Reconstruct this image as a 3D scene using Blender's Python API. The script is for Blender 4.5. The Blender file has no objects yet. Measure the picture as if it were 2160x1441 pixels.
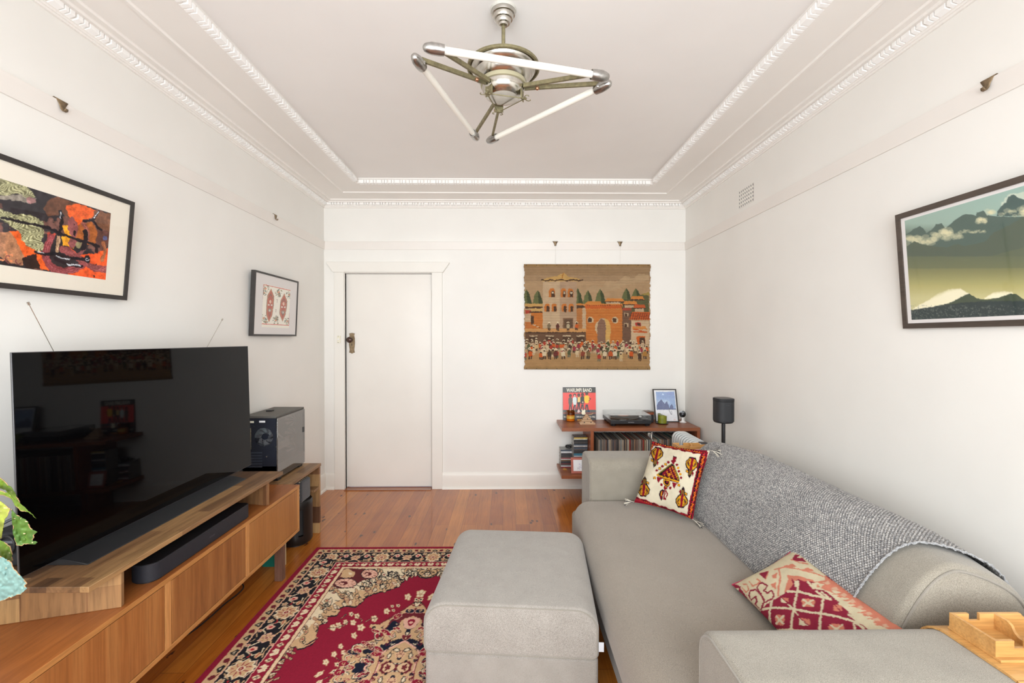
import bpy, bmesh, math, random
import numpy as np
from mathutils import Vector, Matrix, Euler
sc = bpy.context.scene
COL = sc.collection
random.seed(7)
PI = math.pi

# ------------------------------------------------------------------ camera, world, lights
EYE = 1.44
cam_d = bpy.data.cameras.new('camera'); cam_d.sensor_width = 36.0; cam_d.lens = 16.0; cam_d.clip_start = 0.02
cam = bpy.data.objects.new('camera', cam_d); COL.objects.link(cam)
cam.location = (0, 0, EYE)
cam.rotation_euler = (math.radians(90 - 0.448), 0, math.radians(-0.686))
sc.camera = cam
sc.view_settings.view_transform = 'Standard'; sc.view_settings.look = 'None'
sc.view_settings.gamma = 1.0; sc.view_settings.use_curve_mapping = False
sc.view_settings.exposure = 0.0
world = bpy.data.worlds.new('sky'); sc.world = world; world.use_nodes = True
world.node_tree.nodes['Background'].inputs[0].default_value = (0.75, 0.85, 1.0, 1)
world.node_tree.nodes['Background'].inputs[1].default_value = 1.0
def area_light(name, loc, rot, sx, sy, power, color):
    d = bpy.data.lights.new(name, 'AREA'); d.shape = 'RECTANGLE'; d.size = sx; d.size_y = sy
    d.energy = power; d.color = color
    o = bpy.data.objects.new(name, d); COL.objects.link(o); o.location = loc; o.rotation_euler = rot
    return o
# daylight entering through the wide front window behind the camera
area_light('window_daylight', (0, -1.9, 1.75), (math.radians(90), 0, 0), 4.6, 2.8, 485, (0.935, 0.97, 0.985))

try:
    sc.cycles.max_bounces = 8; sc.cycles.diffuse_bounces = 6; sc.cycles.glossy_bounces = 4
    sc.cycles.transparent_max_bounces = 12; sc.cycles.caustics_reflective = False; sc.cycles.caustics_refractive = False
    sc.cycles.sample_clamp_indirect = 6
except Exception: pass

# ------------------------------------------------------------------ measuring helpers
RC = cam.rotation_euler.to_matrix()
def ray(px, py):
    return RC @ Vector(((px - 1080) / 960, (720.5 - py) / 960, -1.0))
def UY(px, py, Y):
    d = ray(px, py); t = Y / d.y; return Vector((0, 0, EYE)) + d * t
def UX(px, py, X):
    d = ray(px, py); t = X / d.x; return Vector((0, 0, EYE)) + d * t
def UZ(px, py, z):
    d = ray(px, py); t = (z - EYE) / d.z; return Vector((0, 0, EYE)) + d * t
RCn = np.array(RC)
def proj(P):
    q = (np.asarray(P, float) - np.array([0, 0, EYE])) @ RCn
    return 1080 + 960 * q[..., 0] / -q[..., 2], 720.5 - 960 * q[..., 1] / -q[..., 2]

def lin(c, k=1.0):
    o = []
    for v in c[:3]:
        v = v / 255.0
        v = v / 12.92 if v <= 0.04045 else ((v + 0.055) / 1.055) ** 2.4
        o.append(min(1.0, v * k))
    return (o[0], o[1], o[2], 1.0)

# ------------------------------------------------------------------ materials
def newmat(name):
    m = bpy.data.materials.new(name); m.use_nodes = True
    nt = m.node_tree; return m, nt, nt.nodes['Principled BSDF']
def N(nt, t, **kw):
    n = nt.nodes.new(t)
    for k, v in kw.items(): setattr(n, k, v)
    return n
def coords(nt, scale=(1, 1, 1), kind='Object', rot=(0, 0, 0)):
    tc = N(nt, 'ShaderNodeTexCoord'); mp = N(nt, 'ShaderNodeMapping')
    mp.inputs['Scale'].default_value = scale; mp.inputs['Rotation'].default_value = rot
    nt.links.new(tc.outputs[kind], mp.inputs[0]); return mp.outputs[0]
def noise(nt, vec, scale, detail=2, rough=0.5, dist=0.0):
    n = N(nt, 'ShaderNodeTexNoise'); n.inputs['Scale'].default_value = scale
    n.inputs['Detail'].default_value = detail; n.inputs['Roughness'].default_value = rough
    n.inputs['Distortion'].default_value = dist
    nt.links.new(vec, n.inputs['Vector']); return n.outputs['Fac']
def ramp(nt, fac, stops):
    r = N(nt, 'ShaderNodeValToRGB'); e = r.color_ramp.elements
    while len(e) < len(stops): e.new(0.5)
    for i, (p, c) in enumerate(stops): e[i].position = p; e[i].color = c
    nt.links.new(fac, r.inputs[0]); return r.outputs[0]
def bump(nt, bs, fac, strength, dist=0.01, prev=None):
    b = N(nt, 'ShaderNodeBump'); b.inputs['Strength'].default_value = strength; b.inputs['Distance'].default_value = dist
    nt.links.new(fac, b.inputs['Height'])
    if prev is not None: nt.links.new(prev, b.inputs['Normal'])
    nt.links.new(b.outputs[0], bs.inputs['Normal']); return b.outputs[0]
def mixc(nt, fac, a, b, mode='MIX'):
    m = N(nt, 'ShaderNodeMix'); m.data_type = 'RGBA'; m.blend_type = mode
    for s, v in ((0, fac), (6, a), (7, b)):
        if isinstance(v, (int, float)): m.inputs[s].default_value = v
        elif isinstance(v, tuple): m.inputs[s].default_value = v
        else: nt.links.new(v, m.inputs[s])
    return m.outputs[2]
def plain(name, c, rough=0.5, metal=0.0, var=0.0, vs=8, bmp=0.0, bs_=60, coat=0.0, spec=None, k=1.0):
    m, nt, b = newmat(name); c = lin(c, k)
    b.inputs['Base Color'].default_value = c; b.inputs['Roughness'].default_value = rough; b.inputs['Metallic'].default_value = metal
    if coat: b.inputs['Coat Weight'].default_value = coat; b.inputs['Coat Roughness'].default_value = 0.05
    if spec is not None: b.inputs['Specular IOR Level'].default_value = spec
    v = coords(nt)
    if var:
        f = noise(nt, v, vs, 3)
        lo = tuple(x * (1 - var) for x in c[:3]) + (1,); hi = tuple(min(1, x * (1 + var)) for x in c[:3]) + (1,)
        nt.links.new(ramp(nt, f, [(0.3, lo), (0.7, hi)]), b.inputs['Base Color'])
    if bmp: bump(nt, b, noise(nt, v, bs_, 4), bmp, 0.004)
    return m
def wood(name, cols, axis='y', scale=7.0, rough=0.4, coat=0.0, stretch=0.07, bmp=0.05, band=0.0):
    m, nt, b = newmat(name)
    s = [1, 1, 1]; s['xyz'.index(axis)] = stretch
    v = coords(nt, tuple(s))
    f = noise(nt, v, scale, 4, 0.6, 0.6); f2 = noise(nt, v, scale * 14, 3, 0.6)
    c = ramp(nt, f, [(0.28, lin(cols[0])), (0.5, lin(cols[1])), (0.72, lin(cols[2]))])
    d = ramp(nt, f2, [(0.3, (0.72, 0.7, 0.68, 1)), (0.6, (1.06, 1.06, 1.06, 1))])
    c = mixc(nt, 0.75, c, d, 'MULTIPLY')
    nt.links.new(c, b.inputs['Base Color']); b.inputs['Roughness'].default_value = rough
    if coat: b.inputs['Coat Weight'].default_value = coat; b.inputs['Coat Roughness'].default_value = 0.08
    bump(nt, b, f2, bmp, 0.002)
    return m
def block_wood(name, cols, rough=0.45, rot=(0, 0, 0), bw=0.42, rh=0.045):
    # glued staves of varied tone (acacia block board); staves run along the first mapped axis
    m, nt, b = newmat(name)
    v = coords(nt, (1, 1, 1), 'Object', rot)
    br = N(nt, 'ShaderNodeTexBrick'); br.offset = 0.37; br.inputs['Scale'].default_value = 1.0
    br.inputs['Brick Width'].default_value = bw; br.inputs['Row Height'].default_value = rh
    br.inputs['Mortar Size'].default_value = 0.0004; br.inputs['Bias'].default_value = 0.0
    br.inputs['Color1'].default_value = (0, 0, 0, 1); br.inputs['Color2'].default_value = (1, 1, 1, 1); br.inputs['Mortar'].default_value = (0.3, 0.3, 0.3, 1)
    nt.links.new(v, br.inputs['Vector'])
    c = ramp(nt, br.outputs['Color'], [(0.0, lin(cols[0])), (0.35, lin(cols[1])), (0.7, lin(cols[2])), (1.0, lin(cols[3]))])
    mp = N(nt, 'ShaderNodeMapping'); mp.inputs['Scale'].default_value = (0.08, 1, 1); nt.links.new(v, mp.inputs[0])
    f2 = noise(nt, mp.outputs[0], 60, 4, 0.6, 0.5)
    d = ramp(nt, f2, [(0.3, (0.55, 0.52, 0.5, 1)), (0.55, (1, 1, 1, 1)), (0.75, (1.25, 1.2, 1.1, 1))])
    c = mixc(nt, 0.85, c, d, 'MULTIPLY')
    nt.links.new(c, b.inputs['Base Color']); b.inputs['Roughness'].default_value = rough
    return m
def fabric(name, c1, c2, sc_=260, rough=0.95, bmp=0.35, soft=14, k=1.0):
    m, nt, b = newmat(name); v = coords(nt)
    f = noise(nt, v, sc_, 2, 0.7); g = noise(nt, v, soft, 3)
    c = ramp(nt, f, [(0.34, lin(c1, k)), (0.62, lin(c2, k))])
    c = mixc(nt, 0.5, c, ramp(nt, g, [(0.3, (0.86, 0.85, 0.84, 1)), (0.7, (1.08, 1.08, 1.08, 1))]), 'MULTIPLY')
    nt.links.new(c, b.inputs['Base Color']); b.inputs['Roughness'].default_value = rough
    b.inputs['Specular IOR Level'].default_value = 0.15; b.inputs['Sheen Weight'].default_value = 0.25; b.inputs['Sheen Roughness'].default_value = 0.6
    bump(nt, b, f, bmp, 0.0015)
    return m
def attrmat(name, rough=0.8, bmp=0.0, bsc=300, coat=0.0, spec=0.2):
    m, nt, b = newmat(name)
    a = N(nt, 'ShaderNodeVertexColor'); a.layer_name = 'pattern'
    nt.links.new(a.outputs[0], b.inputs['Base Color']); b.inputs['Roughness'].default_value = rough
    b.inputs['Specular IOR Level'].default_value = spec
    if coat: b.inputs['Coat Weight'].default_value = coat; b.inputs['Coat Roughness'].default_value = 0.02
    if bmp: bump(nt, b, noise(nt, coords(nt), bsc, 2), bmp, 0.002)
    return m
def glass(name, tint=(1, 1, 1), gl=0.12, rough=0.02):
    m, nt, b = newmat(name)
    out = nt.nodes['Material Output']; nt.nodes.remove(b)
    t = N(nt, 'ShaderNodeBsdfTransparent'); t.inputs[0].default_value = (*tint, 1)
    g = N(nt, 'ShaderNodeBsdfGlossy'); g.inputs['Roughness'].default_value = rough; g.inputs['Color'].default_value = (1, 1, 1, 1)
    lw = N(nt, 'ShaderNodeLayerWeight'); lw.inputs[0].default_value = 0.5
    pw = N(nt, 'ShaderNodeMath'); pw.operation = 'POWER'; pw.inputs[1].default_value = 5.0; nt.links.new(lw.outputs['Facing'], pw.inputs[0])
    ma = N(nt, 'ShaderNodeMath'); ma.operation = 'MULTIPLY_ADD'; ma.inputs[1].default_value = 1 - gl; ma.inputs[2].default_value = gl; nt.links.new(pw.outputs[0], ma.inputs[0])
    mx = N(nt, 'ShaderNodeMixShader'); nt.links.new(ma.outputs[0], mx.inputs[0]); nt.links.new(t.outputs[0], mx.inputs[1]); nt.links.new(g.outputs[0], mx.inputs[2])
    nt.links.new(mx.outputs[0], out.inputs[0]); return m

MAT = {}
MAT['wall'] = plain('white_wall_paint', (233, 231, 226), 0.55, var=0.02, vs=2.5, bmp=0.12, bs_=18)
MAT['ceil'] = plain('ceiling_paint', (240, 237, 234), 0.6, var=0.02, vs=2, bmp=0.15, bs_=12)
MAT['trim'] = plain('trim_paint', (233, 230, 223), 0.4, var=0.015, vs=3)
MAT['cornice'] = plain('cornice_plaster', (238, 234, 229), 0.5, var=0.015, vs=3)
MAT['rail'] = plain('rail_paint', (231, 226, 220), 0.42, var=0.02, vs=3)
MAT['dentil'] = plain('dentil_lit_plaster', (250, 249, 247), 0.5)  # paler than the cornice: window light on the blocks put into the colour
MAT['door'] = plain('door_paint', (233, 229, 222), 0.32, var=0.02, vs=3, bmp=0.05, bs_=10)
MAT['black'] = plain('black_plastic', (26, 26, 28), 0.4)
MAT['blacksoft'] = plain('black_matte', (30, 31, 34), 0.7, bmp=0.1, bs_=500)
MAT['darkmetal'] = plain('dark_metal', (60, 60, 62), 0.35, metal=0.8)
MAT['chrome'] = plain('brushed_nickel', (200, 196, 188), 0.22, metal=1.0, var=0.15, vs=25)
MAT['cap'] = plain('cast_aluminium', (175, 173, 170), 0.3, metal=1.0, var=0.18, vs=60, bmp=0.15, bs_=120)
MAT['olive'] = plain('olive_bronze_paint', (128, 120, 90), 0.5, metal=0.45, var=0.25, vs=60)
MAT['tube'] = plain('frosted_tube_glass', (232, 228, 218), 0.25)
MAT['brass'] = plain('aged_brass', (136, 116, 90), 0.42, metal=0.6, var=0.3, vs=60)
MAT['white'] = plain('white_plastic', (236, 236, 234), 0.35)
MAT['frame_black'] = plain('black_stained_frame', (48, 44, 42), 0.45, var=0.12, vs=40)
MAT['mat_cream'] = plain('cream_mount_board', (236, 229, 214), 0.8)
MAT['mat_white'] = plain('white_mount_board', (228, 224, 222), 0.8)
MAT['teak'] = wood('teak_veneer_doors', [(150, 88, 40), (174, 108, 54), (190, 126, 70)], 'z', 9, 0.38)
MAT['teak_top'] = wood('teak_veneer_top', [(138, 78, 36), (156, 92, 44), (172, 108, 56)], 'y', 9, 0.35)
MAT['teak_edge'] = wood('teak_edge_strip', [(176, 118, 62), (188, 130, 72), (196, 140, 80)], 'y', 9, 0.4)
MAT['leg_wood'] = wood('dark_leg_wood', [(96, 68, 56), (116, 84, 70), (130, 96, 82)], 'z', 9, 0.4)
MAT['shelf_wood'] = wood('jarrah_shelf_wood', [(118, 68, 42), (142, 84, 54), (160, 98, 66)], 'x', 8, 0.35)
MAT['shelf_wood_v'] = wood('jarrah_shelf_upright', [(122, 66, 38), (150, 82, 48), (164, 94, 60)], 'z', 8, 0.35)
AC = [(72, 50, 36), (110, 80, 54), (132, 98, 66), (164, 128, 86)]
MAT['acacia_y'] = block_wood('acacia_board', AC, rot=(0, 0, -PI / 2), bw=0.55, rh=0.05)
MAT['acacia_v'] = block_wood('acacia_panel', [(84, 54, 38), (128, 88, 58), (156, 118, 78), (188, 152, 104)], rot=(0, PI / 2, 0), bw=0.12, rh=0.05)
MAT['bamboo'] = wood('bamboo', [(178, 128, 70), (196, 148, 88), (208, 164, 104)], 'x', 12, 0.35, bmp=0.02)
MAT['sofa'] = fabric('beige_sofa_weave', (108, 102, 91), (156, 149, 136), 700, bmp=0.16)
MAT['ottoman'] = fabric('light_grey_ottoman_weave', (114, 109, 103), (166, 160, 152), 700, bmp=0.16)
MAT['piping'] = fabric('fabric_piping', (126, 121, 112), (146, 140, 130), 620)
MAT['seat'] = fabric('beige_seat_weave', (106, 97, 86), (152, 141, 127), 700, bmp=0.14, soft=5)
def floor_mat():
    m, nt, b = newmat('varnished_pine_floor')
    tc = N(nt, 'ShaderNodeTexCoord'); mp = N(nt, 'ShaderNodeMapping'); mp.inputs['Rotation'].default_value = (0, 0, PI / 2)
    mp.inputs['Location'].default_value = (0.8, 0.03, 0)
    nt.links.new(tc.outputs['Object'], mp.inputs[0]); v = mp.outputs[0]
    br = N(nt, 'ShaderNodeTexBrick'); br.offset = 0.43; br.inputs['Scale'].default_value = 1
    br.inputs['Brick Width'].default_value = 2.7; br.inputs['Row Height'].default_value = 0.104
    br.inputs['Mortar Size'].default_value = 0.0009; br.inputs['Mortar Smooth'].default_value = 0.3
    br.inputs['Color1'].default_value = (0, 0, 0, 1); br.inputs['Color2'].default_value = (1, 1, 1, 1); br.inputs['Mortar'].default_value = (0.5, 0.5, 0.5, 1)
    nt.links.new(v, br.inputs['Vector'])
    base = ramp(nt, br.outputs['Color'], [(0, lin((152, 80, 26))), (0.3, lin((166, 94, 32))), (0.8, lin((178, 106, 38))), (1, lin((190, 120, 48)))])
    gv = N(nt, 'ShaderNodeMapping'); gv.inputs['Scale'].default_value = (0.06, 1, 1); nt.links.new(v, gv.inputs[0])
    g = noise(nt, gv.outputs[0], 46, 5, 0.6, 1.2)
    base = mixc(nt, 0.8, base, ramp(nt, g, [(0.3, (0.72, 0.62, 0.5, 1)), (0.6, (1.08, 1.08, 1.08, 1))]), 'MULTIPLY')
    g3 = noise(nt, v, 3.0, 3)
    base = mixc(nt, 0.6, base, ramp(nt, g3, [(0.35, (0.8, 0.74, 0.7, 1)), (0.65, (1.1, 1.1, 1.1, 1))]), 'MULTIPLY')
    kv = N(nt, 'ShaderNodeMapping'); kv.inputs['Scale'].default_value = (0.62, 1.35, 1); nt.links.new(v, kv.inputs[0])
    vo = N(nt, 'ShaderNodeTexVoronoi'); vo.inputs['Scale'].default_value = 8.5; vo.inputs['Randomness'].default_value = 1.0
    nt.links.new(kv.outputs[0], vo.inputs['Vector'])
    nz = noise(nt, v, 60, 2)
    ad = N(nt, 'ShaderNodeMath'); ad.operation = 'MULTIPLY_ADD'; ad.inputs[1].default_value = 0.3; nt.links.new(nz, ad.inputs[0]); nt.links.new(vo.outputs['Distance'], ad.inputs[2])
    kn = ramp(nt, ad.outputs[0], [(0.0, (1, 1, 1, 1)), (0.235, (1, 1, 1, 1)), (0.285, (0, 0, 0, 1))])
    sp = N(nt, 'ShaderNodeSeparateColor'); nt.links.new(vo.outputs['Color'], sp.inputs[0])
    gt = N(nt, 'ShaderNodeMath'); gt.operation = 'GREATER_THAN'; gt.inputs[1].default_value = 0.15; nt.links.new(sp.outputs[0], gt.inputs[0])
    mu = N(nt, 'ShaderNodeMath'); mu.operation = 'MULTIPLY'; nt.links.new(kn, mu.inputs[0]); nt.links.new(gt.outputs[0], mu.inputs[1])
    base = mixc(nt, mu.outputs[0], base, lin((74, 36, 20)))
    base = mixc(nt, br.outputs['Fac'], base, lin((70, 34, 14)))
    nt.links.new(base, b.inputs['Base Color']); b.inputs['Roughness'].default_value = 0.32
    b.inputs['Coat Weight'].default_value = 0.75; b.inputs['Coat Roughness'].default_value = 0.04; b.inputs['Coat IOR'].default_value = 1.45; b.inputs['Specular IOR Level'].default_value = 0.2
    bump(nt, b, br.outputs['Fac'], 0.15, 0.001)
    return m
MAT['floor'] = floor_mat()

# ------------------------------------------------------------------ mesh builder
class MB:
    def __init__(s): s.v = []; s.f = []; s.sm = []
    def add(s, vs, fs, smooth=False):
        o = len(s.v); s.v += [tuple(p) for p in vs]
        for f in fs: s.f.append(tuple(i + o for i in f)); s.sm.append(smooth)
        return s
    def box(s, x0, x1, y0, y1, z0, z1, M=None):
        vs = [Vector(p) for p in ((x0, y0, z0), (x1, y0, z0), (x1, y1, z0), (x0, y1, z0), (x0, y0, z1), (x1, y0, z1), (x1, y1, z1), (x0, y1, z1))]
        if M is not None: vs = [M @ p for p in vs]
        return s.add(vs, [(0, 3, 2, 1), (4, 5, 6, 7), (0, 1, 5, 4), (1, 2, 6, 5), (2, 3, 7, 6), (3, 0, 4, 7)])
    def rbox(s, x0, x1, y0, y1, z0, z1, r, n=10, crown=0.0, M=None, fn=None, res=None):
        # rounded box; r is one radius or (rx, ry, rz)
        if not isinstance(r, (tuple, list)): r = (r, r, r)
        c = Vector(((x0 + x1) / 2, (y0 + y1) / 2, (z0 + z1) / 2)); h = Vector(((x1 - x0) / 2, (y1 - y0) / 2, (z1 - z0) / 2))
        def axis_pts(hh, rr):
            k = n
            e = [-1 + (1 - math.cos(i / k * PI / 2)) * 0 + i / k * (rr / hh) for i in range(k)]
            mid = res or 6
            e += [-1 + rr / hh + j / mid * (2 - 2 * rr / hh) for j in range(mid + 1)]
            e += [-x for x in reversed(e[:k])]
            return e
        ax = [axis_pts(h[i], r[i]) for i in range(3)]
        def rnd(p):
            q = []; d = []
            for i in range(3):
                lim = h[i] - r[i]; a = max(-lim, min(lim, p[i])); q.append(a); d.append((p[i] - a) / r[i])
            L = math.sqrt(sum(t * t for t in d))
            if L > 1e-9:
                mx = max(abs(t) for t in d); d = [math.tan(t * PI / 4) if True else t for t in d]
                L2 = math.sqrt(sum(t * t for t in d)); d = [t / L2 for t in d]
            p2 = Vector([q[i] + d[i] * r[i] for i in range(3)])
            if crown:
                u = p2.x / h.x; w = p2.y / h.y
                if p2.z > 0: p2.z += crown * max(0, 1 - u * u) * max(0, 1 - w * w) * (p2.z / h.z)
            p2 = p2 + c
            if fn: p2 = fn(p2)
            return (M @ p2) if M is not None else p2
        for a in range(3):
            b_, c_ = (a + 1) % 3, (a + 2) % 3
            for sg in (-1, 1):
                A, B = ax[b_], ax[c_]; vs = []; fs = []
                for u in A:
                    for w in B:
                        p = [0, 0, 0]; p[a] = sg * h[a]; p[b_] = u * h[b_]; p[c_] = w * h[c_]; vs.append(rnd(p))
                nB = len(B)
                for i in range(len(A) - 1):
                    for j in range(nB - 1):
                        q = (i * nB + j, (i + 1) * nB + j, (i + 1) * nB + j + 1, i * nB + j + 1)
                        fs.append(q if sg > 0 else q[::-1])
                s.add(vs, fs, True)
        return s
    def loaf(s, along, a0, a1, c0, c1, z0, z1, rc, rz, rb, re, M=None, crown=0.0):
        # long upholstered block: rounded top corners in section, tight rounding at the two ends; seam outlines in s.seam
        hc = (c1 - c0) / 2; cc = (c0 + c1) / 2; zc = (z0 + z1) / 2; hz = (z1 - z0) / 2; pr = []
        def arc(cx, cz, ra, rb_, d0, d1, n):
            for k in range(n + 1): t = math.radians(d0 + (d1 - d0) * k / n); pr.append((cx + ra * math.cos(t), cz + rb_ * math.sin(t), 0))
        arc(c1 - rb, z0 + rb, rb, rb, -90, 0, 4); arc(c1 - rc, z1 - rz, rc, rz, 0, 90, 9)
        for k in range(1, 8):
            x = (c1 - rc) + (c0 + rc - c1 + rc) * k / 8; pr.append((x, z1, 1))
        arc(c0 + rc, z1 - rz, rc, rz, 90, 180, 9); arc(c0 + rb, z0 + rb, rb, rb, 180, 270, 4)
        secs = [(a0 + re * (1 - math.cos(k * PI / 12)), re * (1 - math.sin(k * PI / 12))) for k in range(7)]
        secs = secs + [(a0 + re + (a1 - a0 - 2 * re) * k / 12, 0) for k in range(1, 12)] + [(a0 + a1 - p, i) for p, i in reversed(secs)]
        rows = []
        for pos, ins in secs:
            t = (pos - (a0 + a1) / 2) / ((a1 - a0) / 2); r = []
            for x, z, f in pr:
                x2 = cc + (x - cc) * (1 - ins / hc); z2 = zc + (z - zc) * (1 - ins / hz)
                if crown and z > zc: z2 += crown * max(0, 1 - t * t) * max(0, 1 - ((x - cc) / hc) ** 2)
                p = Vector((pos, x2, z2)) if along == 'x' else Vector((x2, pos, z2))
                r.append(M @ p if M is not None else p)
            rows.append(r)
        n = len(pr); vs = [p for r in rows for p in r]; fs = []
        for k in range(len(rows) - 1):
            for i in range(n): fs.append((k * n + i, k * n + (i + 1) % n, (k + 1) * n + (i + 1) % n, (k + 1) * n + i))
        fs += [tuple(reversed(range(n))), tuple((len(rows) - 1) * n + i for i in range(n))]
        s.seam = (rows[2], rows[-3]); return s.add(vs, fs, True)
    def cyl(s, p0, p1, r0, r1=None, n=20, caps=True, smooth=True):
        p0, p1 = Vector(p0), Vector(p1); r1 = r0 if r1 is None else r1
        d = (p1 - p0).normalized(); a = d.orthogonal().normalized(); b = d.cross(a)
        ring = lambda p, r: [p + a * (r * math.cos(2 * PI * i / n)) + b * (r * math.sin(2 * PI * i / n)) for i in range(n)]
        s.add(ring(p0, r0) + ring(p1, r1), [(i, (i + 1) % n, n + (i + 1) % n, n + i) for i in range(n)], smooth)
        if caps:
            s.add(ring(p0, r0), [tuple(reversed(range(n)))]); s.add(ring(p1, r1), [tuple(range(n))])
        return s
    def lathe(s, c, prof, n=32, axis=None, smooth=True):
        c = Vector(c); d = Vector(axis or (0, 0, 1)).normalized(); a = d.orthogonal().normalized(); b = d.cross(a)
        vs = []; fs = []
        for (r, z) in prof:
            for i in range(n): vs.append(c + d * z + a * (r * math.cos(2 * PI * i / n)) + b * (r * math.sin(2 * PI * i / n)))
        for k in range(len(prof) - 1):
            for i in range(n): fs.append((k * n + i, k * n + (i + 1) % n, (k + 1) * n + (i + 1) % n, (k + 1) * n + i))
        return s.add(vs, fs, smooth)
    def tube(s, pts, r, n=8, closed=False, flat=None):
        pts = [Vector(p) for p in pts]; L = len(pts); vs = []; fs = []; up = None
        for i, p in enumerate(pts):
            if closed: t = pts[(i + 1) % L] - pts[i - 1]
            else: t = pts[min(i + 1, L - 1)] - pts[max(i - 1, 0)]
            t.normalize()
            if up is None: up = t.orthogonal().normalized()
            up = (up - t * up.dot(t)).normalized(); b = t.cross(up)
            rr = r[i] if isinstance(r, (list, tuple)) else r
            for k in range(n): vs.append(p + up * (rr * math.cos(2 * PI * k / n)) + b * (rr * math.sin(2 * PI * k / n)))
        for i in range(L if closed else L - 1):
            j = (i + 1) % L
            for k in range(n): fs.append((i * n + k, i * n + (k + 1) % n, j * n + (k + 1) % n, j * n + k))
        if not closed: fs.append(tuple(reversed(range(n)))); fs.append(tuple((L - 1) * n + k for k in range(n)))
        return s.add(vs, fs, True)
    def prism(s, poly, plane, a0, a1, smooth=False):
        n = len(poly)
        def mk(p, a): return {'xy': (p[0], p[1], a), 'xz': (p[0], a, p[1]), 'yz': (a, p[0], p[1])}[plane]
        vs = [mk(p, a0) for p in poly] + [mk(p, a1) for p in poly]
        s.add(vs, [(i, (i + 1) % n, n + (i + 1) % n, n + i) for i in range(n)], smooth)
        s.add(vs, [tuple(reversed(range(n))), tuple(range(n, 2 * n))]); return s
    def beam(s, p0, p1, w, h, up=(0, 0, 1)):
        p0, p1 = Vector(p0), Vector(p1); d = (p1 - p0); L = d.length; d.normalize(); u = Vector(up); sd = d.cross(u).normalized(); u = sd.cross(d)
        M = Matrix((sd, d, u)).transposed().to_4x4(); M.translation = p0
        return s.box(-w / 2, w / 2, 0, L, -h / 2, h / 2, M)
    def sphere(s, c, r, n=16, sx=1, sy=1, sz=1):
        vs = []; fs = []; c = Vector(c)
        for i in range(n // 2 + 1):
            t = PI * i / (n // 2)
            for j in range(n): vs.append(c + Vector((r * sx * math.sin(t) * math.cos(2 * PI * j / n), r * sy * math.sin(t) * math.sin(2 * PI * j / n), r * sz * math.cos(t))))
        for i in range(n // 2):
            for j in range(n): fs.append((i * n + j, (i + 1) * n + j, (i + 1) * n + (j + 1) % n, i * n + (j + 1) % n))
        return s.add(vs, fs, True)
    def build(s, name, mat, parent=None, bevel=0.0, seg=2, solid=0.0, weld=False):
        W = WM[parent.name] if parent is not None else Matrix.Identity(4)
        Wi = W.inverted()
        me = bpy.data.meshes.new(name); me.from_pydata([tuple(Wi @ Vector(p)) for p in s.v], [], s.f)
        me.polygons.foreach_set('use_smooth', s.sm)
        bm = bmesh.new(); bm.from_mesh(me); bmesh.ops.remove_doubles(bm, verts=bm.verts, dist=1e-5)
        if weld: pass
        bmesh.ops.recalc_face_normals(bm, faces=bm.faces); bm.to_mesh(me); bm.free()
        if isinstance(mat, str): mat = MAT[mat]
        me.materials.append(mat); me.update()
        # keep flat/smooth boundaries crisp
        try: me.set_sharp_from_angle(angle=math.radians(42))
        except Exception: pass
        o = bpy.data.objects.new(name, me); COL.objects.link(o)
        if parent is not None: o.parent = parent
        WM[o.name] = W
        if bevel:
            mo = o.modifiers.new('soft_edges', 'BEVEL'); mo.width = bevel; mo.segments = seg; mo.limit_method = 'ANGLE'; mo.angle_limit = math.radians(40)
        return o
WM = {}
def thing(name, label, cat, loc=(0, 0, 0), rotz=0.0, group=None, rot=None):
    o = bpy.data.objects.new(name, None); COL.objects.link(o); o.empty_display_size = 0.05
    o.location = loc; o.rotation_euler = rot or (0, 0, rotz)
    WM[o.name] = Matrix.Translation(Vector(loc)) @ Euler(o.rotation_euler).to_matrix().to_4x4()
    return tag(o, label, cat, group)
def tag(o, label, cat, group=None, kind=None):
    o['label'] = label; o['category'] = cat
    if group: o['group'] = group
    if kind: o['kind'] = kind
    return o
def struct(o): o['kind'] = 'structure'; return o
def rotate_part(M): return M

# ------------------------------------------------------------------ pattern canvases (woven, printed and painted designs)
def vnoise(h, w, cell, seed):
    rs = np.random.RandomState(seed); gh, gw = int(h / cell) + 3, int(w / cell) + 3
    g = rs.rand(gh, gw); y = np.arange(h) / cell; x = np.arange(w) / cell
    y0 = y.astype(int); x0 = x.astype(int); fy = (y - y0)[:, None]; fx = (x - x0)[None, :]
    fy = fy * fy * (3 - 2 * fy); fx = fx * fx * (3 - 2 * fx)
    a = g[np.ix_(y0, x0)]; b = g[np.ix_(y0, x0 + 1)]; c = g[np.ix_(y0 + 1, x0)]; d = g[np.ix_(y0 + 1, x0 + 1)]
    return (a * (1 - fx) + b * fx) * (1 - fy) + (c * (1 - fx) + d * fx) * fy
def fbm(h, w, cell, seed, o=4):
    r = 0; a = 0.5; t = 0
    for i in range(o): r = r + a * vnoise(h, w, max(1.5, cell / 2 ** i), seed + i); t += a; a *= 0.5
    return r / t
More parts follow.
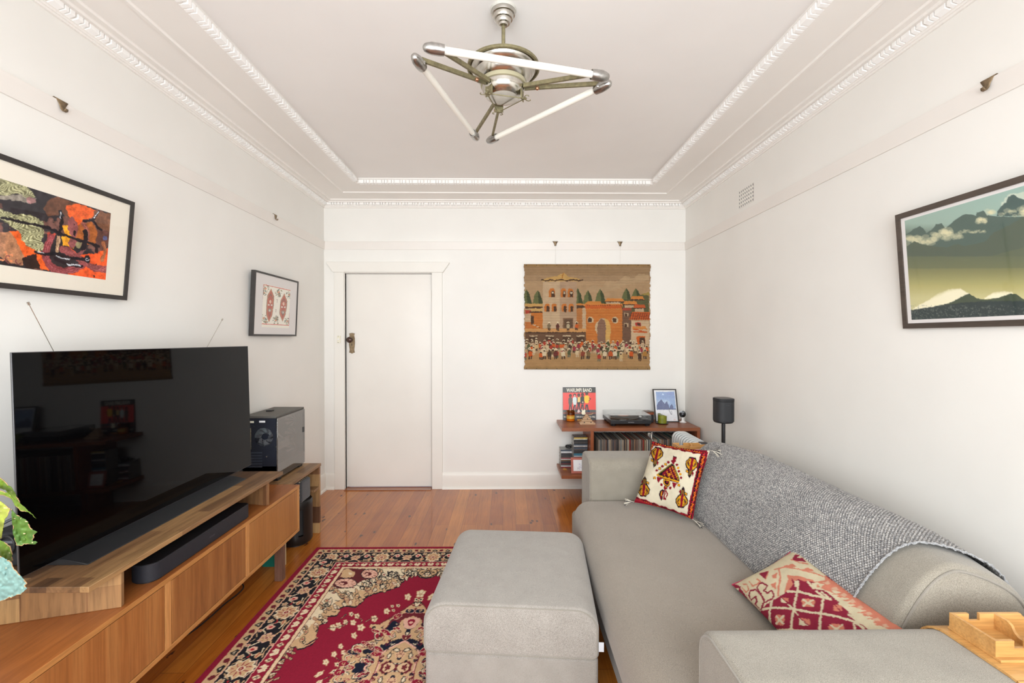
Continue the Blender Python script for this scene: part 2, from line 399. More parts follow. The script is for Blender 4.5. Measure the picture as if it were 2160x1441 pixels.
class Cv:
    def __init__(s, x0, y0, x1, y1, res, bg):
        s.x0, s.y0, s.res = x0, y0, res; s.W = int((x1 - x0) * res); s.H = int((y1 - y0) * res)
        s.img = np.empty((s.H, s.W, 3), np.float32); s.img[:] = np.array(bg, np.float32)
        s.Y, s.X = np.mgrid[0:s.H, 0:s.W].astype(np.float32); s.X = s.X / res + x0; s.Y = s.Y / res + y0
    def win(s, xa, ya, xb, yb):
        i0 = max(0, int((xa - s.x0) * s.res) - 1); i1 = min(s.W, int((xb - s.x0) * s.res) + 2)
        j0 = max(0, int((ya - s.y0) * s.res) - 1); j1 = min(s.H, int((yb - s.y0) * s.res) + 2)
        return slice(j0, max(j0, j1)), slice(i0, max(i0, i1))
    def put(s, sl, m, col, a=1.0):
        if m.size == 0: return
        reg = s.img[sl]; c = np.array(col, np.float32)
        if a >= 1: reg[m] = c
        else: reg[m] = reg[m] * (1 - a) + c * a
    def mask_poly(s, pts):
        P = np.array(pts, float); sl = s.win(P[:, 0].min(), P[:, 1].min(), P[:, 0].max(), P[:, 1].max())
        X, Y = s.X[sl], s.Y[sl]; m = np.zeros(X.shape, bool)
        for i in range(len(P)):
            x1, y1 = P[i]; x2, y2 = P[(i + 1) % len(P)]
            if y1 == y2: continue
            c = ((y1 > Y) != (y2 > Y)) & (X < (x2 - x1) * (Y - y1) / (y2 - y1) + x1); m ^= c
        return sl, m
    def poly(s, pts, col, a=1.0): sl, m = s.mask_poly(pts); s.put(sl, m, col, a)
    def rect(s, xa, ya, xb, yb, col, a=1.0): s.poly([(xa, ya), (xb, ya), (xb, yb), (xa, yb)], col, a)
    def ell(s, cx, cy, rx, ry=None, col=(0, 0, 0), rot=0.0, a=1.0):
        ry = ry or rx; R = max(rx, ry); sl = s.win(cx - R, cy - R, cx + R, cy + R); X, Y = s.X[sl] - cx, s.Y[sl] - cy
        c, n = math.cos(rot), math.sin(rot); s.put(sl, ((X * c + Y * n) / rx) ** 2 + ((-X * n + Y * c) / ry) ** 2 <= 1, col, a)
    def line(s, pts, w, col, a=1.0):
        P = np.array(pts, float); h = w / 2; sl = s.win(P[:, 0].min() - h, P[:, 1].min() - h, P[:, 0].max() + h, P[:, 1].max() + h)
        X, Y = s.X[sl], s.Y[sl]; m = np.zeros(X.shape, bool)
        for i in range(len(P) - 1):
            x1, y1 = P[i]; dx, dy = P[i + 1] - P[i]; L = dx * dx + dy * dy + 1e-9
            t = np.clip(((X - x1) * dx + (Y - y1) * dy) / L, 0, 1); m |= (X - x1 - t * dx) ** 2 + (Y - y1 - t * dy) ** 2 <= h * h
        s.put(sl, m, col, a)
    def outl(s, pts, w, col): s.line(list(pts) + [pts[0]], w, col)
    def warp(s, amp, cell, seed=3):
        dx = (vnoise(s.H, s.W, cell * s.res, seed) - 0.5) * 2 * amp * s.res; dy = (vnoise(s.H, s.W, cell * s.res, seed + 9) - 0.5) * 2 * amp * s.res
        j, i = np.mgrid[0:s.H, 0:s.W]; s.img = s.img[np.clip((j + dy).astype(int), 0, s.H - 1), np.clip((i + dx).astype(int), 0, s.W - 1)]
    def mottle(s, amt, cell, seed=5):
        f = fbm(s.H, s.W, cell * s.res, seed); s.img = s.img * (1 + (f[..., None] - 0.5) * 2 * amt)
    def sample(s, X, Y):
        i = np.clip((np.asarray(X) - s.x0) * s.res, 0, s.W - 1.01); j = np.clip((np.asarray(Y) - s.y0) * s.res, 0, s.H - 1.01)
        i0 = i.astype(int); j0 = j.astype(int); fi = (i - i0)[..., None]; fj = (j - j0)[..., None]; I = s.img
        return (I[j0, i0] * (1 - fi) + I[j0, i0 + 1] * fi) * (1 - fj) + (I[j0 + 1, i0] * (1 - fi) + I[j0 + 1, i0 + 1] * fi) * fj
def tolin(c, k=1.0):
    c = np.clip(c / 255.0, 0, 1); return np.clip(np.where(c <= 0.04045, c / 12.92, ((c + 0.055) / 1.055) ** 2.4) * k, 0, 1)
def grid_mesh(name, P, C, mat, parent=None, mask=None, smooth=True, k=1.1, flip=False):
    # P (n,m,3) world points, C (n,m,3) sRGB pattern colours
    n, m = P.shape[:2]
    W = WM[parent.name] if parent is not None else Matrix.Identity(4); Wi = np.array(W.inverted())
    Q = P.reshape(-1, 3) @ Wi[:3, :3].T + Wi[:3, 3]
    idx = np.arange(n * m).reshape(n, m); F = np.stack([idx[:-1, :-1], idx[:-1, 1:], idx[1:, 1:], idx[1:, :-1]], -1).reshape(-1, 4)
    if flip: F = F[:, ::-1]
    if mask is not None:
        mk = (mask[:-1, :-1] & mask[:-1, 1:] & mask[1:, 1:] & mask[1:, :-1]).reshape(-1); F = F[mk]
    Cc = tolin(C.reshape(-1, 3), k)
    if mask is not None:
        used = np.zeros(n * m, bool); used[F.reshape(-1)] = True; mp = np.cumsum(used) - 1; Q = Q[used]; Cc = Cc[used]; F = mp[F]
    me = bpy.data.meshes.new(name); me.vertices.add(len(Q)); me.vertices.foreach_set('co', Q.astype(np.float32).reshape(-1))
    me.loops.add(F.size); me.loops.foreach_set('vertex_index', F.astype(np.int32).reshape(-1))
    me.polygons.add(len(F)); me.polygons.foreach_set('loop_start', np.arange(0, F.size, 4, dtype=np.int32)); me.polygons.foreach_set('loop_total', np.full(len(F), 4, np.int32))
    me.polygons.foreach_set('use_smooth', np.full(len(F), smooth, bool))
    me.update(calc_edges=True); me.validate()
    a = me.color_attributes.new('pattern', 'FLOAT_COLOR', 'POINT')
    a.data.foreach_set('color', np.concatenate([Cc, np.ones((len(Cc), 1))], 1).astype(np.float32).reshape(-1))
    me.materials.append(MAT[mat] if isinstance(mat, str) else mat)
    o = bpy.data.objects.new(name, me); COL.objects.link(o)
    if parent is not None: o.parent = parent
    WM[o.name] = W
    return o
def plane_pts(o, u, v, n, m):
    # corner o, edge vectors u (columns) and v (rows)
    a = np.linspace(0, 1, m)[None, :, None]; b = np.linspace(0, 1, n)[:, None, None]
    return np.array(o)[None, None] + a * np.array(u)[None, None] + b * np.array(v)[None, None]
def traced(cv, P, scale, ox, oy):
    X, Y = proj(P); return cv.sample((X - ox) * scale, (Y - oy) * scale)
def text_mesh(body, mat, parent, origin, right, up, width=None, height=None, name='lettering', bold=0.0, depth=0.0004):
    cu = bpy.data.curves.new('t', 'FONT'); cu.body = body; cu.offset = bold
    to = bpy.data.objects.new('t', cu); COL.objects.link(to)
    dg = bpy.context.evaluated_depsgraph_get(); me0 = to.evaluated_get(dg).to_mesh()
    vs = [v.co.copy() for v in me0.vertices]; fs = [tuple(p.vertices) for p in me0.polygons]
    to.to_mesh_clear() if False else None
    bpy.data.objects.remove(to); bpy.data.curves.remove(cu)
    x0 = min(v.x for v in vs); x1 = max(v.x for v in vs); y0 = min(v.y for v in vs); y1 = max(v.y for v in vs)
    sx = (width or 1) / (x1 - x0); sy = (height or 1) / (y1 - y0)
    if width is None: sx = sy
    if height is None: sy = sx
    R = Vector(right).normalized(); U = Vector(up).normalized(); nn = R.cross(U); O = Vector(origin)
    mb = MB(); mb.add([O + R * ((v.x - x0) * sx) + U * ((v.y - y0) * sy) + nn * depth for v in vs], fs)
    return mb.build(name, mat, parent)

# ================================================================== THE ROOM
XL, XR, YF, YB, ZC = -1.734, 1.716, -0.60, 4.352, 2.795
T = 0.12
struct(MB().box(XL - T, XR + T, YF - T, YB + 0.9, -0.08, 0).build('floor', 'floor'))
struct(MB().box(XL - T, XR + T, YF - T, YB + T, ZC, ZC + 0.08).build('ceiling', 'ceil'))
struct(MB().box(XL - T, XL, YF - T, YB + T, 0, ZC).build('wall_left', 'wall'))
DX0, DX1, DZ = UY(728.5, 800, YB).x, UY(911, 800, YB).x, UY(800, 576.5, YB).z
wb = MB().box(XL, DX0, YB, YB + T, 0, ZC).box(DX1, XR, YB, YB + T, 0, ZC).box(DX0, DX1, YB, YB + T, DZ, ZC)
struct(wb.build('wall_back', 'wall'))
# right wall with a pierced air brick
vy0, vy1 = UX(1558, 410, XR).y, UX(1590, 410, XR).y
vz0, vz1 = UX(1590, 424, XR).z, UX(1590, 384, XR).z
ya, yb = min(vy0, vy1), max(vy0, vy1)
wr = MB().box(XR, XR + T, YF - T, ya, 0, ZC).box(XR, XR + T, yb, YB + T, 0, ZC).box(XR, XR + T, ya, yb, 0, vz0).box(XR, XR + T, ya, yb, vz1, ZC)
struct(wr.build('wall_right', 'wall'))
# front wall (behind the camera) with the wide window the daylight comes through
wf = MB().box(XL, -1.5, YF - T, YF, 0, ZC).box(1.5, XR, YF - T, YF, 0, ZC).box(-1.5, 1.5, YF - T, YF, 0, 0.72).box(-1.5, 1.5, YF - T, YF, 2.5, ZC)
struct(wf.build('wall_front', 'wall'))
wm = MB()
for x in (-1.5, -0.78, -0.02, 0.74, 1.46): wm.box(x, x + 0.04, YF - 0.03, YF + 0.01, 0.72, 2.5)
for z in (0.72, 1.9, 2.46): wm.box(-1.5, 1.5, YF - 0.03, YF + 0.01, z, z + 0.04)
struct(wm.build('window_1', 'trim'))

# cornice: one mitred plaster run around the room
prof = [(0.0, 2.673), (0.008, 2.674), (0.011, 2.681), (0.016, 2.682), (0.019, 2.689), (0.022, 2.690), (0.028, 2.715), (0.050, 2.7165),
        (0.058, 2.7165), (0.060, 2.711), (0.068, 2.711), (0.071, 2.7215), (0.088, 2.7235), (0.090, 2.7215), (0.098, 2.7225), (0.101, 2.7325), (0.118, 2.7350),
        (0.260, 2.7405), (0.264, 2.7315), (0.278, 2.7315), (0.282, 2.7410), (0.44, 2.7470), (0.458, 2.7475), (0.468, 2.7515), (0.468, 2.783), (0.475, 2.786), (0.478, 2.7951)]
cm = MB(); vs = []; fs = []
for d, z in prof: vs += [(XL + d, YF + d, z), (XR - d, YF + d, z), (XR - d, YB - d, z), (XL + d, YB - d, z)]
for k in range(len(prof) - 1):
    for i in range(4): fs.append((k * 4 + i, k * 4 + (i + 1) % 4, k * 4 + 4 + (i + 1) % 4, k * 4 + 4 + i))
cm.add(vs, fs); cornice = struct(cm.build('trim_1', 'cornice'))
def dentils(d0, d1, z0, z1, slope=0.0):
    mb = MB(); pat = [(0.0, 0.040), (0.047, 0.061), (0.068, 0.086), (0.099, 0.120), (0.127, 0.143)]; per = 0.152
    def run(L):
        k = 0
        while k * per < L:
            for a, b in pat:
                if k * per + b < L - 0.005: yield k * per + a, k * per + b
            k += 1
    for a, b in run(YB - YF - 2 * d1):
        y0, y1 = YF + d1 + a, YF + d1 + b
        for sx, X in ((1, XL), (-1, XR)):
            xa, xb = X + sx * d0, X + sx * d1
            mb.add([(xa, y0, z0), (xb, y0, z0 + slope), (xb, y1, z0 + slope), (xa, y1, z0), (xa, y0, z1), (xb, y0, z1), (xb, y1, z1), (xa, y1, z1)],
                   [(0, 3, 2, 1), (4, 5, 6, 7), (0, 1, 5, 4), (1, 2, 6, 5), (2, 3, 7, 6), (3, 0, 4, 7)])
    for a, b in run(XR - XL - 2 * d1):
        x0, x1 = XL + d1 + a, XL + d1 + b
        for sy, Y in ((1, YF), (-1, YB)):
            y0, y1 = Y + sy * d0, Y + sy * d1
            mb.add([(x0, y0, z0), (x0, y1, z0 + slope), (x1, y1, z0 + slope), (x1, y0, z0), (x0, y0, z1), (x0, y1, z1), (x1, y1, z1), (x1, y0, z1)],
                   [(0, 3, 2, 1), (4, 5, 6, 7), (0, 1, 5, 4), (1, 2, 6, 5), (2, 3, 7, 6), (3, 0, 4, 7)])
    return mb
dentils(0.018, 0.046, 2.690, 2.7165, 0.008).build('dentil_course', 'dentil', cornice)
dentils(0.450, 0.486, 2.7465, 2.7765, 0.003).build('dentil_course', 'dentil', cornice)
# picture rail
rz0, rz1, rp = 2.281, 2.3557, 0.016
rp_prof = [(0, rz0), (0.007, rz0), (0.009, rz0 + 0.006), (rp - 0.004, rz0 + 0.055), (rp, rz0 + 0.064), (rp, rz1 - 0.002), (rp - 0.004, rz1), (0, rz1)]
pm = MB(); vs = []; fs = []
for d, z in rp_prof: vs += [(XL + d, YF + d, z), (XR - d, YF + d, z), (XR - d, YB - d, z), (XL + d, YB - d, z)]
for k in range(len(rp_prof) - 1):
    for i in range(4): fs.append((k * 4 + i, k * 4 + (i + 1) % 4, k * 4 + 4 + (i + 1) % 4, k * 4 + 4 + i))
struct(pm.add(vs, fs).build('trim_2', 'rail'))
# skirting boards
ax0 = UY(707, 800, YB).x; ax1 = UY(933.5, 800, YB).x
def skirt(name, segs):
    mb = MB(); pr = [(0, 0), (0.034, 0), (0.033, 0.012), (0.026, 0.019), (0.019, 0.021), (0.018, 0.125), (0.014, 0.142), (0.006, 0.154), (0, 0.155)]
    for kind, a0, a1 in segs:
        if kind == 'b': mb.prism([(YB - d, z) for d, z in pr], 'yz', a0, a1)
        if kind == 'l': mb.prism([(XL + d, z) for d, z in pr], 'xz', a0, a1)
        if kind == 'r': mb.prism([(XR - d, z) for d, z in pr], 'xz', a0, a1)
    return struct(mb.build(name, 'trim'))
skirt('baseboard_back', [('b', XL, ax0), ('b', ax1, XR)]); skirt('baseboard_left', [('l', YF, YB)]); skirt('baseboard_right', [('r', YF, YB)])
# door, architrave, threshold
dm = MB().box(DX0 + 0.0008, DX1 - 0.003, YB + 0.028, YB + 0.066, 0.012, DZ - 0.004)
door = struct(dm.build('door_1', 'door', bevel=0.002))
hz = [(UY(911, 612, YB).z, UY(911, 636, YB).z), (UY(911, 945, YB).z, UY(911, 968, YB).z)]
for a, b in hz:
    hm = MB().cyl((DX1 - 0.004, YB + 0.022, b), (DX1 - 0.004, YB + 0.022, a), 0.006, n=10)
    for q in (0.34, 0.66): zq = b + (a - b) * q; hm.cyl((DX1 - 0.004, YB + 0.022, zq - 0.001), (DX1 - 0.004, YB + 0.022, zq + 0.001), 0.0068, n=10)
    hm.build('hinge', 'trim', door)
wo = MB()
jx0, jx1 = DX0 - 0.0, DX1 + 0.0
AT = 0.024
wo.box(ax0, DX0 - 0.004, YB - AT, YB + 0.0, 0, DZ + 0.006).box(DX1 + 0.004, ax1, YB - AT, YB, 0, DZ + 0.006)
wo.box(DX0 - 0.014, DX0, YB - 0.004, YB + 0.028, 0, DZ + 0.01).box(DX1, DX1 + 0.014, YB - 0.004, YB + 0.028, 0, DZ + 0.01)
zt = UY(800, 553, YB - AT).z
hl, hr = UY(690.5, 553, YB).x, UY(948.5, 553, YB).x
wo.prism([(ax0 - 0.006, DZ + 0.006), (ax1 + 0.008, DZ + 0.006), (hr - 0.004, zt - 0.014), (hr, zt), (hl, zt), (hl + 0.004, zt - 0.014)], 'xz', YB - AT - 0.012, YB)
struct(wo.build('trim_3', 'trim', bevel=0.0015))
struct(MB().box(DX0 + 0.003, DX1 - 0.003, YB - 0.062, YB + 0.03, 0.0, 0.005).build('trim_4', wood('threshold_wood', [(120, 62, 24), (146, 80, 32), (164, 94, 40)], 'x', 9, 0.3, coat=0.6)))
# dark hall beyond is closed by the leaf
# door handle
dhx = UY(742, 724, YB + 0.02).x; dz1 = UY(742, 702.5, YB).z; dz0 = UY(742, 746, YB).z; hy = YB + 0.028
zs = [dz0 + (dz1 - dz0) * t for t in (0, .03, .05, .1, .2, .35, .55, .75, .88, .95, .955, .97, 1.0)]
ws = [0.008, 0.012, 0.028, 0.024, 0.022, 0.026, 0.029, 0.027, 0.022, 0.024, 0.031, 0.028, 0.008]
hp = MB(); hp.prism([(dhx + w, z) for w, z in zip(ws, zs)] + [(dhx - w, z) for w, z in reversed(list(zip(ws, zs)))], 'xz', hy - 0.005, hy)
plate = hp.build('door_handle', 'brass', door, bevel=0.002)
kz = UY(738, 717, YB - 0.03).z
kx = UY(738, 717, YB - 0.03).x
km = MB().lathe((dhx - 0.004, hy - 0.004, kz), [(0.0, 0.0), (0.014, 0.0), (0.013, 0.006), (0.009, 0.01), (0.009, 0.028), (0.018, 0.034), (0.027, 0.042), (0.028, 0.050), (0.023, 0.058), (0.010, 0.063), (0.0, 0.064)], 20, axis=(-0.12, -1, 0))
km.build('knob', plain('dark_bronze_knob', (84, 64, 56), 0.35, metal=0.6, var=0.2, vs=60), plate)
MB().box(dhx - 0.003, dhx + 0.003, hy - 0.0062, hy - 0.004, kz - 0.058, kz - 0.042).cyl((dhx, hy - 0.0062, kz - 0.041), (dhx, hy - 0.004, kz - 0.041), 0.0045, n=12).build('keyhole', 'black', plate)
# light switch on the architrave
sx, sz = UY(715, 716, YB - AT).x, UY(715, 716, YB - AT).z
sw = thing('light_switch', 'narrow white light switch plate on the door frame left of the door', 'switch', (sx, YB - AT, sz))
MB().box(sx - 0.0165, sx + 0.0165, YB - AT - 0.007, YB - AT, sz - 0.034, sz + 0.034).build('switch_plate', plain('ivory_switch_plastic', (232, 228, 210), 0.35), sw, bevel=0.002)
MB().box(sx - 0.010, sx + 0.006, YB - AT - 0.012, YB - AT - 0.006, sz - 0.006, sz + 0.008).build('rocker', 'white', sw, bevel=0.001)
for q in (-0.029, 0.029): MB().cyl((sx - 0.004, YB - AT - 0.0078, sz + q), (sx - 0.004, YB - AT - 0.006, sz + q), 0.003, n=10).build('screw', 'darkmetal', sw)
# pierced air vent
vt = thing('air_vent', 'square plaster air vent with rows of small dark holes high on the right wall', 'air vent', (XR, (ya + yb) / 2, vz0))
gv = MB(); nC, nR = 8, 5; cw = (yb - ya) / nC; rh = (vz1 - vz0) / nR
fy, fz = 0.24, 0.22
for i in range(nC):
    for j in range(nR):
        # each hole is framed by four little plaster strips that meet edge to edge
        a0, a1, b0_, b1_ = ya + i * cw, ya + (i + 1) * cw, vz0 + j * rh, vz0 + (j + 1) * rh; h0, h1, k0, k1 = a0 + cw * fy, a1 - cw * fy, b0_ + rh * fz, b1_ - rh * fz
        o_, i_2 = XR - 0.0008, XR + 0.0026; ring = lambda X: [(X, a0, b0_), (X, a1, b0_), (X, a1, b1_), (X, a0, b1_), (X, h0, k0), (X, h1, k0), (X, h1, k1), (X, h0, k1)]
        vs = ring(o_) + ring(i_2); fs = []
        for q in range(4): p_ = (q + 1) % 4; fs += [(q, p_, 4 + p_, 4 + q), (4 + q, 4 + p_, 12 + p_, 12 + q)]
        gv.add(vs, fs)
gv.build('grille', MAT['trim'], vt); MB().box(XR + 0.0026, XR + T, ya, yb, vz0, vz1).build('hole_shade_block', plain('hole_shade_black', (20, 18, 16), 0.9), vt)  # dark block close behind the grille paints the shade inside the holes
# picture rail hooks
def hook(name, label, base, along, out, s=1.0, grp=None):
    # sheet-brass moulding hook: curls over the rail, flat triangular body, small upturned lip
    b = Vector(base); A = Vector(along); O = Vector(out); Z = Vector((0, 0, 1))
    t = thing('picture_hook', label, 'picture hook', base, group=grp)
    prof_ = [(0.000, 0.003, 0.026), (0.010, 0.006, 0.026), (0.0165, 0.002, 0.025), (0.0175, -0.008, 0.019), (0.0185, -0.020, 0.012), (0.019, -0.032, 0.009), (0.024, -0.040, 0.0075), (0.031, -0.038, 0.007), (0.033, -0.030, 0.006)]
    mb = MB(); vs = []; fs = []
    for o_, z_, w_ in prof_:
        for sgn in (-1, 1): vs.append(b + O * (o_ * s) + Z * (z_ * s) + A * (sgn * w_ * s))
    for k in range(len(prof_) - 1): fs.append((2 * k, 2 * k + 1, 2 * k + 3, 2 * k + 2))
    mb.add(vs, fs, True); o = mb.build('hook_body', 'brass', t)
    m_ = o.modifiers.new('thick', 'SOLIDIFY'); m_.thickness = 0.0018; m_.offset = 1
    return t
p = UX(122, 203, XL); hook('a', 'large brass picture rail hook on the left wall nearest the camera', (XL, p.y, rz1), (0, 1, 0), (1, 0, 0), 1.0)
p = UX(577, 452, XL); hook('b', 'small brass picture rail hook on the left wall toward the door', (XL, p.y, rz1), (0, 1, 0), (1, 0, 0), 0.95)
p = UX(2092, 170, XR); hook('c', 'brass picture rail hook high on the right wall above the mountain photograph', (XR, p.y, rz1), (0, 1, 0), (-1, 0, 0), 1.0)
HX = [UY(1171, 515, YB).x, UY(1307, 515, YB).x]
for i, x in enumerate(HX):
    hook('d', ['metal picture rail hook above the left part of the woven tapestry', 'metal picture rail hook above the right part of the woven tapestry'][i], (x, YB, rz1), (1, 0, 0), (0, -1, 0), 1.0)

# ================================================================== TV CONSOLE SIDE
FX = -1.27
con = thing('tv_console', 'long low teak veneer cabinet with flat door fronts along the left wall', 'tv cabinet', (-1.485, 1.75, 0))
CZ0, CZ1 = 0.258, 0.541
MB().box(-1.70, FX, 0.66, 2.80, CZ1 - 0.019, CZ1).build('cabinet_top', 'teak_top', con, bevel=0.0012)
MB().box(-1.70, FX, 0.66, 2.80, CZ0, CZ0 + 0.018).build('cabinet_bottom', 'teak_edge', con, bevel=0.0012)
bb = MB().box(-1.70, FX - 0.001, 0.66, 0.68, CZ0 + 0.018, CZ1 - 0.019).box(-1.70, FX - 0.001, 2.78, 2.80, CZ0 + 0.018, CZ1 - 0.019).box(-1.70, -1.688, 0.68, 2.78, CZ0 + 0.018, CZ1 - 0.019)
for y in (1.196, 1.718, 2.243): bb.box(-1.69, FX - 0.001, y - 0.014, y + 0.014, CZ0 + 0.018, CZ1 - 0.019)
bb.build('carcass', wood('teak_carcass', [(190, 128, 70), (202, 142, 84), (210, 152, 92)], 'z', 9, 0.4), con)
MB().box(FX - 0.006, FX + 0.0005, 0.66, 2.80, CZ1 - 0.0185, CZ1 - 0.0005).build('front_edge_strip', 'teak_edge', con)
for i, (a, b) in enumerate(((0.684, 1.180), (1.212, 1.702), (1.734, 2.227), (2.259, 2.777))):
    cols = [[(142, 86, 40), (164, 104, 52), (180, 122, 66)], [(138, 82, 38), (162, 102, 52), (180, 124, 70)], [(114, 66, 32), (150, 94, 48), (174, 118, 66)], [(152, 96, 46), (170, 112, 58), (184, 128, 72)]][i]
    MB().box(FX - 0.018, FX - 0.0015, a + 0.0025, b - 0.0025, CZ0 + 0.0215, CZ1 - 0.0225).build('door', wood('teak_door_veneer', cols, 'z', 10 if i != 2 else 16, 0.36, stretch=0.04), con, bevel=0.0008)
MB().box(-1.68, FX - 0.018, 0.68, 2.78, CZ0 + 0.0185, CZ1 - 0.0195).build('painted_gap_shade', 'blacksoft', con)  # black filler behind the doors stands in for shade in the gaps
for y in (0.78, 2.695):
    for x in (-1.372, -1.655):
        MB().prism([(x, y), (x + 0.046, y), (x + 0.046, y + 0.040), (x, y + 0.040)], 'xy', 0.0, CZ0 + 0.001).build('leg', 'leg_wood', con, bevel=0.002)
# riser on the console
RZ0, RZ1 = 0.6635, 0.6815
ri = thing('tv_riser', 'acacia block-board riser shelf carrying the television above the cabinet', 'shelf riser', (-1.45, 2.0, CZ1))
MB().box(-1.725, -1.272, 1.395, 2.60, RZ0, RZ1).build('riser_top', 'acacia_y', ri, bevel=0.0015)
def panel(x0, y0, x1, y1, th, z0, z1):
    d = Vector((x1 - x0, y1 - y0, 0)).normalized(); n_ = Vector((-d.y, d.x, 0)) * th
    a, b = Vector((x0, y0, 0)), Vector((x1, y1, 0))
    return MB().prism([(a.x, a.y), (b.x, b.y), ((b + n_).x, (b + n_).y), ((a + n_).x, (a + n_).y)], 'xy', z0, z1)
panel(-1.285, 1.527, -1.675, 1.408, -0.019, CZ1 + 0.0005, RZ0).build('support_panel', 'acacia_v', ri, bevel=0.001)
panel(-1.284, 2.445, -1.66, 2.535, -0.019, CZ1 + 0.0005, RZ0).build('support_panel', 'acacia_v', ri, bevel=0.001)
# television
tv = thing('television', 'large flat black television standing on the wooden riser by the left wall', 'television', (-1.49, 2.03, RZ1))
TL, TR_, BR, BL = Vector((-1.509, 1.405, 1.396)), Vector((-1.508, 2.672, 1.393)), Vector((-1.491, 2.672, 0.6985)), Vector((-1.4905, 1.405, 0.7025))
U = (TR_ - TL).normalized(); V = (BL - TL).normalized(); NN = V.cross(U).normalized()
if NN.x < 0: NN = -NN
def slab(p, q, r, s_, n0, n1):
    vs = [c + NN * n0 for c in (p, q, r, s_)] + [c + NN * n1 for c in (p, q, r, s_)]
    return MB().add(vs, [(0, 1, 2, 3), (7, 6, 5, 4), (0, 4, 5, 1), (1, 5, 6, 2), (2, 6, 7, 3), (3, 7, 4, 0)])
slab(TL, TR_, BR, BL, -0.006, -0.0005).build('panel_back', plain('gunmetal_edge', (96, 96, 98), 0.35, metal=0.7), tv, bevel=0.001)
i_ = 0.0025
scr = plain('oled_screen_glass', (5, 5, 6), 0.03, spec=0.15)
slab(TL + U * i_ + V * i_, TR_ - U * i_ + V * i_, BR - U * i_ - V * i_, BL + U * i_ - V * i_, -0.0004, 0.0006).build('screen', scr, tv)
hb = TL + V * 0.26
slab(hb + U * 0.12, TR_ + V * 0.26 - U * 0.12, BR - V * 0.03 - U * 0.12, BL - V * 0.03 + U * 0.12, -0.045, -0.006).build('electronics_housing', 'blacksoft', tv, bevel=0.006)
# stand: a low wedge in front of the screen
sv = []
y0, y1 = 1.53, 2.455
sec = [(-1.56, RZ1 + 0.0003), (-1.398, RZ1 + 0.0003), (-1.398, RZ1 + 0.003), (-1.470, RZ1 + 0.019), (-1.52, RZ1 + 0.021), (-1.56, RZ1 + 0.012)]
MB().prism(sec, 'xz', y0, y1).build('stand', plain('charcoal_stand', (62, 63, 66), 0.3, metal=0.55), tv, bevel=0.001)
text_mesh('LG OLED', plain('stand_lettering', (160, 160, 160), 0.4), tv, (-1.404, y1 - 0.085, RZ1 + 0.0042), (0, 1, 0), (-0.975, 0, 0.22), width=0.05, name='stand_lettering') if False else None
c0 = (BL + BR) * 0.5
MB().cyl(c0 + NN * 0.001 + Vector((0, 0, -0.004)), c0 + NN * 0.004 + Vector((0, 0, -0.004)), 0.004, n=10).box(c0.x - 0.004, c0.x + 0.002, c0.y - 0.012, c0.y + 0.012, c0.z - 0.008, c0.z - 0.001).build('status_light', plain('red_status_light', (190, 30, 40), 0.4), tv)
# soundbar
sb = thing('soundbar', 'compact black soundbar with rounded ends under the wooden riser', 'soundbar', (-1.345, 1.97, CZ1))
pts = []
bx0, bx1, by0, by1, rr = -1.388, -1.290, 1.665, 2.300, 0.046
for (cx, cy, a0) in ((bx1 - rr, by0 + rr, -90), (bx1 - rr * .5, by1 - rr * .5, 0), (bx0 + rr * .5, by1 - rr * .5, 90), (bx0 + rr, by0 + rr, 180)):
    r_ = rr if cy < 2 else rr * .5
    for k in range(9):
        a = math.radians(a0 + k * 90 / 8); pts.append((cx + r_ * math.cos(a), cy + r_ * math.sin(a)))
MB().prism(pts, 'xy', CZ1 + 0.004, CZ1 + 0.068, smooth=False).build('grille_body', plain('navy_black_grille', (30, 32, 40), 0.6, bmp=0.2, bs_=700), sb, bevel=0.002)
ins = lambda k: [(-1.339 + (x + 1.339) * k, 1.98 + (y - 1.98) * (1 - (1 - k) * 0.16)) for x, y in pts]
MB().prism(ins(0.96), 'xy', CZ1 + 0.068, CZ1 + 0.070).build('top_plate', 'black', sb)
MB().prism(ins(0.9), 'xy', CZ1 + 0.0003, CZ1 + 0.004).build('rubber_base', 'black', sb)
text_mesh('SONOS', plain('soundbar_logo', (88, 88, 92), 0.5), sb, (bx1 + 0.0003, 1.985, CZ1 + 0.028), (0, 1, 0), (0, 0, 1), width=0.035, name='logo')
# rabbit-ear aerial behind the television
an = thing('tv_aerial', 'rabbit-ear aerial with two thin metal rods rising behind the television', 'aerial', (-1.625, 1.965, RZ1))
MB().lathe((-1.625, 1.965, RZ1 + 0.0005), [(0.0, 0.0), (0.055, 0.0), (0.055, 0.012), (0.04, 0.03), (0.02, 0.045), (0.02, 0.10), (0.0, 0.104)], 20).build('aerial_base', 'black', an)
tipL, tipR = UX(60, 640, -1.655), UX(469, 674, -1.655); b0 = Vector((-1.625, 1.965, RZ1 + 0.10))
for tp in (tipL, tipR):
    m1 = b0.lerp(tp, 0.45)
    rm = MB().tube([b0, m1], 0.0022, 6).tube([m1, tp], 0.0013, 6)
    rod = rm.build('rod', 'chrome', an); d = (tp - b0).normalized()
    MB().cyl(tp - d * 0.006, tp + d * 0.004, 0.0042, n=10).build('rod_tip', 'chrome', rod)
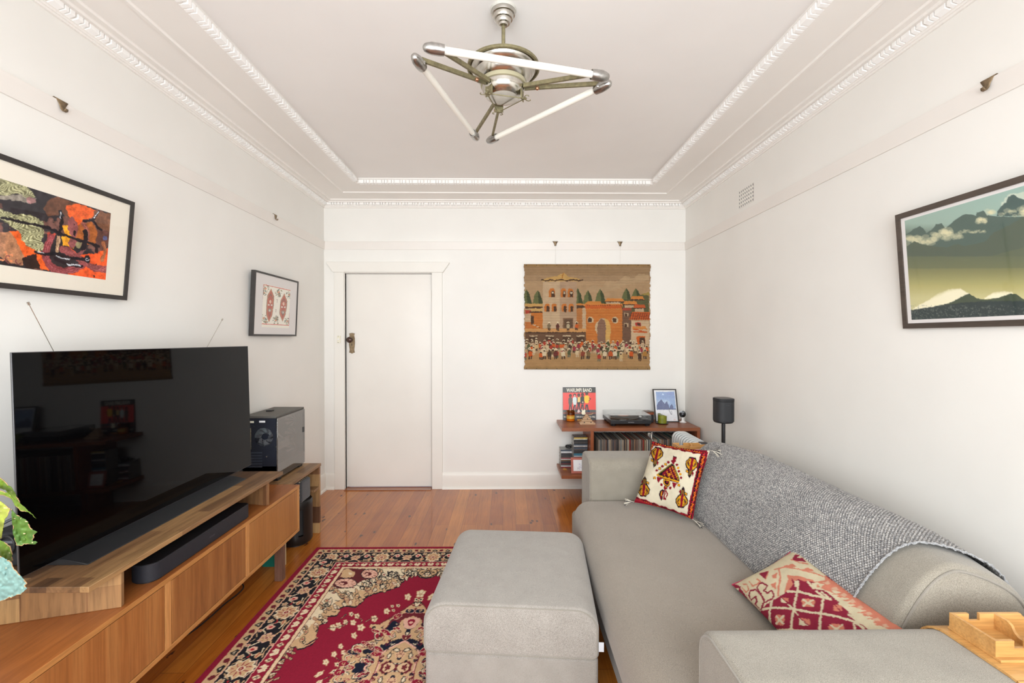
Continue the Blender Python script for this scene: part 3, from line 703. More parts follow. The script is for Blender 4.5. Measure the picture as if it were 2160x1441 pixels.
# black box with handle behind the near end of the television
bx = thing('black_box', 'black plastic box with a looped handle partly hidden behind the left end of the television', 'box', (-1.66, 1.61, RZ1))
MB().rbox(-1.715, -1.585, 1.52, 1.70, RZ1 + 0.0005, RZ1 + 0.115, 0.012, 4, res=2).build('box_body', 'blacksoft', bx)
MB().box(-1.70, -1.60, 1.512, 1.5205, RZ1 + 0.082, RZ1 + 0.09).build('trim_band', plain('grey_trim_band', (96, 98, 104), 0.5), bx)
MB().tube([(-1.695, 1.53, RZ1 + 0.112), (-1.69, 1.54, RZ1 + 0.135), (-1.64, 1.57, RZ1 + 0.165), (-1.60, 1.60, RZ1 + 0.175), (-1.59, 1.64, RZ1 + 0.16), (-1.59, 1.66, RZ1 + 0.112)], 0.005, 8).build('handle', plain('dark_grey_handle', (66, 68, 72), 0.5), bx)
lp = [(-1.640 + 0.026 * math.cos(a), 1.508, RZ1 + 0.078 + 0.03 * math.sin(a)) for a in np.linspace(0, 2 * PI, 24, endpoint=False)]
MB().tube(lp, 0.004, 8, closed=True).build('cable_coil', 'black', bx)

# end table, computer, subwoofer
et = thing('end_table', 'acacia block-board side table holding the computer beside the cabinet', 'side table', (-1.55, 3.14, 0))
MB().box(-1.715, -1.375, 2.90, 3.385, 0.492, 0.512).build('table_top', 'acacia_y', et, bevel=0.0015)
MB().box(-1.715, -1.380, 3.362, 3.384, 0.0, 0.492).build('side_panel', 'acacia_v', et, bevel=0.001)
MB().box(-1.715, -1.55, 2.902, 2.922, 0.0, 0.492).build('side_panel', 'acacia_v', et, bevel=0.001)
MB().box(-1.46, -1.382, 3.28, 3.362, 0.328, 0.346).build('ledge', 'acacia_y', et, bevel=0.001)
pc = thing('computer_tower', 'black desktop computer tower with a glass side panel on the acacia side table', 'computer', (-1.585, 3.14, 0.512))
px0, px1, py0, py1, pz0, pz1 = -1.700, -1.476, 2.945, 3.345, 0.532, 0.936
MB().box(px0, px1 - 0.006, py0, py1, pz1 - 0.014, pz1).build('top_panel', plain('dark_grey_mesh_panel', (92, 90, 86), 0.5, metal=0.3, bmp=0.3, bs_=900), pc, bevel=0.002)
MB().box(px0, px0 + 0.004, py0, py1, pz0, pz1 - 0.014).box(px0 + 0.004, px1 - 0.006, py0, py1, pz0, pz0 + 0.08).box(px0 + 0.004, px1 - 0.004, py1 - 0.02, py1, pz0 + 0.08, pz1 - 0.014).build('case_shell', plain('case_steel', (40, 40, 44), 0.5, metal=0.4), pc)
# rear plate with openings
fcx, fcz, fr = px1 - 0.088, pz1 - 0.135, 0.06
rp_ = MB()
def ring_plate(mb, cx, cz, r, x0, x1, z0, z1, y0, y1, n=40):
    vs = []; 
    for k in range(n):
        a = 2 * PI * k / n; c, s_ = math.cos(a), math.sin(a)
        t = min(((x1 - cx) if c > 0 else (cx - x0)) / max(abs(c), 1e-6), ((z1 - cz) if s_ > 0 else (cz - z0)) / max(abs(s_), 1e-6))
        vs += [(cx + r * c, y0, cz + r * s_), (cx + t * c, y0, cz + t * s_), (cx + r * c, y1, cz + r * s_), (cx + t * c, y1, cz + t * s_)]
    fs = []
    for k in range(n):
        j = (k + 1) % n; a, b = 4 * k, 4 * j
        fs += [(a, a + 1, b + 1, b), (a + 2, b + 2, b + 3, a + 3), (a, b, b + 2, a + 2)]
    mb.add(vs, fs)
ring_plate(rp_, fcx, fcz, fr, fcx - 0.068, px1 - 0.008, fcz - 0.068, fcz + 0.072, py0, py0 + 0.003)
rp_.box(px0 + 0.004, fcx - 0.068, py0, py0 + 0.003, fcz - 0.068, pz1 - 0.014).box(fcx - 0.068, px1 - 0.008, py0, py0 + 0.003, fcz + 0.072, pz1 - 0.014)
rp_.box(px0 + 0.004, px1 - 0.008, py0, py0 + 0.003, pz0, fcz - 0.068)
rear = plain('navy_black_steel', (32, 36, 48), 0.45, metal=0.3)
rpo = rp_.build('rear_plate', rear, pc)
# honeycomb grille wires and fan
gm = MB()
for k in range(-8, 9):
    w = math.sqrt(max(0, fr * fr - (k * 0.0072) ** 2))
    for ang in (0, 60, 120):
        a = math.radians(ang); d = Vector((math.cos(a), 0, math.sin(a))); n_ = Vector((-math.sin(a), 0, math.cos(a))); c = Vector((fcx, py0 + 0.002, fcz)) + n_ * (k * 0.0072)
        gm.tube([c - d * w, c + d * w], 0.0008, 4)
gm.build('fan_grille', rear, pc)
fm = MB().cyl((fcx, py0 + 0.012, fcz), (fcx, py0 + 0.03, fcz), 0.02, n=20)
fan = fm.build('fan', plain('fan_hub_navy', (40, 48, 66), 0.5), pc)
bl = MB()
for k in range(7):
    a = 2 * PI * k / 7; vs = []
    for q in range(5):
        r_ = 0.019 + q * 0.009; da = q * 0.16
        for e, yy in ((-0.34, 0.012), (0.12, 0.026)): vs.append((fcx + r_ * math.cos(a + da + e), py0 + yy, fcz + r_ * math.sin(a + da + e)))
    bl.add(vs, [(2 * q, 2 * q + 1, 2 * q + 3, 2 * q + 2) for q in range(4)], True)
bl.build('fan_blades', plain('grey_fan_blades', (170, 172, 176), 0.5), fan)
# rear fittings
MB().box(fcx - 0.104, fcx - 0.080, py0 - 0.002, py0 + 0.001, fcz - 0.078, fcz + 0.058).build('port_panel', plain('io_shield', (150, 142, 118), 0.4, metal=0.5, var=0.5, vs=120), pc)
sl = MB()
for k in range(6): sl.box(fcx - 0.115, fcx - 0.01, py0 - 0.002, py0 + 0.001, fcz - 0.105 - k * 0.018, fcz - 0.096 - k * 0.018)
sl.build('slot_covers', plain('slot_cover_steel', (66, 72, 84), 0.4, metal=0.5), pc)
MB().box(fcx - 0.105, fcx - 0.062, py0 - 0.0015, py0, pz1 - 0.043, pz1 - 0.031).build('sticker', plain('white_sticker', (226, 224, 206), 0.6), pc)
MB().box(fcx - 0.028, fcx + 0.010, py0 - 0.0015, py0, pz1 - 0.041, pz1 - 0.029).build('sticker', plain('white_sticker2', (232, 234, 236), 0.6), pc)
MB().cyl((fcx + 0.02, py0 - 0.004, fcz - 0.125), (fcx + 0.02, py0, fcz - 0.125), 0.004, n=10).build('thumbscrew', 'chrome', pc)
MB().box(fcx - 0.095, fcx - 0.02, py0 - 0.003, py0, pz0 + 0.004, pz0 + 0.05).build('power_supply', 'black', pc)
lpz = [(fcx + 0.003 + 0.008 * math.cos(a), py0 - 0.005, pz0 + 0.034 + 0.011 * math.sin(a)) for a in np.linspace(0, 2 * PI, 14, endpoint=False)]
MB().tube(lpz, 0.0022, 6, closed=True).build('cable_loop', plain('bronze_cable', (120, 92, 76), 0.5), pc)
# interior and glass
MB().box(px0 + 0.004, px0 + 0.01, py0 + 0.004, py1 - 0.02, pz0 + 0.08, pz1 - 0.02).build('motherboard', plain('grey_board', (84, 82, 80), 0.6, var=0.3, vs=40), pc)
MB().box(px0 + 0.02, px1 - 0.055, py0 + 0.10, py0 + 0.28, pz0 + 0.155, pz0 + 0.205).box(px0 + 0.02, px1 - 0.052, py0 + 0.102, py0 + 0.278, pz0 + 0.178, pz0 + 0.182).build('graphics_card', plain('white_graphics_card', (214, 216, 216), 0.4), pc, bevel=0.003)
MB().rbox(px0 + 0.02, px1 - 0.06, py0 + 0.03, py0 + 0.11, pz1 - 0.15, pz1 - 0.05, 0.012, 4, res=2).build('cpu_cooler', plain('white_cooler', (200, 208, 210), 0.4), pc)
MB().tube([(px1 - 0.06, py0 + 0.09, pz1 - 0.12), (px1 - 0.04, py0 + 0.13, pz1 - 0.16), (px1 - 0.05, py0 + 0.19, pz1 - 0.19)], 0.006, 8).build('cooling_hose', plain('pale_hose', (180, 178, 174), 0.5), pc)
for q in range(3):
    cz_ = pz1 - 0.09 - q * 0.1; fmb = MB()
    for k in range(7):
        a = 2 * PI * k / 7; fmb.add([(px1 - 0.05 - 0.06 * 0, py1 - 0.03, cz_), (px1 - 0.09 + 0.045 * math.cos(a), py1 - 0.03, cz_ + 0.045 * math.sin(a)), (px1 - 0.09 + 0.045 * math.cos(a + 0.5), py1 - 0.024, cz_ + 0.045 * math.sin(a + 0.5))], [(0, 1, 2)])
    fmb.build('front_fan', plain('taupe_fan', (150, 140, 130), 0.6), pc)
MB().box(px1 - 0.004, px1, py0, py1, pz0, pz1 - 0.014).build('side_glass', glass('smoked_side_glass', (0.62, 0.60, 0.58), 0.17, 0.03), pc, bevel=0.001)
fr_ = MB().box(px1 - 0.006, px1 - 0.0045, py0, py1, pz1 - 0.03, pz1 - 0.014).box(px1 - 0.006, px1 - 0.0045, py0, py1, pz0, pz0 + 0.09).box(px1 - 0.006, px1 - 0.0045, py0, py0 + 0.014, pz0, pz1 - 0.014).box(px1 - 0.006, px1 - 0.0045, py1 - 0.03, py1, pz0, pz1 - 0.014)
fr_.build('glass_border', plain('grey_border_print', (84, 82, 80), 0.4), pc)
text_mesh('WHITE BASE', plain('side_lettering', (190, 190, 190), 0.5), pc, (px1 + 0.0003, py1 - 0.14, pz0 + 0.045), (0, 1, 0), (0, 0, 1), width=0.1, name='lettering') if False else None
MB().box(px1 - 0.001, px1 + 0.002, py1 - 0.035, py1 - 0.012, pz0 + 0.225, pz0 + 0.262).build('latch', 'black', pc)
MB().box(px0 + 0.05, px0 + 0.09, py0 + 0.19, py0 + 0.225, pz1, pz1 + 0.008).build('button', 'black', pc, bevel=0.002)
for x in (px0 + 0.02, px1 - 0.04):
    for y in (py0 + 0.02, py1 - 0.07): MB().prism([(y, 0.5122), (y + 0.045, 0.5122), (y + 0.05, pz0), (y, pz0)], 'yz', x, x + 0.03).build('foot', 'black', pc)
# subwoofer: black cylinder with a vertical slot
sbw = thing('subwoofer', 'black cylindrical subwoofer with a vertical slot on the floor under the side table', 'subwoofer', (-1.492, 3.225, 0))
n_ = 64; vs = []; fs = []; H0, H1, R_ = 0.012, 0.303, 0.112
zs_ = [H0, H0 + 0.012, 0.07, 0.085, 0.235, 0.25, H1 - 0.012, H1]
rz = [R_ - 0.006, R_, R_, R_, R_, R_, R_, R_ - 0.006]
sm = MB()
for k, (z, r_) in enumerate(zip(zs_, rz)):
    for i in range(n_): a = 2 * PI * i / n_; vs.append((-1.492 + r_ * math.cos(a), 3.225 + r_ * math.sin(a), z))
def slot(i, k):
    a = (360 * (i + 0.5) / n_) % 360
    return 2 <= k <= 4 and (306 < a < 322)
for k in range(len(zs_) - 1):
    for i in range(n_):
        if slot(i, k): continue
        fs.append((k * n_ + i, k * n_ + (i + 1) % n_, (k + 1) * n_ + (i + 1) % n_, (k + 1) * n_ + i))
fs.append(tuple(range(n_ - 1, -1, -1))); fs.append(tuple((len(zs_) - 1) * n_ + i for i in range(n_)))
sm.add(vs, fs, True); sm.build('cabinet', plain('satin_black_shell', (24, 22, 22), 0.38), sbw)
sx_, sy_ = -1.492 + 0.086 * math.cos(math.radians(314)), 3.225 + 0.086 * math.sin(math.radians(314))
MB().box(-0.025, 0.025, -0.006, 0.02, 0.07, 0.25, Matrix.Translation((sx_, sy_, 0)) @ Matrix.Rotation(math.radians(44), 4, 'Z')).build('slot_lining', plain('slot_grey', (46, 46, 48), 0.5), sbw)
MB().cyl((-1.492, 3.225, 0.0), (-1.492, 3.225, 0.013), 0.09, n=32).build('base', 'black', sbw)
cb = thing('storage_cube', 'small dark grey fabric box with a patterned strap on top of the subwoofer', 'fabric box', (-1.49, 3.205, 0.303))
MB().rbox(-1.575, -1.405, 3.130, 3.275, 0.3035, 0.448, 0.014, 5, res=3).build('fabric_body', fabric('charcoal_fabric', (48, 50, 54), (86, 88, 92)), cb)
cvs = Cv(0, 0, 30, 90, 1, (196, 184, 160))
for q in range(0, 90, 9): cvs.poly([(0, q), (15, q + 5), (30, q), (30, q + 3), (15, q + 8), (0, q + 3)], (60, 56, 60)); cvs.ell(15, q + 1, 3, 2, (120, 60, 50))
P = plane_pts((-1.405 + 0.0007 - 0.16, 3.1285, 0.0), (0, 0, 0), (0, 0, 0), 2, 2)
def strap_pts():
    path = [(-1.5, 3.127, 0.32), (-1.5, 3.127, 0.44), (-1.5, 3.14, 0.4505), (-1.5, 3.268, 0.4505)]
    return path
rows = []
pth = [(3.1275, 0.33), (3.1275, 0.43), (3.134, 0.4445), (3.145, 0.4505), (3.265, 0.4505)]
tt = np.linspace(0, 1, 46); seg = [0]; 
for a, b in zip(pth[:-1], pth[1:]): seg.append(seg[-1] + math.dist(a, b))
yy = np.interp(tt * seg[-1], seg, [p_[0] for p_ in pth]); zz = np.interp(tt * seg[-1], seg, [p_[1] for p_ in pth])
xx = np.linspace(-1.452, -1.418, 16)
P = np.stack([np.tile(xx, (46, 1)), np.tile(yy[:, None], (1, 16)), np.tile(zz[:, None], (1, 16))], -1)
C = cvs.sample(np.tile(np.linspace(0, 29, 16), (46, 1)), np.tile((tt * 89)[:, None], (1, 16)))
grid_mesh('strap', P, C, attrmat('strap_weave', 0.9), cb)
# teal box and cable under the cabinet
tb = thing('teal_book', 'teal book with cream page edges standing on the floor behind the cabinet leg', 'book', (-1.46, 2.90, 0))
MB().box(-1.535, -1.405, 2.893, 2.897, 0.0, 0.27).box(-1.535, -1.395, 2.870, 2.873, 0.0, 0.27).box(-1.537, -1.533, 2.870, 2.897, 0.0, 0.27).build('cover', plain('teal_cover', (18, 120, 104), 0.5), tb)
MB().box(-1.532, -1.398, 2.8735, 2.8925, 0.004, 0.264).build('pages', plain('cream_pages', (206, 190, 150), 0.8), tb)
cpts = [(-1.66, 2.10, 0.20), (-1.60, 2.12, 0.06), (-1.55, 2.20, 0.006), (-1.525, 2.32, 0.005), (-1.52, 2.46, 0.005), (-1.505, 2.56, 0.005), (-1.515, 2.63, 0.006), (-1.56, 2.66, 0.02), (-1.62, 2.64, 0.08), (-1.66, 2.62, 0.2)]
def smooth_path(pts, n=6):
    P = [Vector(p) for p in pts]; out = []
    for i in range(len(P) - 1):
        a, b, c, d = P[max(i - 1, 0)], P[i], P[i + 1], P[min(i + 2, len(P) - 1)]
        for k in range(n):
            t = k / n; out.append(0.5 * ((2 * b) + (c - a) * t + (2 * a - 5 * b + 4 * c - d) * t * t + (3 * b - a - 3 * c + d) * t ** 3))
    return out + [P[-1]]
tag(MB().tube(smooth_path(cpts), 0.0035, 8).build('power_cable', 'black'), 'black power cable looping down onto the floor beneath the teak cabinet', 'cable')

# ================================================================== CEILING LIGHT
LX, LY = -0.013, 1.888
PZ = 2.44
cl = thing('ceiling_light', 'vintage ceiling light of three fluorescent tubes in a triangle around a nickel bowl', 'ceiling light', (LX, LY, ZC))
MB().lathe((LX, LY, 0), [(0.0, ZC - 0.0005), (0.0535, ZC - 0.0005), (0.0535, ZC - 0.006), (0.050, ZC - 0.010)], 40).build('plaster_ring', plain('chipped_white_plaster', (196, 193, 184), 0.7, bmp=0.6, bs_=200), cl)
MB().lathe((LX, LY, 0), [(0.0, ZC - 0.008), (0.0495, ZC - 0.009), (0.0500, ZC - 0.016), (0.0475, ZC - 0.024), (0.0425, ZC - 0.026), (0.0415, ZC - 0.036), (0.0375, ZC - 0.042), (0.0320, ZC - 0.043), (0.0310, ZC - 0.052), (0.0270, ZC - 0.058), (0.0200, ZC - 0.059), (0.0180, ZC - 0.068), (0.0120, ZC - 0.071), (0.0, ZC - 0.072)], 40).build('ceiling_rose', 'chrome', cl)
MB().cyl((LX, LY, ZC - 0.07), (LX, LY, 2.59), 0.0078, n=16).build('rod', 'olive', cl)
MB().lathe((LX, LY, 0), [(0.0, 2.600), (0.05, 2.598), (0.11, 2.585), (0.148, 2.560), (0.1495, 2.548), (0.143, 2.546), (0.141, 2.552), (0.132, 2.552)], 56).build('top_cover', 'olive', cl)
MB().lathe((LX, LY, 0), [(0.136, 2.5515), (0.132, 2.542), (0.121, 2.530), (0.1175, 2.5285), (0.116, 2.524), (0.108, 2.508), (0.101, 2.499), (0.095, 2.494)], 56).build('upper_bowl', 'chrome', cl)
MB().lathe((LX, LY, 0), [(0.094, 2.497), (0.094, 2.478), (0.088, 2.476)], 56).build('collar', plain('cream_collar', (186, 180, 150), 0.35, metal=0.3), cl)
MB().lathe((LX, LY, 0), [(0.088, 2.4765), (0.087, 2.462), (0.082, 2.449), (0.073, 2.438), (0.060, 2.430), (0.058, 2.4305), (0.0, 2.4305)], 56).build('lower_bowl', 'chrome', cl)
tubes = [((915, 103), (1266, 160)), ((882, 130), (1002, 287)), ((1038, 294), (1272, 182))]
ends = []
for (a, b) in tubes:
    A, B = UZ(*a, PZ), UZ(*b, PZ); d = (B - A).normalized()
    MB().cyl(A + d * 0.01, B - d * 0.01, 0.0128, n=20).build('fluorescent_tube', 'tube', cl); ends.append((A, B, d))
Vc = Vector((LX, LY, PZ))
for (A, B, d) in ends:
    for P0, dd in ((A, -d), (B, d)):
        inw = (Vc - P0); inw.z = 0; inw.normalize()
        # a bullet cap that turns slightly inward at its open end
        cp = MB(); r_ = 0.0185
        cp.lathe(P0 - dd * 0.030, [(r_ - 0.003, -0.006), (r_, -0.006), (r_ + 0.0018, 0.012), (r_ + 0.0015, 0.038), (r_ - 0.002, 0.052), (r_ * 0.68, 0.062), (r_ * 0.34, 0.067), (0.0, 0.0685)], 22, axis=dd)
        cp.cyl(P0 + dd * 0.004 + inw * 0.004, P0 + dd * 0.004 + inw * 0.026, 0.011, 0.010, n=14)
        cp.build('end_cap', 'cap', cl)
groups = [((ends[0][0], ends[1][0])), ((ends[0][1], ends[2][1])), ((ends[1][1], ends[2][0]))]
hub_pts = []
for (p, q) in groups:
    m = (p + q) / 2; o = (m - Vector((LX, LY, m.z))); o.z = 0; o.normalize(); sd = Vector((-o.y, o.x, 0))
    base = Vector((LX, LY, 2.464)) + o * 0.088; hub_pts.append((base, o, sd))
    for e in (p, q):
        sgn = 1 if (e - m).dot(sd) > 0 else -1
        tgt = Vector((e.x, e.y, 2.452)); inw = (Vector((LX, LY, 2.452)) - tgt); inw.normalize()
        MB().beam(base + sd * (0.010 * sgn), tgt + inw * 0.012, 0.009, 0.016).build('arm', 'olive', cl)
    MB().beam(base - o * 0.008 + Vector((0, 0, 0.014)), base - o * 0.008 - Vector((0, 0, 0.052)), 0.038, 0.004, up=o).build('bracket', 'olive', cl)
    MB().sphere(base + o * 0.055 + Vector((0, 0, -0.014)), 0.008, 12).build('rivet', plain('copper_rivet', (190, 140, 110), 0.3, metal=1.0), cl)
for k in range(3):
    (b0_, o0, s0), (b1_, o1, s1) = hub_pts[k], hub_pts[(k + 1) % 3]
    A = b0_ + Vector((0, 0, -0.048)) + o0 * 0.004; B = b1_ + Vector((0, 0, -0.048)) + o1 * 0.004
    MB().tube([A, B], 0.0022, 6).build('tie_wire', 'olive', cl)
    hk = MB()
    for sg in (-1, 1):
        c = A + s0 * (0.016 * sg); hk.tube([A, c + o0 * 0.002, c + o0 * 0.010 + s0 * (0.007 * sg), c + o0 * 0.018 + s0 * (0.004 * sg), c + o0 * 0.019 - s0 * (0.003 * sg)], 0.0018, 6)
    hk.sphere(A, 0.008, 10, sz=0.6); hk.build('wire_hook', 'olive', cl)

# ================================================================== SOFA
sofa = thing('sofa', 'large beige-grey fabric sofa with low rounded arms along the right wall', 'sofa', (0.95, 1.95, 0))
AY0, AY1, BY0, BY1 = 0.92, 1.215, 2.80, 3.10
AZ = 0.684
MB().rbox(0.44, 1.51, 0.96, 3.07, 0.05, 0.28, (0.03, 0.03, 0.03), 4).build('base_frame', 'sofa', sofa)
def seat_fn(p):
    q = p.copy(); w = max(0.0, min(1.0, (0.75 - p.x) / 0.38)); q.x += 0.03 * w * (p.y - 1.14) / 1.64
    q.x -= 0.012 * w * math.sin(PI * max(0, min(1, (p.y - 1.16) / 1.6)))
    return q
MB().rbox(0.382, 1.12, 1.215, 2.800, 0.225, 0.447, (0.10, 0.055, 0.095), 10, crown=0.012, fn=seat_fn, res=14).build('seat_cushion', 'seat', sofa)
def arm(y0, y1, x0):
    mb = MB(); mb.loaf('x', x0, 1.52, y0, y1, 0.06, AZ, 0.075, 0.070, 0.02, 0.018); o = mb.build('arm', 'sofa', sofa)
    MB().tube([Vector(q) for q in mb.seam[0]], 0.0032, 6).build('piping', 'piping', o)
arm(AY0, AY1, 0.516); arm(BY0, BY1, 0.514)
bprof = [(1.035, 0.36), (1.045, 0.45), (1.068, 0.53), (1.100, 0.61), (1.140, 0.685), (1.180, 0.740), (1.220, 0.776), (1.265, 0.795), (1.320, 0.800), (1.380, 0.794), (1.430, 0.781), (1.470, 0.758), (1.498, 0.715), (1.508, 0.64), (1.510, 0.36)]
def cr(pts, n=4): return [(p.x, p.y) for p in [Vector((q.x, q.y, 0)) for q in smooth_path([(a, b, 0) for a, b in pts], n)]]
bp = cr(bprof, 3); bc = (1.27, 0.55)
def bsec(y, inset):
    out = []
    for i, (x, z) in enumerate(bp):
        a = bp[max(i - 1, 0)]; b = bp[min(i + 1, len(bp) - 1)]; t = Vector((b[0] - a[0], b[1] - a[1])); t.normalize(); n_ = Vector((-t.y, t.x))
        e_ = max(0.0, 1 - min(y - by_0, by_1 - y) / 0.30) ** 1.5; dz_ = 0.055 * e_ * max(0.0, (x - 1.27) / 0.2) if z > 0.5 else 0.0
        out.append((x - n_.x * inset, y, z - n_.y * inset - dz_))
    return out
bk = MB(); rows = []; r_ = 0.045
by_0, by_1 = 1.265, 2.798
ys = [(by_0 + r_ * (1 - math.cos(k * PI / 16)) * 0.6, r_ * (1 - math.sin(k * PI / 16))) for k in range(9)]
ysl = ys + [(y, 0.0) for y in np.linspace(by_0 + r_, by_1 - r_, 16)] + [(by_1 - (a - by_0), b) for a, b in reversed(ys)]
for y, ins_ in ysl: rows.append(bsec(y, ins_))
m_ = len(bp); vs = [p for r in rows for p in r]; fs = []
for i in range(len(rows) - 1):
    for j in range(m_ - 1): fs.append((i * m_ + j, i * m_ + j + 1, (i + 1) * m_ + j + 1, (i + 1) * m_ + j))
fs.append(tuple(range(m_))); fs.append(tuple((len(rows) - 1) * m_ + j for j in reversed(range(m_))))
bk.add(vs, fs, True); bko = bk.build('backrest', 'sofa', sofa)
MB().tube([Vector(p) for p in bsec(by_0 + 0.004, 0.016)], 0.0035, 6).build('piping', 'piping', bko)
MB().rbox(1.495, 1.555, 0.93, 3.09, 0.05, 0.665, (0.03, 0.03, 0.03), 4).build('back_frame', 'sofa', sofa)
for x in (0.50, 1.40):
    for y in (1.02, 3.0): MB().cyl((x, y, 0), (x, y, 0.055), 0.022, 0.026, n=16).build('leg', 'black', sofa)

# knitted throw over the back
th_ = None
full = [(1.052, 0.452)] + [p for p in bp if p[1] > 0.46 and p[0] < 1.50]
fa = np.array(full); ds = np.concatenate([[0], np.cumsum(np.hypot(*np.diff(fa, axis=0).T))]); L_ = ds[-1]
nS, nY = 300, 590
s_ = np.linspace(0, L_, nS); xs = np.interp(s_, ds, fa[:, 0]); zs2 = np.interp(s_, ds, fa[:, 1])
tx = np.gradient(xs); tz = np.gradient(zs2); nl = np.hypot(tx, tz); nx_, nz_ = -tz / nl, tx / nl
u_ = np.linspace(0, 1, nY)
ynear = 1.41 - 0.075 * np.clip(s_ / L_ * 1.3, 0, 1) + 0.03 * np.sin(s_ / L_ * PI)
Yg = ynear[:, None] + (2.803 - ynear[:, None]) * u_[None, :]
Sg = np.tile(s_[:, None], (1, nY)); pch = 0.0118
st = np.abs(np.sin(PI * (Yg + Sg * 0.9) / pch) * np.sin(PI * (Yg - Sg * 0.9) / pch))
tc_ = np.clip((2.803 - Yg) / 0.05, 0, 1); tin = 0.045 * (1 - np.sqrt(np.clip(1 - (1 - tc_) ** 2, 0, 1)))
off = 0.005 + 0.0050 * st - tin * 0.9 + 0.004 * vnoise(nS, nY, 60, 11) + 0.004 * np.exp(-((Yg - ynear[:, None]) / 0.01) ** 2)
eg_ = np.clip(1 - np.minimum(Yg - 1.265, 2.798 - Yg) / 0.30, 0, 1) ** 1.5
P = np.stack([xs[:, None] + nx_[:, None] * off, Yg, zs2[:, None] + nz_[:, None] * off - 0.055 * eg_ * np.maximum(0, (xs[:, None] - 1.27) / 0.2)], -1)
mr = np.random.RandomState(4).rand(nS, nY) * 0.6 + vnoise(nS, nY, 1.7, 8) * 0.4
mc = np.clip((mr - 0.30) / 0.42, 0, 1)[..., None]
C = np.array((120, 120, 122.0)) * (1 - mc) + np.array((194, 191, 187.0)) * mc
C = C * (0.93 + 0.14 * fbm(nS, nY, 80, 21)[..., None]) * (0.62 + 0.38 * np.clip(st * 2.2, 0, 1))[..., None]  # last factor darkens the stitch gaps, shade painted into the wool colour
thr = thing('throw', 'chunky grey knitted throw draped over the back of the sofa', 'throw blanket', (1.25, 2.05, 0.80))
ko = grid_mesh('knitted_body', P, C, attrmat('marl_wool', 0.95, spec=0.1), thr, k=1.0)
ed = [Vector(P[i, 2]) + Vector((nx_[i] * 0.002, -0.002, nz_[i] * 0.002)) for i in range(0, nS, 3)]
e1 = [p + Vector((0, 0.0017 * math.cos(i * 0.9), 0.0017 * math.sin(i * 0.9))) for i, p in enumerate(ed)]
e2 = [p + Vector((0, -0.0017 * math.cos(i * 0.9), -0.0017 * math.sin(i * 0.9))) for i, p in enumerate(ed)]
MB().tube(e1, 0.0023, 6).tube(e2, 0.0023, 6).build('braided_edge', fabric('marl_edge', (110, 112, 116), (170, 170, 170), 400), thr)

# cushions
def pillow(name, label, c4, thick, cv, sc_, ox, oy, matname, backc, inset=0.0, n=130, m=None, bulge=1.0, wav=0.004, seed=1, back_thick=None, pin=2.4):
    TLc, TRc, BRc, BLc = [Vector(c) for c in c4]; m = m or n
    nn = (TRc - TLc).cross(BLc - TLc).normalized()
    if nn.dot(Vector((0, 0, EYE)) - TLc) < 0: nn = -nn
    t = thing(name, label, 'cushion', tuple((BLc + BRc) / 2))
    u = np.linspace(-1, 1, m)[None, :, None]; v = np.linspace(-1, 1, n)[:, None, None]
    a = (u + 1) / 2; b = (v + 1) / 2
    A = [np.array(c) for c in (TLc, TRc, BRc, BLc)]
    # edges pull in a little between the corners
    pa = 0.035 * (1 - v ** 2); pb = 0.035 * (1 - u ** 2)
    a2 = a + pa * (0.5 - a) * 2 * np.abs(u) ** 3; b2 = b + pb * (0.5 - b) * 2 * np.abs(v) ** 3
    F = A[0] * (1 - a2) * (1 - b2) + A[1] * a2 * (1 - b2) + A[2] * a2 * b2 + A[3] * (1 - a2) * b2
    h = (1 - np.abs(u) ** pin) ** 0.62 * (1 - np.abs(v) ** pin) ** 0.62
    wr_ = (fbm(n, m, 22, seed)[..., None] - 0.5) * wav * 2 * (h > 0.02)
    N_ = np.array(nn)
    Pf = F + N_ * (h * thick + wr_ + 0.0012); Pb = F - N_ * (h * (back_thick if back_thick is not None else thick) - wr_ * 0.5 + 0.0)
    C = traced(cv, Pf, sc_, ox, oy)
    mm = attrmat(matname, 0.95, bmp=0.5, bsc=420, spec=0.1)
    fo = grid_mesh('front_cover', Pf, C, mm, t, k=0.88)
    grid_mesh('back_cover', Pb, np.tile(np.array(backc, float), (n, m, 1)), mm, t, flip=True, k=0.85)
    return t, fo, F, nn
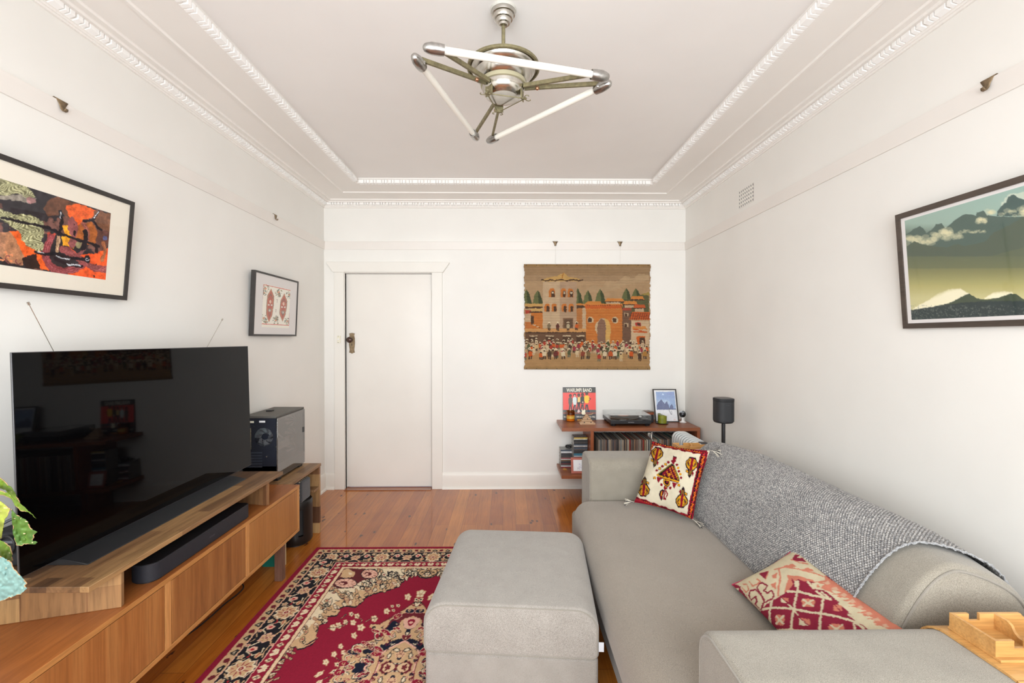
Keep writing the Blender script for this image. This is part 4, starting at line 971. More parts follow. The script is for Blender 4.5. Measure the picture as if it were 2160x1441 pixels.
# -- cream kilim cushion (traced in its own close-up frame: scale 6.55, origin 1300,900)
IV, RD, DK, OR, YE, OL = (206, 196, 172), (122, 20, 36), (36, 18, 26), (216, 100, 32), (198, 138, 30), (120, 112, 40)
cv = Cv(150, 120, 1400, 1420, 0.55, IV)
def bird(cx, cy, ang, s=1.0):
    c, n_ = math.cos(ang), math.sin(ang)
    T_ = lambda pts: [(cx + (x * c - y * n_) * s, cy + (x * n_ + y * c) * s) for x, y in pts]
    cv.poly(T_([(-42, -120), (42, -120), (50, -96), (84, -60), (86, -10), (46, 52), (30, 70), (24, 130), (0, 172), (-24, 130), (-30, 70), (-46, 52), (-86, -10), (-84, -60), (-50, -96)]), DK)
    cv.poly(T_([(-36, -96), (36, -96), (72, -52), (74, -14), (34, 44), (-34, 44), (-74, -14), (-72, -52)]), YE)
    cv.poly(T_([(-14, -110), (14, -110), (20, 60), (12, 120), (-12, 120), (-20, 60)]), RD)
    for sx in (-1, 1):
        cv.poly(T_([(sx * 46, -60), (sx * 66, -20), (sx * 40, 10), (sx * 30, -20)]), OL); cv.line(T_([(sx * 30, -80), (sx * 62, -40), (sx * 26, 0)]), 9 * s, DK)
        cv.ell(*T_([(sx * 44, -34)])[0], 9 * s, 9 * s, RD); cv.line(T_([(sx * 16, 50), (sx * 14, 120)]), 8 * s, OL)
    cv.poly(T_([(-6, 70), (6, 70), (0, 160)]), OL)
    cv.poly(T_([(26, 60), (54, 90), (60, 60), (44, 130), (26, 110)]), RD); cv.poly(T_([(-28, 70), (-62, 56), (-60, 86), (-28, 100)]), YE); cv.outl(T_([(-28, 70), (-62, 56), (-60, 86), (-28, 100)]), 5 * s, DK)
bird(555, 400, 0.22, 1.0); bird(1036, 545, 0.17, 1.02); bird(380, 850, PI + 0.1, 1.0); bird(905, 1000, PI + 0.12, 1.02)
# central tree motif
cv.poly([(780, 420), (830, 420), (830, 450), (812, 455), (830, 480), (806, 492), (800, 520), (770, 516), (765, 490), (748, 470), (778, 455)], RD); cv.line([(790, 412), (830, 425)], 12, DK)
cv.poly([(755, 508), (560, 660), (570, 688), (640, 712), (850, 772), (868, 770), (872, 720), (800, 530)], DK)
cv.poly([(760, 540), (640, 640), (640, 668), (836, 726), (846, 700), (800, 570)], RD)
cv.line([(752, 520), (566, 664)], 16, OL); cv.line([(798, 540), (862, 716)], 16, OL)
cv.line([(566, 668), (700, 716), (858, 760)], 22, YE); cv.line([(570, 684), (700, 733), (852, 775)], 8, DK)
rs = random.Random(5)
for r in range(7):
    for q in range(r + 2):
        f = (q + 0.5) / (r + 2); xx_ = 765 + (f - 0.5) * (30 + r * 34) + (r * -3); yy_ = 556 + r * 22 + f * r * 6
        cv.ell(xx_, yy_, 8, 10, YE if (q + r) % 2 else DK)
cv.ell(735, 660, 15, 15, YE)
for px_ in ((720, 492), (680, 520), (636, 548), (598, 576), (556, 606)): cv.ell(px_[0], px_[1], 18, 18, RD if px_[0] in (720, 636, 556) else YE)
cv.outl([(662, 508), (698, 508), (698, 536), (662, 536)], 4, DK); cv.outl([(580, 562), (614, 562), (614, 592), (580, 592)], 4, DK)
for px_ in ((836, 528), (854, 572), (866, 616), (882, 660), (893, 708)): cv.ell(px_[0], px_[1], 18, 18, RD if px_[0] in (836, 866, 893) else YE)
cv.ell(528, 706, 16, 20, YE); cv.outl([(512, 690), (542, 690), (542, 724), (512, 724)], 4, DK)
cv.poly([(556, 692), (644, 716), (600, 740), (580, 782), (566, 750)], RD); cv.poly([(770, 766), (846, 780), (820, 810), (800, 858), (780, 820)], RD)
cv.poly([(650, 720), (745, 742), (742, 800), (720, 830), (670, 815), (645, 780)], DK); cv.outl([(660, 732), (736, 750), (732, 792), (715, 812), (672, 800), (655, 774)], 13, YE); cv.ell(700, 768, 16, 14, RD)
cv.poly([(664, 815), (712, 830), (700, 862), (660, 880), (655, 850)], RD); cv.ell(688, 832, 9, 12, YE)
for px_ in ((622, 802), (745, 846)): cv.ell(px_[0], px_[1], 19, 19, RD)
cv.ell(862, 808, 17, 20, YE); cv.outl([(846, 792), (878, 792), (878, 826), (846, 826)], 4, DK)
cv.poly([(640, 865), (600, 890), (588, 930), (600, 980), (622, 1028), (640, 1000), (640, 960), (668, 880)], DK); cv.poly([(640, 885), (606, 920), (606, 970), (624, 1010), (632, 950), (652, 890)], RD); cv.line([(628, 900), (618, 950)], 14, YE)
cv.line([(676, 886), (652, 1000)], 16, RD); cv.line([(684, 884), (706, 930), (690, 970)], 16, RD); cv.ell(674, 996, 16, 18, RD)
# border band
TL_, TR2, BR2, BL2 = (500, 205), (1262, 352), (1046, 1310), (215, 1010)
def band(a, b, w, side, skip=()):
    A_, B_ = np.array(a, float), np.array(b, float); d = B_ - A_; L = np.hypot(*d); d /= L; n_ = np.array((-d[1], d[0])) * side
    wob = lambda t: 6 * math.sin(t * 0.045) + 3 * math.sin(t * 0.11)
    inn = [tuple(A_ + d * t + n_ * (w + wob(t))) for t in np.arange(0, L + 1, 12)]; out = [tuple(A_ + d * t + n_ * (-30)) for t in np.arange(0, L + 1, 12)]
    cv.poly(out + inn[::-1], RD); k = 0
    inn2 = [tuple(A_ + d * t + n_ * (w * 0.72 + wob(t))) for t in np.arange(0, L + 1, 12)]; out2 = [tuple(A_ + d * t + n_ * (w * 0.2)) for t in np.arange(0, L + 1, 12)]
    cv.poly(out2 + inn2[::-1], DK)
    for t in np.arange(14, L, 34):
        p = A_ + d * t + n_ * (w * 0.45); q = (k % 3 - 1) * 0.5
        cv.line([tuple(p - d * 10 + n_ * 8), tuple(p + d * 3 - n_ * 6), tuple(p + d * 12 + n_ * 7)], 9, OR if k % 4 else (196, 40, 40)); k += 1
band(TL_, TR2, 50, 1); band(TL_, BL2, 26, -1); band(BL2, BR2, 62, -1)
cv.poly([(1262, 340), (1310, 340), (1070, 1330), (1036, 1310), (1040, 1280)], IV)
wv = []
a_, b_ = np.array((1255, 352.)), np.array((1042, 1305.))
cv.poly([(1168, 368), (1268, 352), (1262, 400), (1196, 640), (1110, 1010), (1052, 1310), (975, 1240), (1000, 1060), (1040, 900), (1080, 720), (1120, 540)], RD)
cv.poly([(1186, 372), (1240, 372), (1180, 640), (1095, 1000), (1030, 1290), (990, 1230), (1060, 900), (1130, 560)], DK)
for k in range(27):
    t = k / 26.5; x_ = 1212 + (1010 - 1212) * t; y_ = 385 + 870 * t; s = 1 if k % 2 else -1
    cv.line([(x_ - 14 * s, y_ - 10), (x_ + 16 * s, y_ + 2), (x_ - 8 * s, y_ + 16)], 11, OR if k % 5 else (196, 50, 60))
cv.poly([(200, 960), (300, 1000), (390, 1040), (560, 1100), (800, 1180), (990, 1215), (985, 1228), (800, 1196), (540, 1116), (300, 1030), (205, 1000)], (150, 30, 44))
cv.warp(4, 22); cv.mottle(0.06, 90)
kc = [(0.893, 2.770, 0.808), (1.135, 2.52, 0.812), (0.988, 2.392, 0.476), (0.745, 2.640, 0.480)]
t, fo, F, nn = pillow('patterned_cushion', 'cream kilim cushion with red border and tassels at the far end of the sofa', kc, 0.05, cv, 6.55, 1300, 900, 'kilim_weave', (222, 212, 190), n=130, wav=0.006, seed=3)
rs = random.Random(2)
for ci, (ii, jj, dr) in enumerate(((0, 0, (-0.35, 0.3, 1.0)), (0, -1, (0.9, -0.3, 0.05)), (-1, 0, (-1.0, 0.2, 0.15)), (-1, -1, (0.55, -0.6, -0.35)))):
    c = Vector(F[ii, jj]); d0 = Vector(dr).normalized(); tm = {0: MB(), 1: MB()}
    for k in range(20):
        j = Vector((rs.uniform(-1, 1), rs.uniform(-1, 1), rs.uniform(-1, 1))) * 0.5; d = (d0 + j).normalized(); L = rs.uniform(0.036, 0.052)
        tm[k % 2].tube([c - d0 * 0.004, c + d0 * 0.012 + d * 0.004, c + d0 * 0.012 + d * L * 0.6 - Vector((0, 0, 0.003)), c + d0 * 0.010 + d * L - Vector((0, 0, 0.008))], 0.0019, 5)
    to_ = tm[0].build('tassel', plain('ivory_wool_strand', (214, 206, 190), 0.95), t)
    tm[1].build('dark_strands', plain('dark_wool_strand', (66, 64, 66), 0.95), to_)
# -- pink lumbar cushion (frame: scale 5.4, origin 1500,1140)
CR_, MG, PK = (206, 194, 164), (136, 40, 60), (200, 124, 102)
cv = Cv(180, 60, 2350, 1750, 0.5, CR_)
# serrated pink edge on the right
z_ = [(1290, 400), (1340, 480), (1190, 470), (1380, 520), (1290, 540), (1440, 600), (1390, 620), (1560, 650), (1420, 660), (1640, 760), (1560, 780), (1700, 800), (1740, 870), (1620, 880), (1860, 920), (1820, 960), (1930, 1010), (2060, 1030), (2400, 1300), (2500, 1200), (1480, 420), (1360, 360)]
cv.poly([(1180, 470), (1290, 500), (1240, 540), (1330, 580), (1400, 600), (1370, 560), (1480, 590), (1430, 640), (1560, 660), (1600, 690), (1560, 720), (1660, 740), (1640, 760), (1760, 800), (1720, 850), (1870, 880), (1850, 940), (2060, 1030), (2350, 1330), (2400, 1100), (1360, 430), (1300, 400), (1290, 470)], PK)
for k in range(11):
    x_ = 1290 + k * 95; y_ = 455 + k * 70
    cv.poly([(x_ - 110, y_ + 20), (x_ + 60, y_ - 10), (x_ + 80, y_ + 34)], PK); cv.poly([(x_ - 20, y_ + 24), (x_ + 40, y_ + 4), (x_ + 70, y_ + 38), (x_ + 30, y_ + 50)], CR_, 0.6)
# magenta field
fld = [(910, 430), (960, 470), (990, 440), (1060, 470), (1110, 460), (1190, 480), (1160, 500), (1220, 560), (1290, 570), (1460, 710), (1440, 720), (1540, 790), (1700, 950), (1800, 1030), (2100, 1350), (2200, 1750), (1000, 1750), (650, 1040), (560, 900), (540, 800), (580, 770), (640, 720), (780, 640), (890, 560), (930, 500)]
cv.poly([(860, 390), (930, 400), (1010, 410), (1080, 430), (1160, 450), (1240, 530), (1180, 560), (1000, 540), (900, 560), (830, 600), (850, 520), (880, 440)], PK)
cv.poly(fld, MG)
cv.outl([(500, 770)] * 2, 1, CR_)
for ln in ([(560, 790), (700, 765), (900, 775), (1130, 820), (1300, 840), (1450, 870), (1640, 930), (1740, 1010)], [(870, 580), (1000, 585), (1150, 625), (1290, 650), (1360, 670)], [(690, 1030), (820, 1020), (930, 1020), (1110, 1035), (1300, 1080), (1500, 1110)], [(990, 470), (985, 560), (960, 680), (935, 800), (920, 900), (905, 1040), (900, 1200)], [(1280, 640), (1262, 760), (1240, 900), (1235, 1030), (1220, 1250)], [(690, 690), (665, 800), (668, 900), (680, 1040)], [(1620, 920), (1640, 1040), (1660, 1200)], [(1100, 470), (1160, 540), (1200, 545), (1180, 490)]): cv.line(ln, 26, CR_)
cv.line([(1200, 580), (1300, 650), (1360, 670), (1260, 590)], 22, CR_); cv.line([(1560, 840), (1640, 900), (1720, 1000)], 20, CR_); cv.line([(880, 730), (930, 780), (990, 850)], 18, CR_)
for (x_, y_, w_, h_, kind) in ((1105, 710, 80, 50, 1), (780, 905, 58, 62, 1), (1425, 1010, 92, 64, 1), (840, 680, 44, 36, 2), (1065, 930, 64, 48, 2), (1440, 770, 48, 44, 2), (590, 930, 30, 46, 2), (1170, 520, 44, 36, 3), (965, 500, 34, 40, 3)):
    if kind == 1:
        cv.poly([(x_ - w_, y_ - h_ * .4), (x_ - w_ * .6, y_ - h_), (x_ + w_ * .8, y_ - h_ * .8), (x_ + w_, y_ - h_ * .1), (x_ + w_ * .7, y_ + h_), (x_ - w_ * .7, y_ + h_ * .9)], PK); cv.line([(x_ - w_ * .7, y_ - h_ * .7), (x_ + w_ * .7, y_ + h_ * .7)], 22, CR_); cv.line([(x_ + w_ * .7, y_ - h_ * .7), (x_ - w_ * .7, y_ + h_ * .7)], 22, CR_)
    elif kind == 2:
        cv.poly([(x_ - w_, y_ - h_), (x_ + w_, y_ - h_ * .6), (x_ + w_, y_ + h_), (x_ - w_, y_ + h_ * .7)], CR_ if x_ < 1200 else PK); cv.poly([(x_ - w_, y_ - h_), (x_ + w_, y_ - h_ * .6), (x_ + w_, y_ + h_)], PK); cv.line([(x_ - w_ * 1.1, y_ - h_ * 1.1), (x_ + w_ * 1.2, y_ + h_ * 1.2)], 12, MG)
    else: cv.poly([(x_ - w_ * .6, y_ - h_), (x_ + w_, y_ - h_ * .8), (x_ + w_ * .5, y_ + h_), (x_ - w_ * .4, y_ + h_ * .5)], CR_)
# scroll glyph
cv.outl([(565, 795), (500, 730), (520, 690), (505, 640), (450, 680), (430, 620), (450, 570), (500, 560), (560, 610), (520, 540), (550, 490), (590, 485), (640, 520), (600, 570), (640, 600), (690, 570), (715, 620), (700, 660), (640, 690), (590, 720)], 17, MG)
cv.line([(530, 560), (560, 600), (600, 680), (600, 700)], 17, MG)
# pale scroll and pink ribs at the top left
cv.line([(350, 540), (400, 590), (430, 560), (400, 500), (360, 500)], 14, PK); cv.line([(430, 470), (470, 520), (520, 500), (560, 470), (520, 440)], 14, PK)
cv.poly([(545, 375), (650, 345), (620, 440), (590, 420)], MG); cv.line([(655, 345), (620, 450)], 10, PK)
cv.line([(720, 330), (850, 300), (1000, 330), (1200, 380), (1330, 430)], 13, PK); cv.line([(770, 330), (790, 420), (770, 520), (760, 630)], 20, PK)
cv.poly([(800, 300), (930, 265), (970, 300), (860, 310)], PK); cv.poly([(1040, 330), (1110, 310), (1180, 355), (1100, 350)], PK); cv.poly([(690, 400), (760, 360), (740, 430), (700, 430)], PK); cv.poly([(680, 500), (740, 470), (740, 560), (690, 530)], PK)
cv.line([(910, 215), (1000, 250), (1100, 265)], 12, PK); cv.poly([(925, 200), (960, 160), (1010, 165), (980, 200), (1040, 200), (1090, 250), (930, 225)], MG)
cv.line([(985, 140), (1060, 160), (1200, 290), (1380, 450)], 26, MG)
# saw-tooth lower left edge
cv.poly([(200, 480), (320, 510), (420, 640), (540, 800), (680, 1060), (900, 1500), (500, 1500), (200, 700)], MG)
for k in range(9):
    x_ = 285 + k * 42; y_ = 560 + k * 62; cv.poly([(x_ - 26, y_ - 10), (x_ + 26, y_ - 20), (x_ + 30, y_ + 36), (x_ + 6, y_ + 50)], CR_)
cv.line([(335, 540), (440, 680), (560, 800)], 12, CR_)
cv.warp(5, 16, 8); cv.mottle(0.05, 50)
Bc, Lc, Tc, Rc = Vector((0.872, 1.235, 0.486)), Vector((0.887, 1.772, 0.468)), Vector((1.112, 1.738, 0.624)), Vector((1.115, 1.235, 0.622))
t, fo, F, nn = pillow('lumbar_cushion', 'magenta, pink and cream patterned cushion lying on the near end of the sofa', [Lc, Tc, Rc, Bc], 0.035, cv, 5.4, 1500, 1140, 'suzani_weave', (220, 208, 182), n=170, m=100, wav=0.003, seed=9, back_thick=0.012, pin=3.2)
MB().tube([Vector(F[0, j]) for j in range(0, 100, 3)], 0.004, 6).build('edge_piping', fabric('magenta_piping', (130, 34, 56), (156, 48, 72)), t)

# bamboo arm trays
def tray(name, label, y0, dx, ay0, ay1, far=False):
    t = thing(name, label, 'tray', (1.21 + dx, (ay0 + ay1) / 2, AZ))
    x0, x1 = 1.118 + dx, 1.452 + dx; mb = MB(); zt_ = AZ + 0.001; th_ = 0.006; r_y, r_z = 0.079, 0.074
    mb.box(x0, x1, ay0 + (0.012 if far else 0.0752), ay1 - 0.0752, zt_, zt_ + th_)
    def sl(ca, sgn, yc):
        if far and sgn < 0: return
        steps = 7
        for k in range(steps):
            a0 = k * (PI / 2) / steps; a1 = (k + 0.9) * (PI / 2) / steps
            def pt(a, o): return (yc + sgn * (r_y + o) * math.sin(a), AZ + 0.001 - r_z + (r_z + o) * math.cos(a))
            q = [pt(a0, 0), pt(a1, 0), pt(a1, th_), pt(a0, th_)]; mb.prism(q if sgn > 0 else q[::-1], 'yz', x0, x1)
        y_ = yc + sgn * (r_y + 0.0008)
        for k in range(7):
            z1 = AZ - 0.076 - k * 0.015; mb.box(x0, x1, min(y_, y_ + sgn * th_), max(y_, y_ + sgn * th_), z1 - 0.0135, z1)
    sl(0, 1, ay1 - 0.075); sl(0, -1, ay0 + 0.075)
    mb.build('slatted_mat', 'bamboo', t)
    zb = zt_ + th_; X0 = 1.138 + dx; Y0, Y1 = y0, y0 + 0.111; w = 0.0068; zt2 = zb + 0.0435
    MB().box(X0, x1 - 0.004, Y0 - 0.012, Y1 + 0.004, zb, zb + 0.006).build('tray_base', 'bamboo', t, bevel=0.0008)
    MB().box(X0, X0 + w, Y0 + w, Y1 - w, zb + 0.006, zt2).build('side_wall', 'bamboo', t, bevel=0.0006)
    def notched(ya_, yb_):
        z0 = zb + 0.006; n0, n1, zn = X0 + 0.044, X0 + 0.072, zb + 0.026; xe = x1 - 0.006
        return MB().prism([(X0, z0), (xe, z0), (xe, zt2 - 0.012), (xe - 0.12, zt2 - 0.012), (xe - 0.13, zt2), (n1, zt2), (n1, zn), (n0, zn), (n0, zt2), (X0, zt2)], 'xz', ya_, yb_)
    notched(Y1 - w, Y1).build('back_wall', 'bamboo', t); notched(Y0, Y0 + w).build('front_wall', 'bamboo', t)
    xd = X0 + 0.109
    MB().prism([(Y1 - w, zb + 0.006), (Y1 - w, zt2), (Y1 - 0.036, zt2), (Y1 - 0.046, zt2 - 0.006), (Y1 - 0.052, zt2 - 0.018), (Y1 - 0.062, zt2 - 0.026), (Y0 + w, zt2 - 0.028), (Y0 + w, zb + 0.006)], 'yz', xd, xd + w).build('divider', 'bamboo', t)
    MB().box(x1 - 0.006 - w, x1 - 0.006, Y0 + w, Y1 - w, zb + 0.006, zt2 - 0.012).build('side_wall', 'bamboo', t)
    return t
tray('arm_tray', 'bamboo armrest tray with notched walls on the near arm of the sofa', 1.040, 0.0, AY0, AY1)
tray('arm_tray', 'bamboo armrest tray with notched walls on the far arm of the sofa', 2.935, -0.022, BY0, BY1, True)
pk = thing('pink_pouch', 'small coral pink item lying on the far bamboo tray', 'pouch', (1.29, 2.905, 0.70))
MB().rbox(1.205, 1.335, 2.893, 2.921, AZ + 0.0125, AZ + 0.034, (0.03, 0.010, 0.009), 6, res=3).build('pouch_body', plain('coral_plastic', (216, 104, 84), 0.35, var=0.15, vs=40), pk)
MB().rbox(1.210, 1.330, 2.896, 2.924, AZ + 0.029, AZ + 0.039, (0.03, 0.009, 0.0045), 5, res=3).build('pale_top', plain('pale_pink_film', (206, 170, 160), 0.3), pk)
MB().box(1.196, 1.345, 2.890, 2.922, AZ + 0.0073, AZ + 0.0125).build('cream_card', plain('cream_card', (204, 190, 146), 0.6), pk)

# ================================================================== OTTOMAN
ot = thing('ottoman', 'square light grey fabric ottoman with a thick top cushion on the rug', 'ottoman', (0.045, 2.045, 0), rotz=math.radians(-4.6))
OM = WM[ot.name]
MB().loaf('y', -0.333, 0.325, -0.332, 0.326, 0.052, 0.238, 0.02, 0.012, 0.02, 0.016, M=OM).build('base', 'ottoman', ot)
ob_ = MB().loaf('y', -0.345, 0.335, -0.338, 0.328, 0.238, 0.432, 0.085, 0.080, 0.022, 0.016, M=OM, crown=0.010); oc = ob_.build('top_cushion', 'ottoman', ot)
for r_ in ob_.seam: MB().tube(r_, 0.0030, 6, closed=True).build('piping', 'piping', oc)
MB().box(0.326, 0.346, -0.334, -0.332, 0.268, 0.303, OM).build('care_tag', plain('white_care_tag', (205, 207, 212), 0.6), oc)
for x in (-0.27, 0.27):
    for y in (-0.27, 0.27): MB().cyl(OM @ Vector((x, y, 0.0108)), OM @ Vector((x, y, 0.055)), 0.02, 0.024, n=14).build('leg', 'black', ot)

# ================================================================== RUG
CRI, TAN, INK, CRM, MRN, PNK = (140, 32, 54), (204, 168, 128), (36, 35, 40), (226, 208, 176), (108, 40, 48), (224, 176, 156)
RX, RY, RHX, RHY = -0.480, 1.970, 0.815, 1.142
st_ = Cv(0, 0, 400, 292, 1.0, CRI)
st_.rect(0, 30, 400, 78, TAN); st_.rect(0, 76, 400, 80, PNK)
for k in range(9):
    c = 25 + k * 50 - 25
    if k % 2: st_.poly([(c - 14, 44), (c + 10, 40), (c + 15, 56), (c + 2, 68), (c - 15, 62)], MRN); st_.line([(c - 22, 70), (c - 8, 66)], 4, MRN)
    else: st_.poly([(c - 22, 66), (c - 4, 38), (c + 22, 60), (c + 16, 72), (c - 14, 72)], INK); st_.poly([(c - 11, 62), (c - 2, 48), (c + 10, 62)], CRM); st_.line([(c - 4, 56), (c + 4, 66)], 4, INK)
st_.rect(0, 80, 400, 211, INK)
def blob(cv_, x, y, r, c1, c2, c3, n=8, seed=0):
    rs_ = random.Random(seed); pts_ = []
    for k in range(n * 4):
        a = 2 * PI * k / (n * 4); rr_ = r * (1 + 0.16 * math.cos(a * n) + rs_.uniform(-0.05, 0.05)); pts_.append((x + rr_ * math.cos(a), y + rr_ * math.sin(a)))
    cv_.poly(pts_, c2); cv_.poly([(x + (a - x) * 0.82, y + (b - y) * 0.82) for a, b in pts_], c1)
    for k in range(n):
        a = 2 * PI * k / n + 0.3; cv_.line([(x + r * 0.35 * math.cos(a), y + r * 0.35 * math.sin(a)), (x + r * 0.72 * math.cos(a + 0.25), y + r * 0.72 * math.sin(a + 0.25))], max(2.2, r * 0.08), c3)
    cv_.ell(x, y, r * 0.3, r * 0.3, c2); cv_.ell(x, y, r * 0.2, r * 0.2, c3); cv_.ell(x, y, r * 0.09, r * 0.09, c1)
def curl(cv_, x, y, r, ang, col, w, turns=0.8, sgn=1):
    pts_ = [(x + r * (1 - t * 0.75) * math.cos(ang + sgn * t * turns * 2 * PI), y + r * (1 - t * 0.75) * math.sin(ang + sgn * t * turns * 2 * PI)) for t in np.linspace(0, 1, 14)]
    cv_.line(pts_, w, col)
for x in (0, 400): blob(st_, x, 146, 56, TAN, CRM, CRI, 9, 1)
blob(st_, 200, 150, 34, TAN, PNK, MRN, 6, 2)
for sx in (1, -1):
    X_ = lambda v: 200 + sx * v
    st_.line([(X_(30), 130), (X_(60), 100), (X_(95), 110), (X_(120), 150), (X_(100), 180), (X_(70), 175)], 6, CRM); st_.line([(X_(20), 180), (X_(50), 195), (X_(90), 190), (X_(130), 198)], 6, TAN)
    st_.poly([(X_(60), 120), (X_(86), 104), (X_(100), 128), (X_(84), 150), (X_(64), 142)], PNK); st_.poly([(X_(70), 124), (X_(84), 116), (X_(88), 134), (X_(76), 138)], (176, 44, 52))
    st_.poly([(X_(96), 168), (X_(126), 158), (X_(138), 176), (X_(112), 192)], TAN); st_.line([(X_(104), 174), (X_(128), 170)], 4, (176, 44, 52))
    blob(st_, X_(128), 104, 15, TAN, CRM, MRN, 5, 3); blob(st_, X_(52), 92, 11, CRM, TAN, (176, 44, 52), 5, 4); blob(st_, X_(48), 200, 10, TAN, PNK, CRI, 5, 7)
    st_.line([(X_(140), 130), (X_(156), 112), (X_(172), 92)], 5, TAN); st_.line([(X_(150), 190), (X_(176), 200)], 5, PNK); st_.ell(X_(146), 150, 6, 5, TAN)
    st_.line([(X_(108), 132), (X_(118), 140), (X_(134), 134)], 4, (176, 44, 52)); st_.line([(X_(10), 100), (X_(30), 88)], 5, TAN)
st_.rect(0, 208, 400, 213, PNK); st_.rect(0, 213, 400, 268, CRI)
for k in range(9):
    c = k * 50
    if k % 2: blob(st_, c, 240, 15, CRM, TAN, MRN, 4, 9); st_.ell(c, 240, 6, 6, INK); st_.ell(c, 240, 3, 3, TAN)
    else: st_.poly([(c - 26, 232), (c - 8, 222), (c, 236), (c + 8, 222), (c + 26, 234), (c + 16, 256), (c - 12, 258)], CRM); st_.line([(c - 10, 240), (c + 10, 246)], 3, TAN)
st_.rect(0, 267, 400, 270, MRN); st_.rect(0, 270, 400, 287, (224, 196, 160)); st_.rect(0, 287, 400, 292, MRN)
# field, drawn for one quarter in the close-up frame (scale 4.953, origin 640,1150)
fd = Cv(-1150, 150, 1420, 1560, 0.5, CRI)
Bt = lambda x, y: ((x / 6.75 - 220) * 4.953, (90 + y / 6.75) * 4.953)
sp_poly = [(390, 200), (1500, 200), (1500, 290), (1440, 300), (1390, 350), (1300, 362), (1215, 345), (1180, 310), (1100, 340), (1050, 370), (1000, 440), (900, 480), (820, 500), (740, 520), (650, 555), (600, 620), (540, 660), (430, 650), (330, 690), (380, 700), (350, 750), (240, 760), (250, 820), (160, 850), (150, 920), (130, 960), (140, 1000), (60, 1060), (0, 1080), Bt(1700, 720), Bt(1620, 820), Bt(1500, 880), Bt(1400, 900), Bt(1380, 860), Bt(1240, 900), (-1150, 1200), (-1150, 200)]
fd.poly([(x, y + 14) for x, y in sp_poly], INK); fd.poly(sp_poly, TAN)
ground = [(390, 200), (1480, 200), (1440, 285), (1210, 300), (1100, 320), (900, 360), (760, 420), (600, 480), (480, 530), (330, 620), (200, 720), (60, 880), (-60, 1000), Bt(1300, 780), Bt(1200, 880), (-1150, 1200), (-1150, 200)]
fd.poly(ground, CRM)
rs = random.Random(12)
for k in range(210):
    x = rs.uniform(-560, 1450); t = rs.random(); yb_ = np.interp(x, [-600, -330, 0, 240, 540, 740, 1000, 1100, 1450], [1450, 1330, 1050, 800, 620, 500, 400, 350, 310]); yt_ = np.interp(x, [-600, 0, 390, 1450], [1500, 790, 262, 262])
    if yb_ < yt_ + 10: continue
    y = yt_ + (yb_ - yt_) * t; r = rs.uniform(12, 26); a = rs.uniform(0, 6.28)
    kind = rs.random()
    if kind < 0.5: fd.ell(x, y, r * 1.4 + 6, r * 0.62 + 6, INK, a); fd.ell(x, y, r * 1.4, r * 0.62, TAN if rs.random() < 0.6 else CRM, a); fd.ell(x, y, r * 0.5, r * 0.2, rs.choice([MRN, PNK, CRI]), a)
    elif kind < 0.85: curl(fd, x, y, r * 1.3, a, INK, 12, 0.9, rs.choice((1, -1))); curl(fd, x + 5, y + 3, r * 1.05, a, CRM, 5, 0.7)
    else: fd.line([(x - r, y - r * .4), (x, y + r * .2), (x + r, y - r * .1)], 7, rs.choice([MRN, INK]))
# corner palmette
fd.poly([(390, 262), (560, 262), (700, 268), (790, 300), (770, 350), (700, 372), (620, 385), (560, 420), (540, 445), (470, 470), (360, 470), (300, 440), (310, 390), (350, 330)], (96, 42, 46))
fd.poly([(420, 275), (470, 262), (540, 300), (520, 350), (450, 360), (380, 350)], TAN); fd.poly([(400, 340), (440, 300), (480, 320), (430, 372)], TAN)
for (x, y, rx, ry) in ((690, 318, 84, 46), (440, 415, 110, 46)):
    fd.ell(x, y, rx + 9, ry + 8, INK); fd.ell(x, y, rx, ry, PNK)
    for k in range(11): a = 2 * PI * k / 11; fd.line([(x + rx * .55 * math.cos(a), y + ry * .55 * math.sin(a)), (x + rx * .98 * math.cos(a), y + ry * .98 * math.sin(a))], 5, (150, 96, 78))
    fd.ell(x - rx * .2, y, rx * .42, ry * .45, (96, 42, 46)); fd.ell(x - rx * .34, y + ry * .08, rx * .22, ry * .22, PNK)
fd.ell(490, 315, 20, 13, CRM)
# edge cartouche and flower sprays
for sx in (-1, 1):
    X_ = lambda v: 1300 + sx * v
    fd.line([(X_(0), 290), (X_(60), 280), (X_(95), 310), (X_(50), 350), (X_(0), 356)], 26, INK); fd.line([(X_(0), 290), (X_(60), 282), (X_(88), 310), (X_(48), 345), (X_(0), 352)], 15, TAN)
blob(fd, 1300, 325, 34, CRM, INK, MRN, 5, 3)
def spray(pts_, r=20, seed=1):
    rs_ = random.Random(seed)
    for i, (x, y) in enumerate(pts_):
        a = rs_.uniform(0, 3); fd.ell(x, y, r * 1.25 + 5, r * .8 + 5, INK if i % 3 else MRN, a); fd.ell(x, y, r * 1.25, r * .8, CRM if i % 2 else TAN, a); fd.line([(x - r * .5, y), (x + r * .5, y + 2)], 4, rs_.choice([MRN, (170, 130, 100)]))
spray([(790, 400), (840, 370), (900, 395), (950, 420), (880, 440), (830, 450), (930, 455), (990, 435), (845, 490)], 19, 2)
spray([(450, 590), (500, 560), (560, 555), (490, 620), (600, 590), (430, 640), (560, 625), (330, 660)], 20, 3)
spray([(120, 790), (180, 780), (230, 770), (130, 850), (130, 900), (230, 810)], 16, 4)
spray([(700, 505), (745, 485), (655, 538)], 18, 5); spray([(1060, 345), (1075, 365)], 16, 6)
for p_ in ((1240, 900), (1310, 905), (1200, 990), (1180, 1080), (1340, 960), (1300, 1040), (1140, 1160), (1040, 1260), (1080, 1320), (980, 1330)):
    x, y = Bt(*p_); fd.ell(x, y, 26, 17, INK); fd.ell(x, y, 18, 11, TAN); fd.ell(x, y, 6, 5, INK)
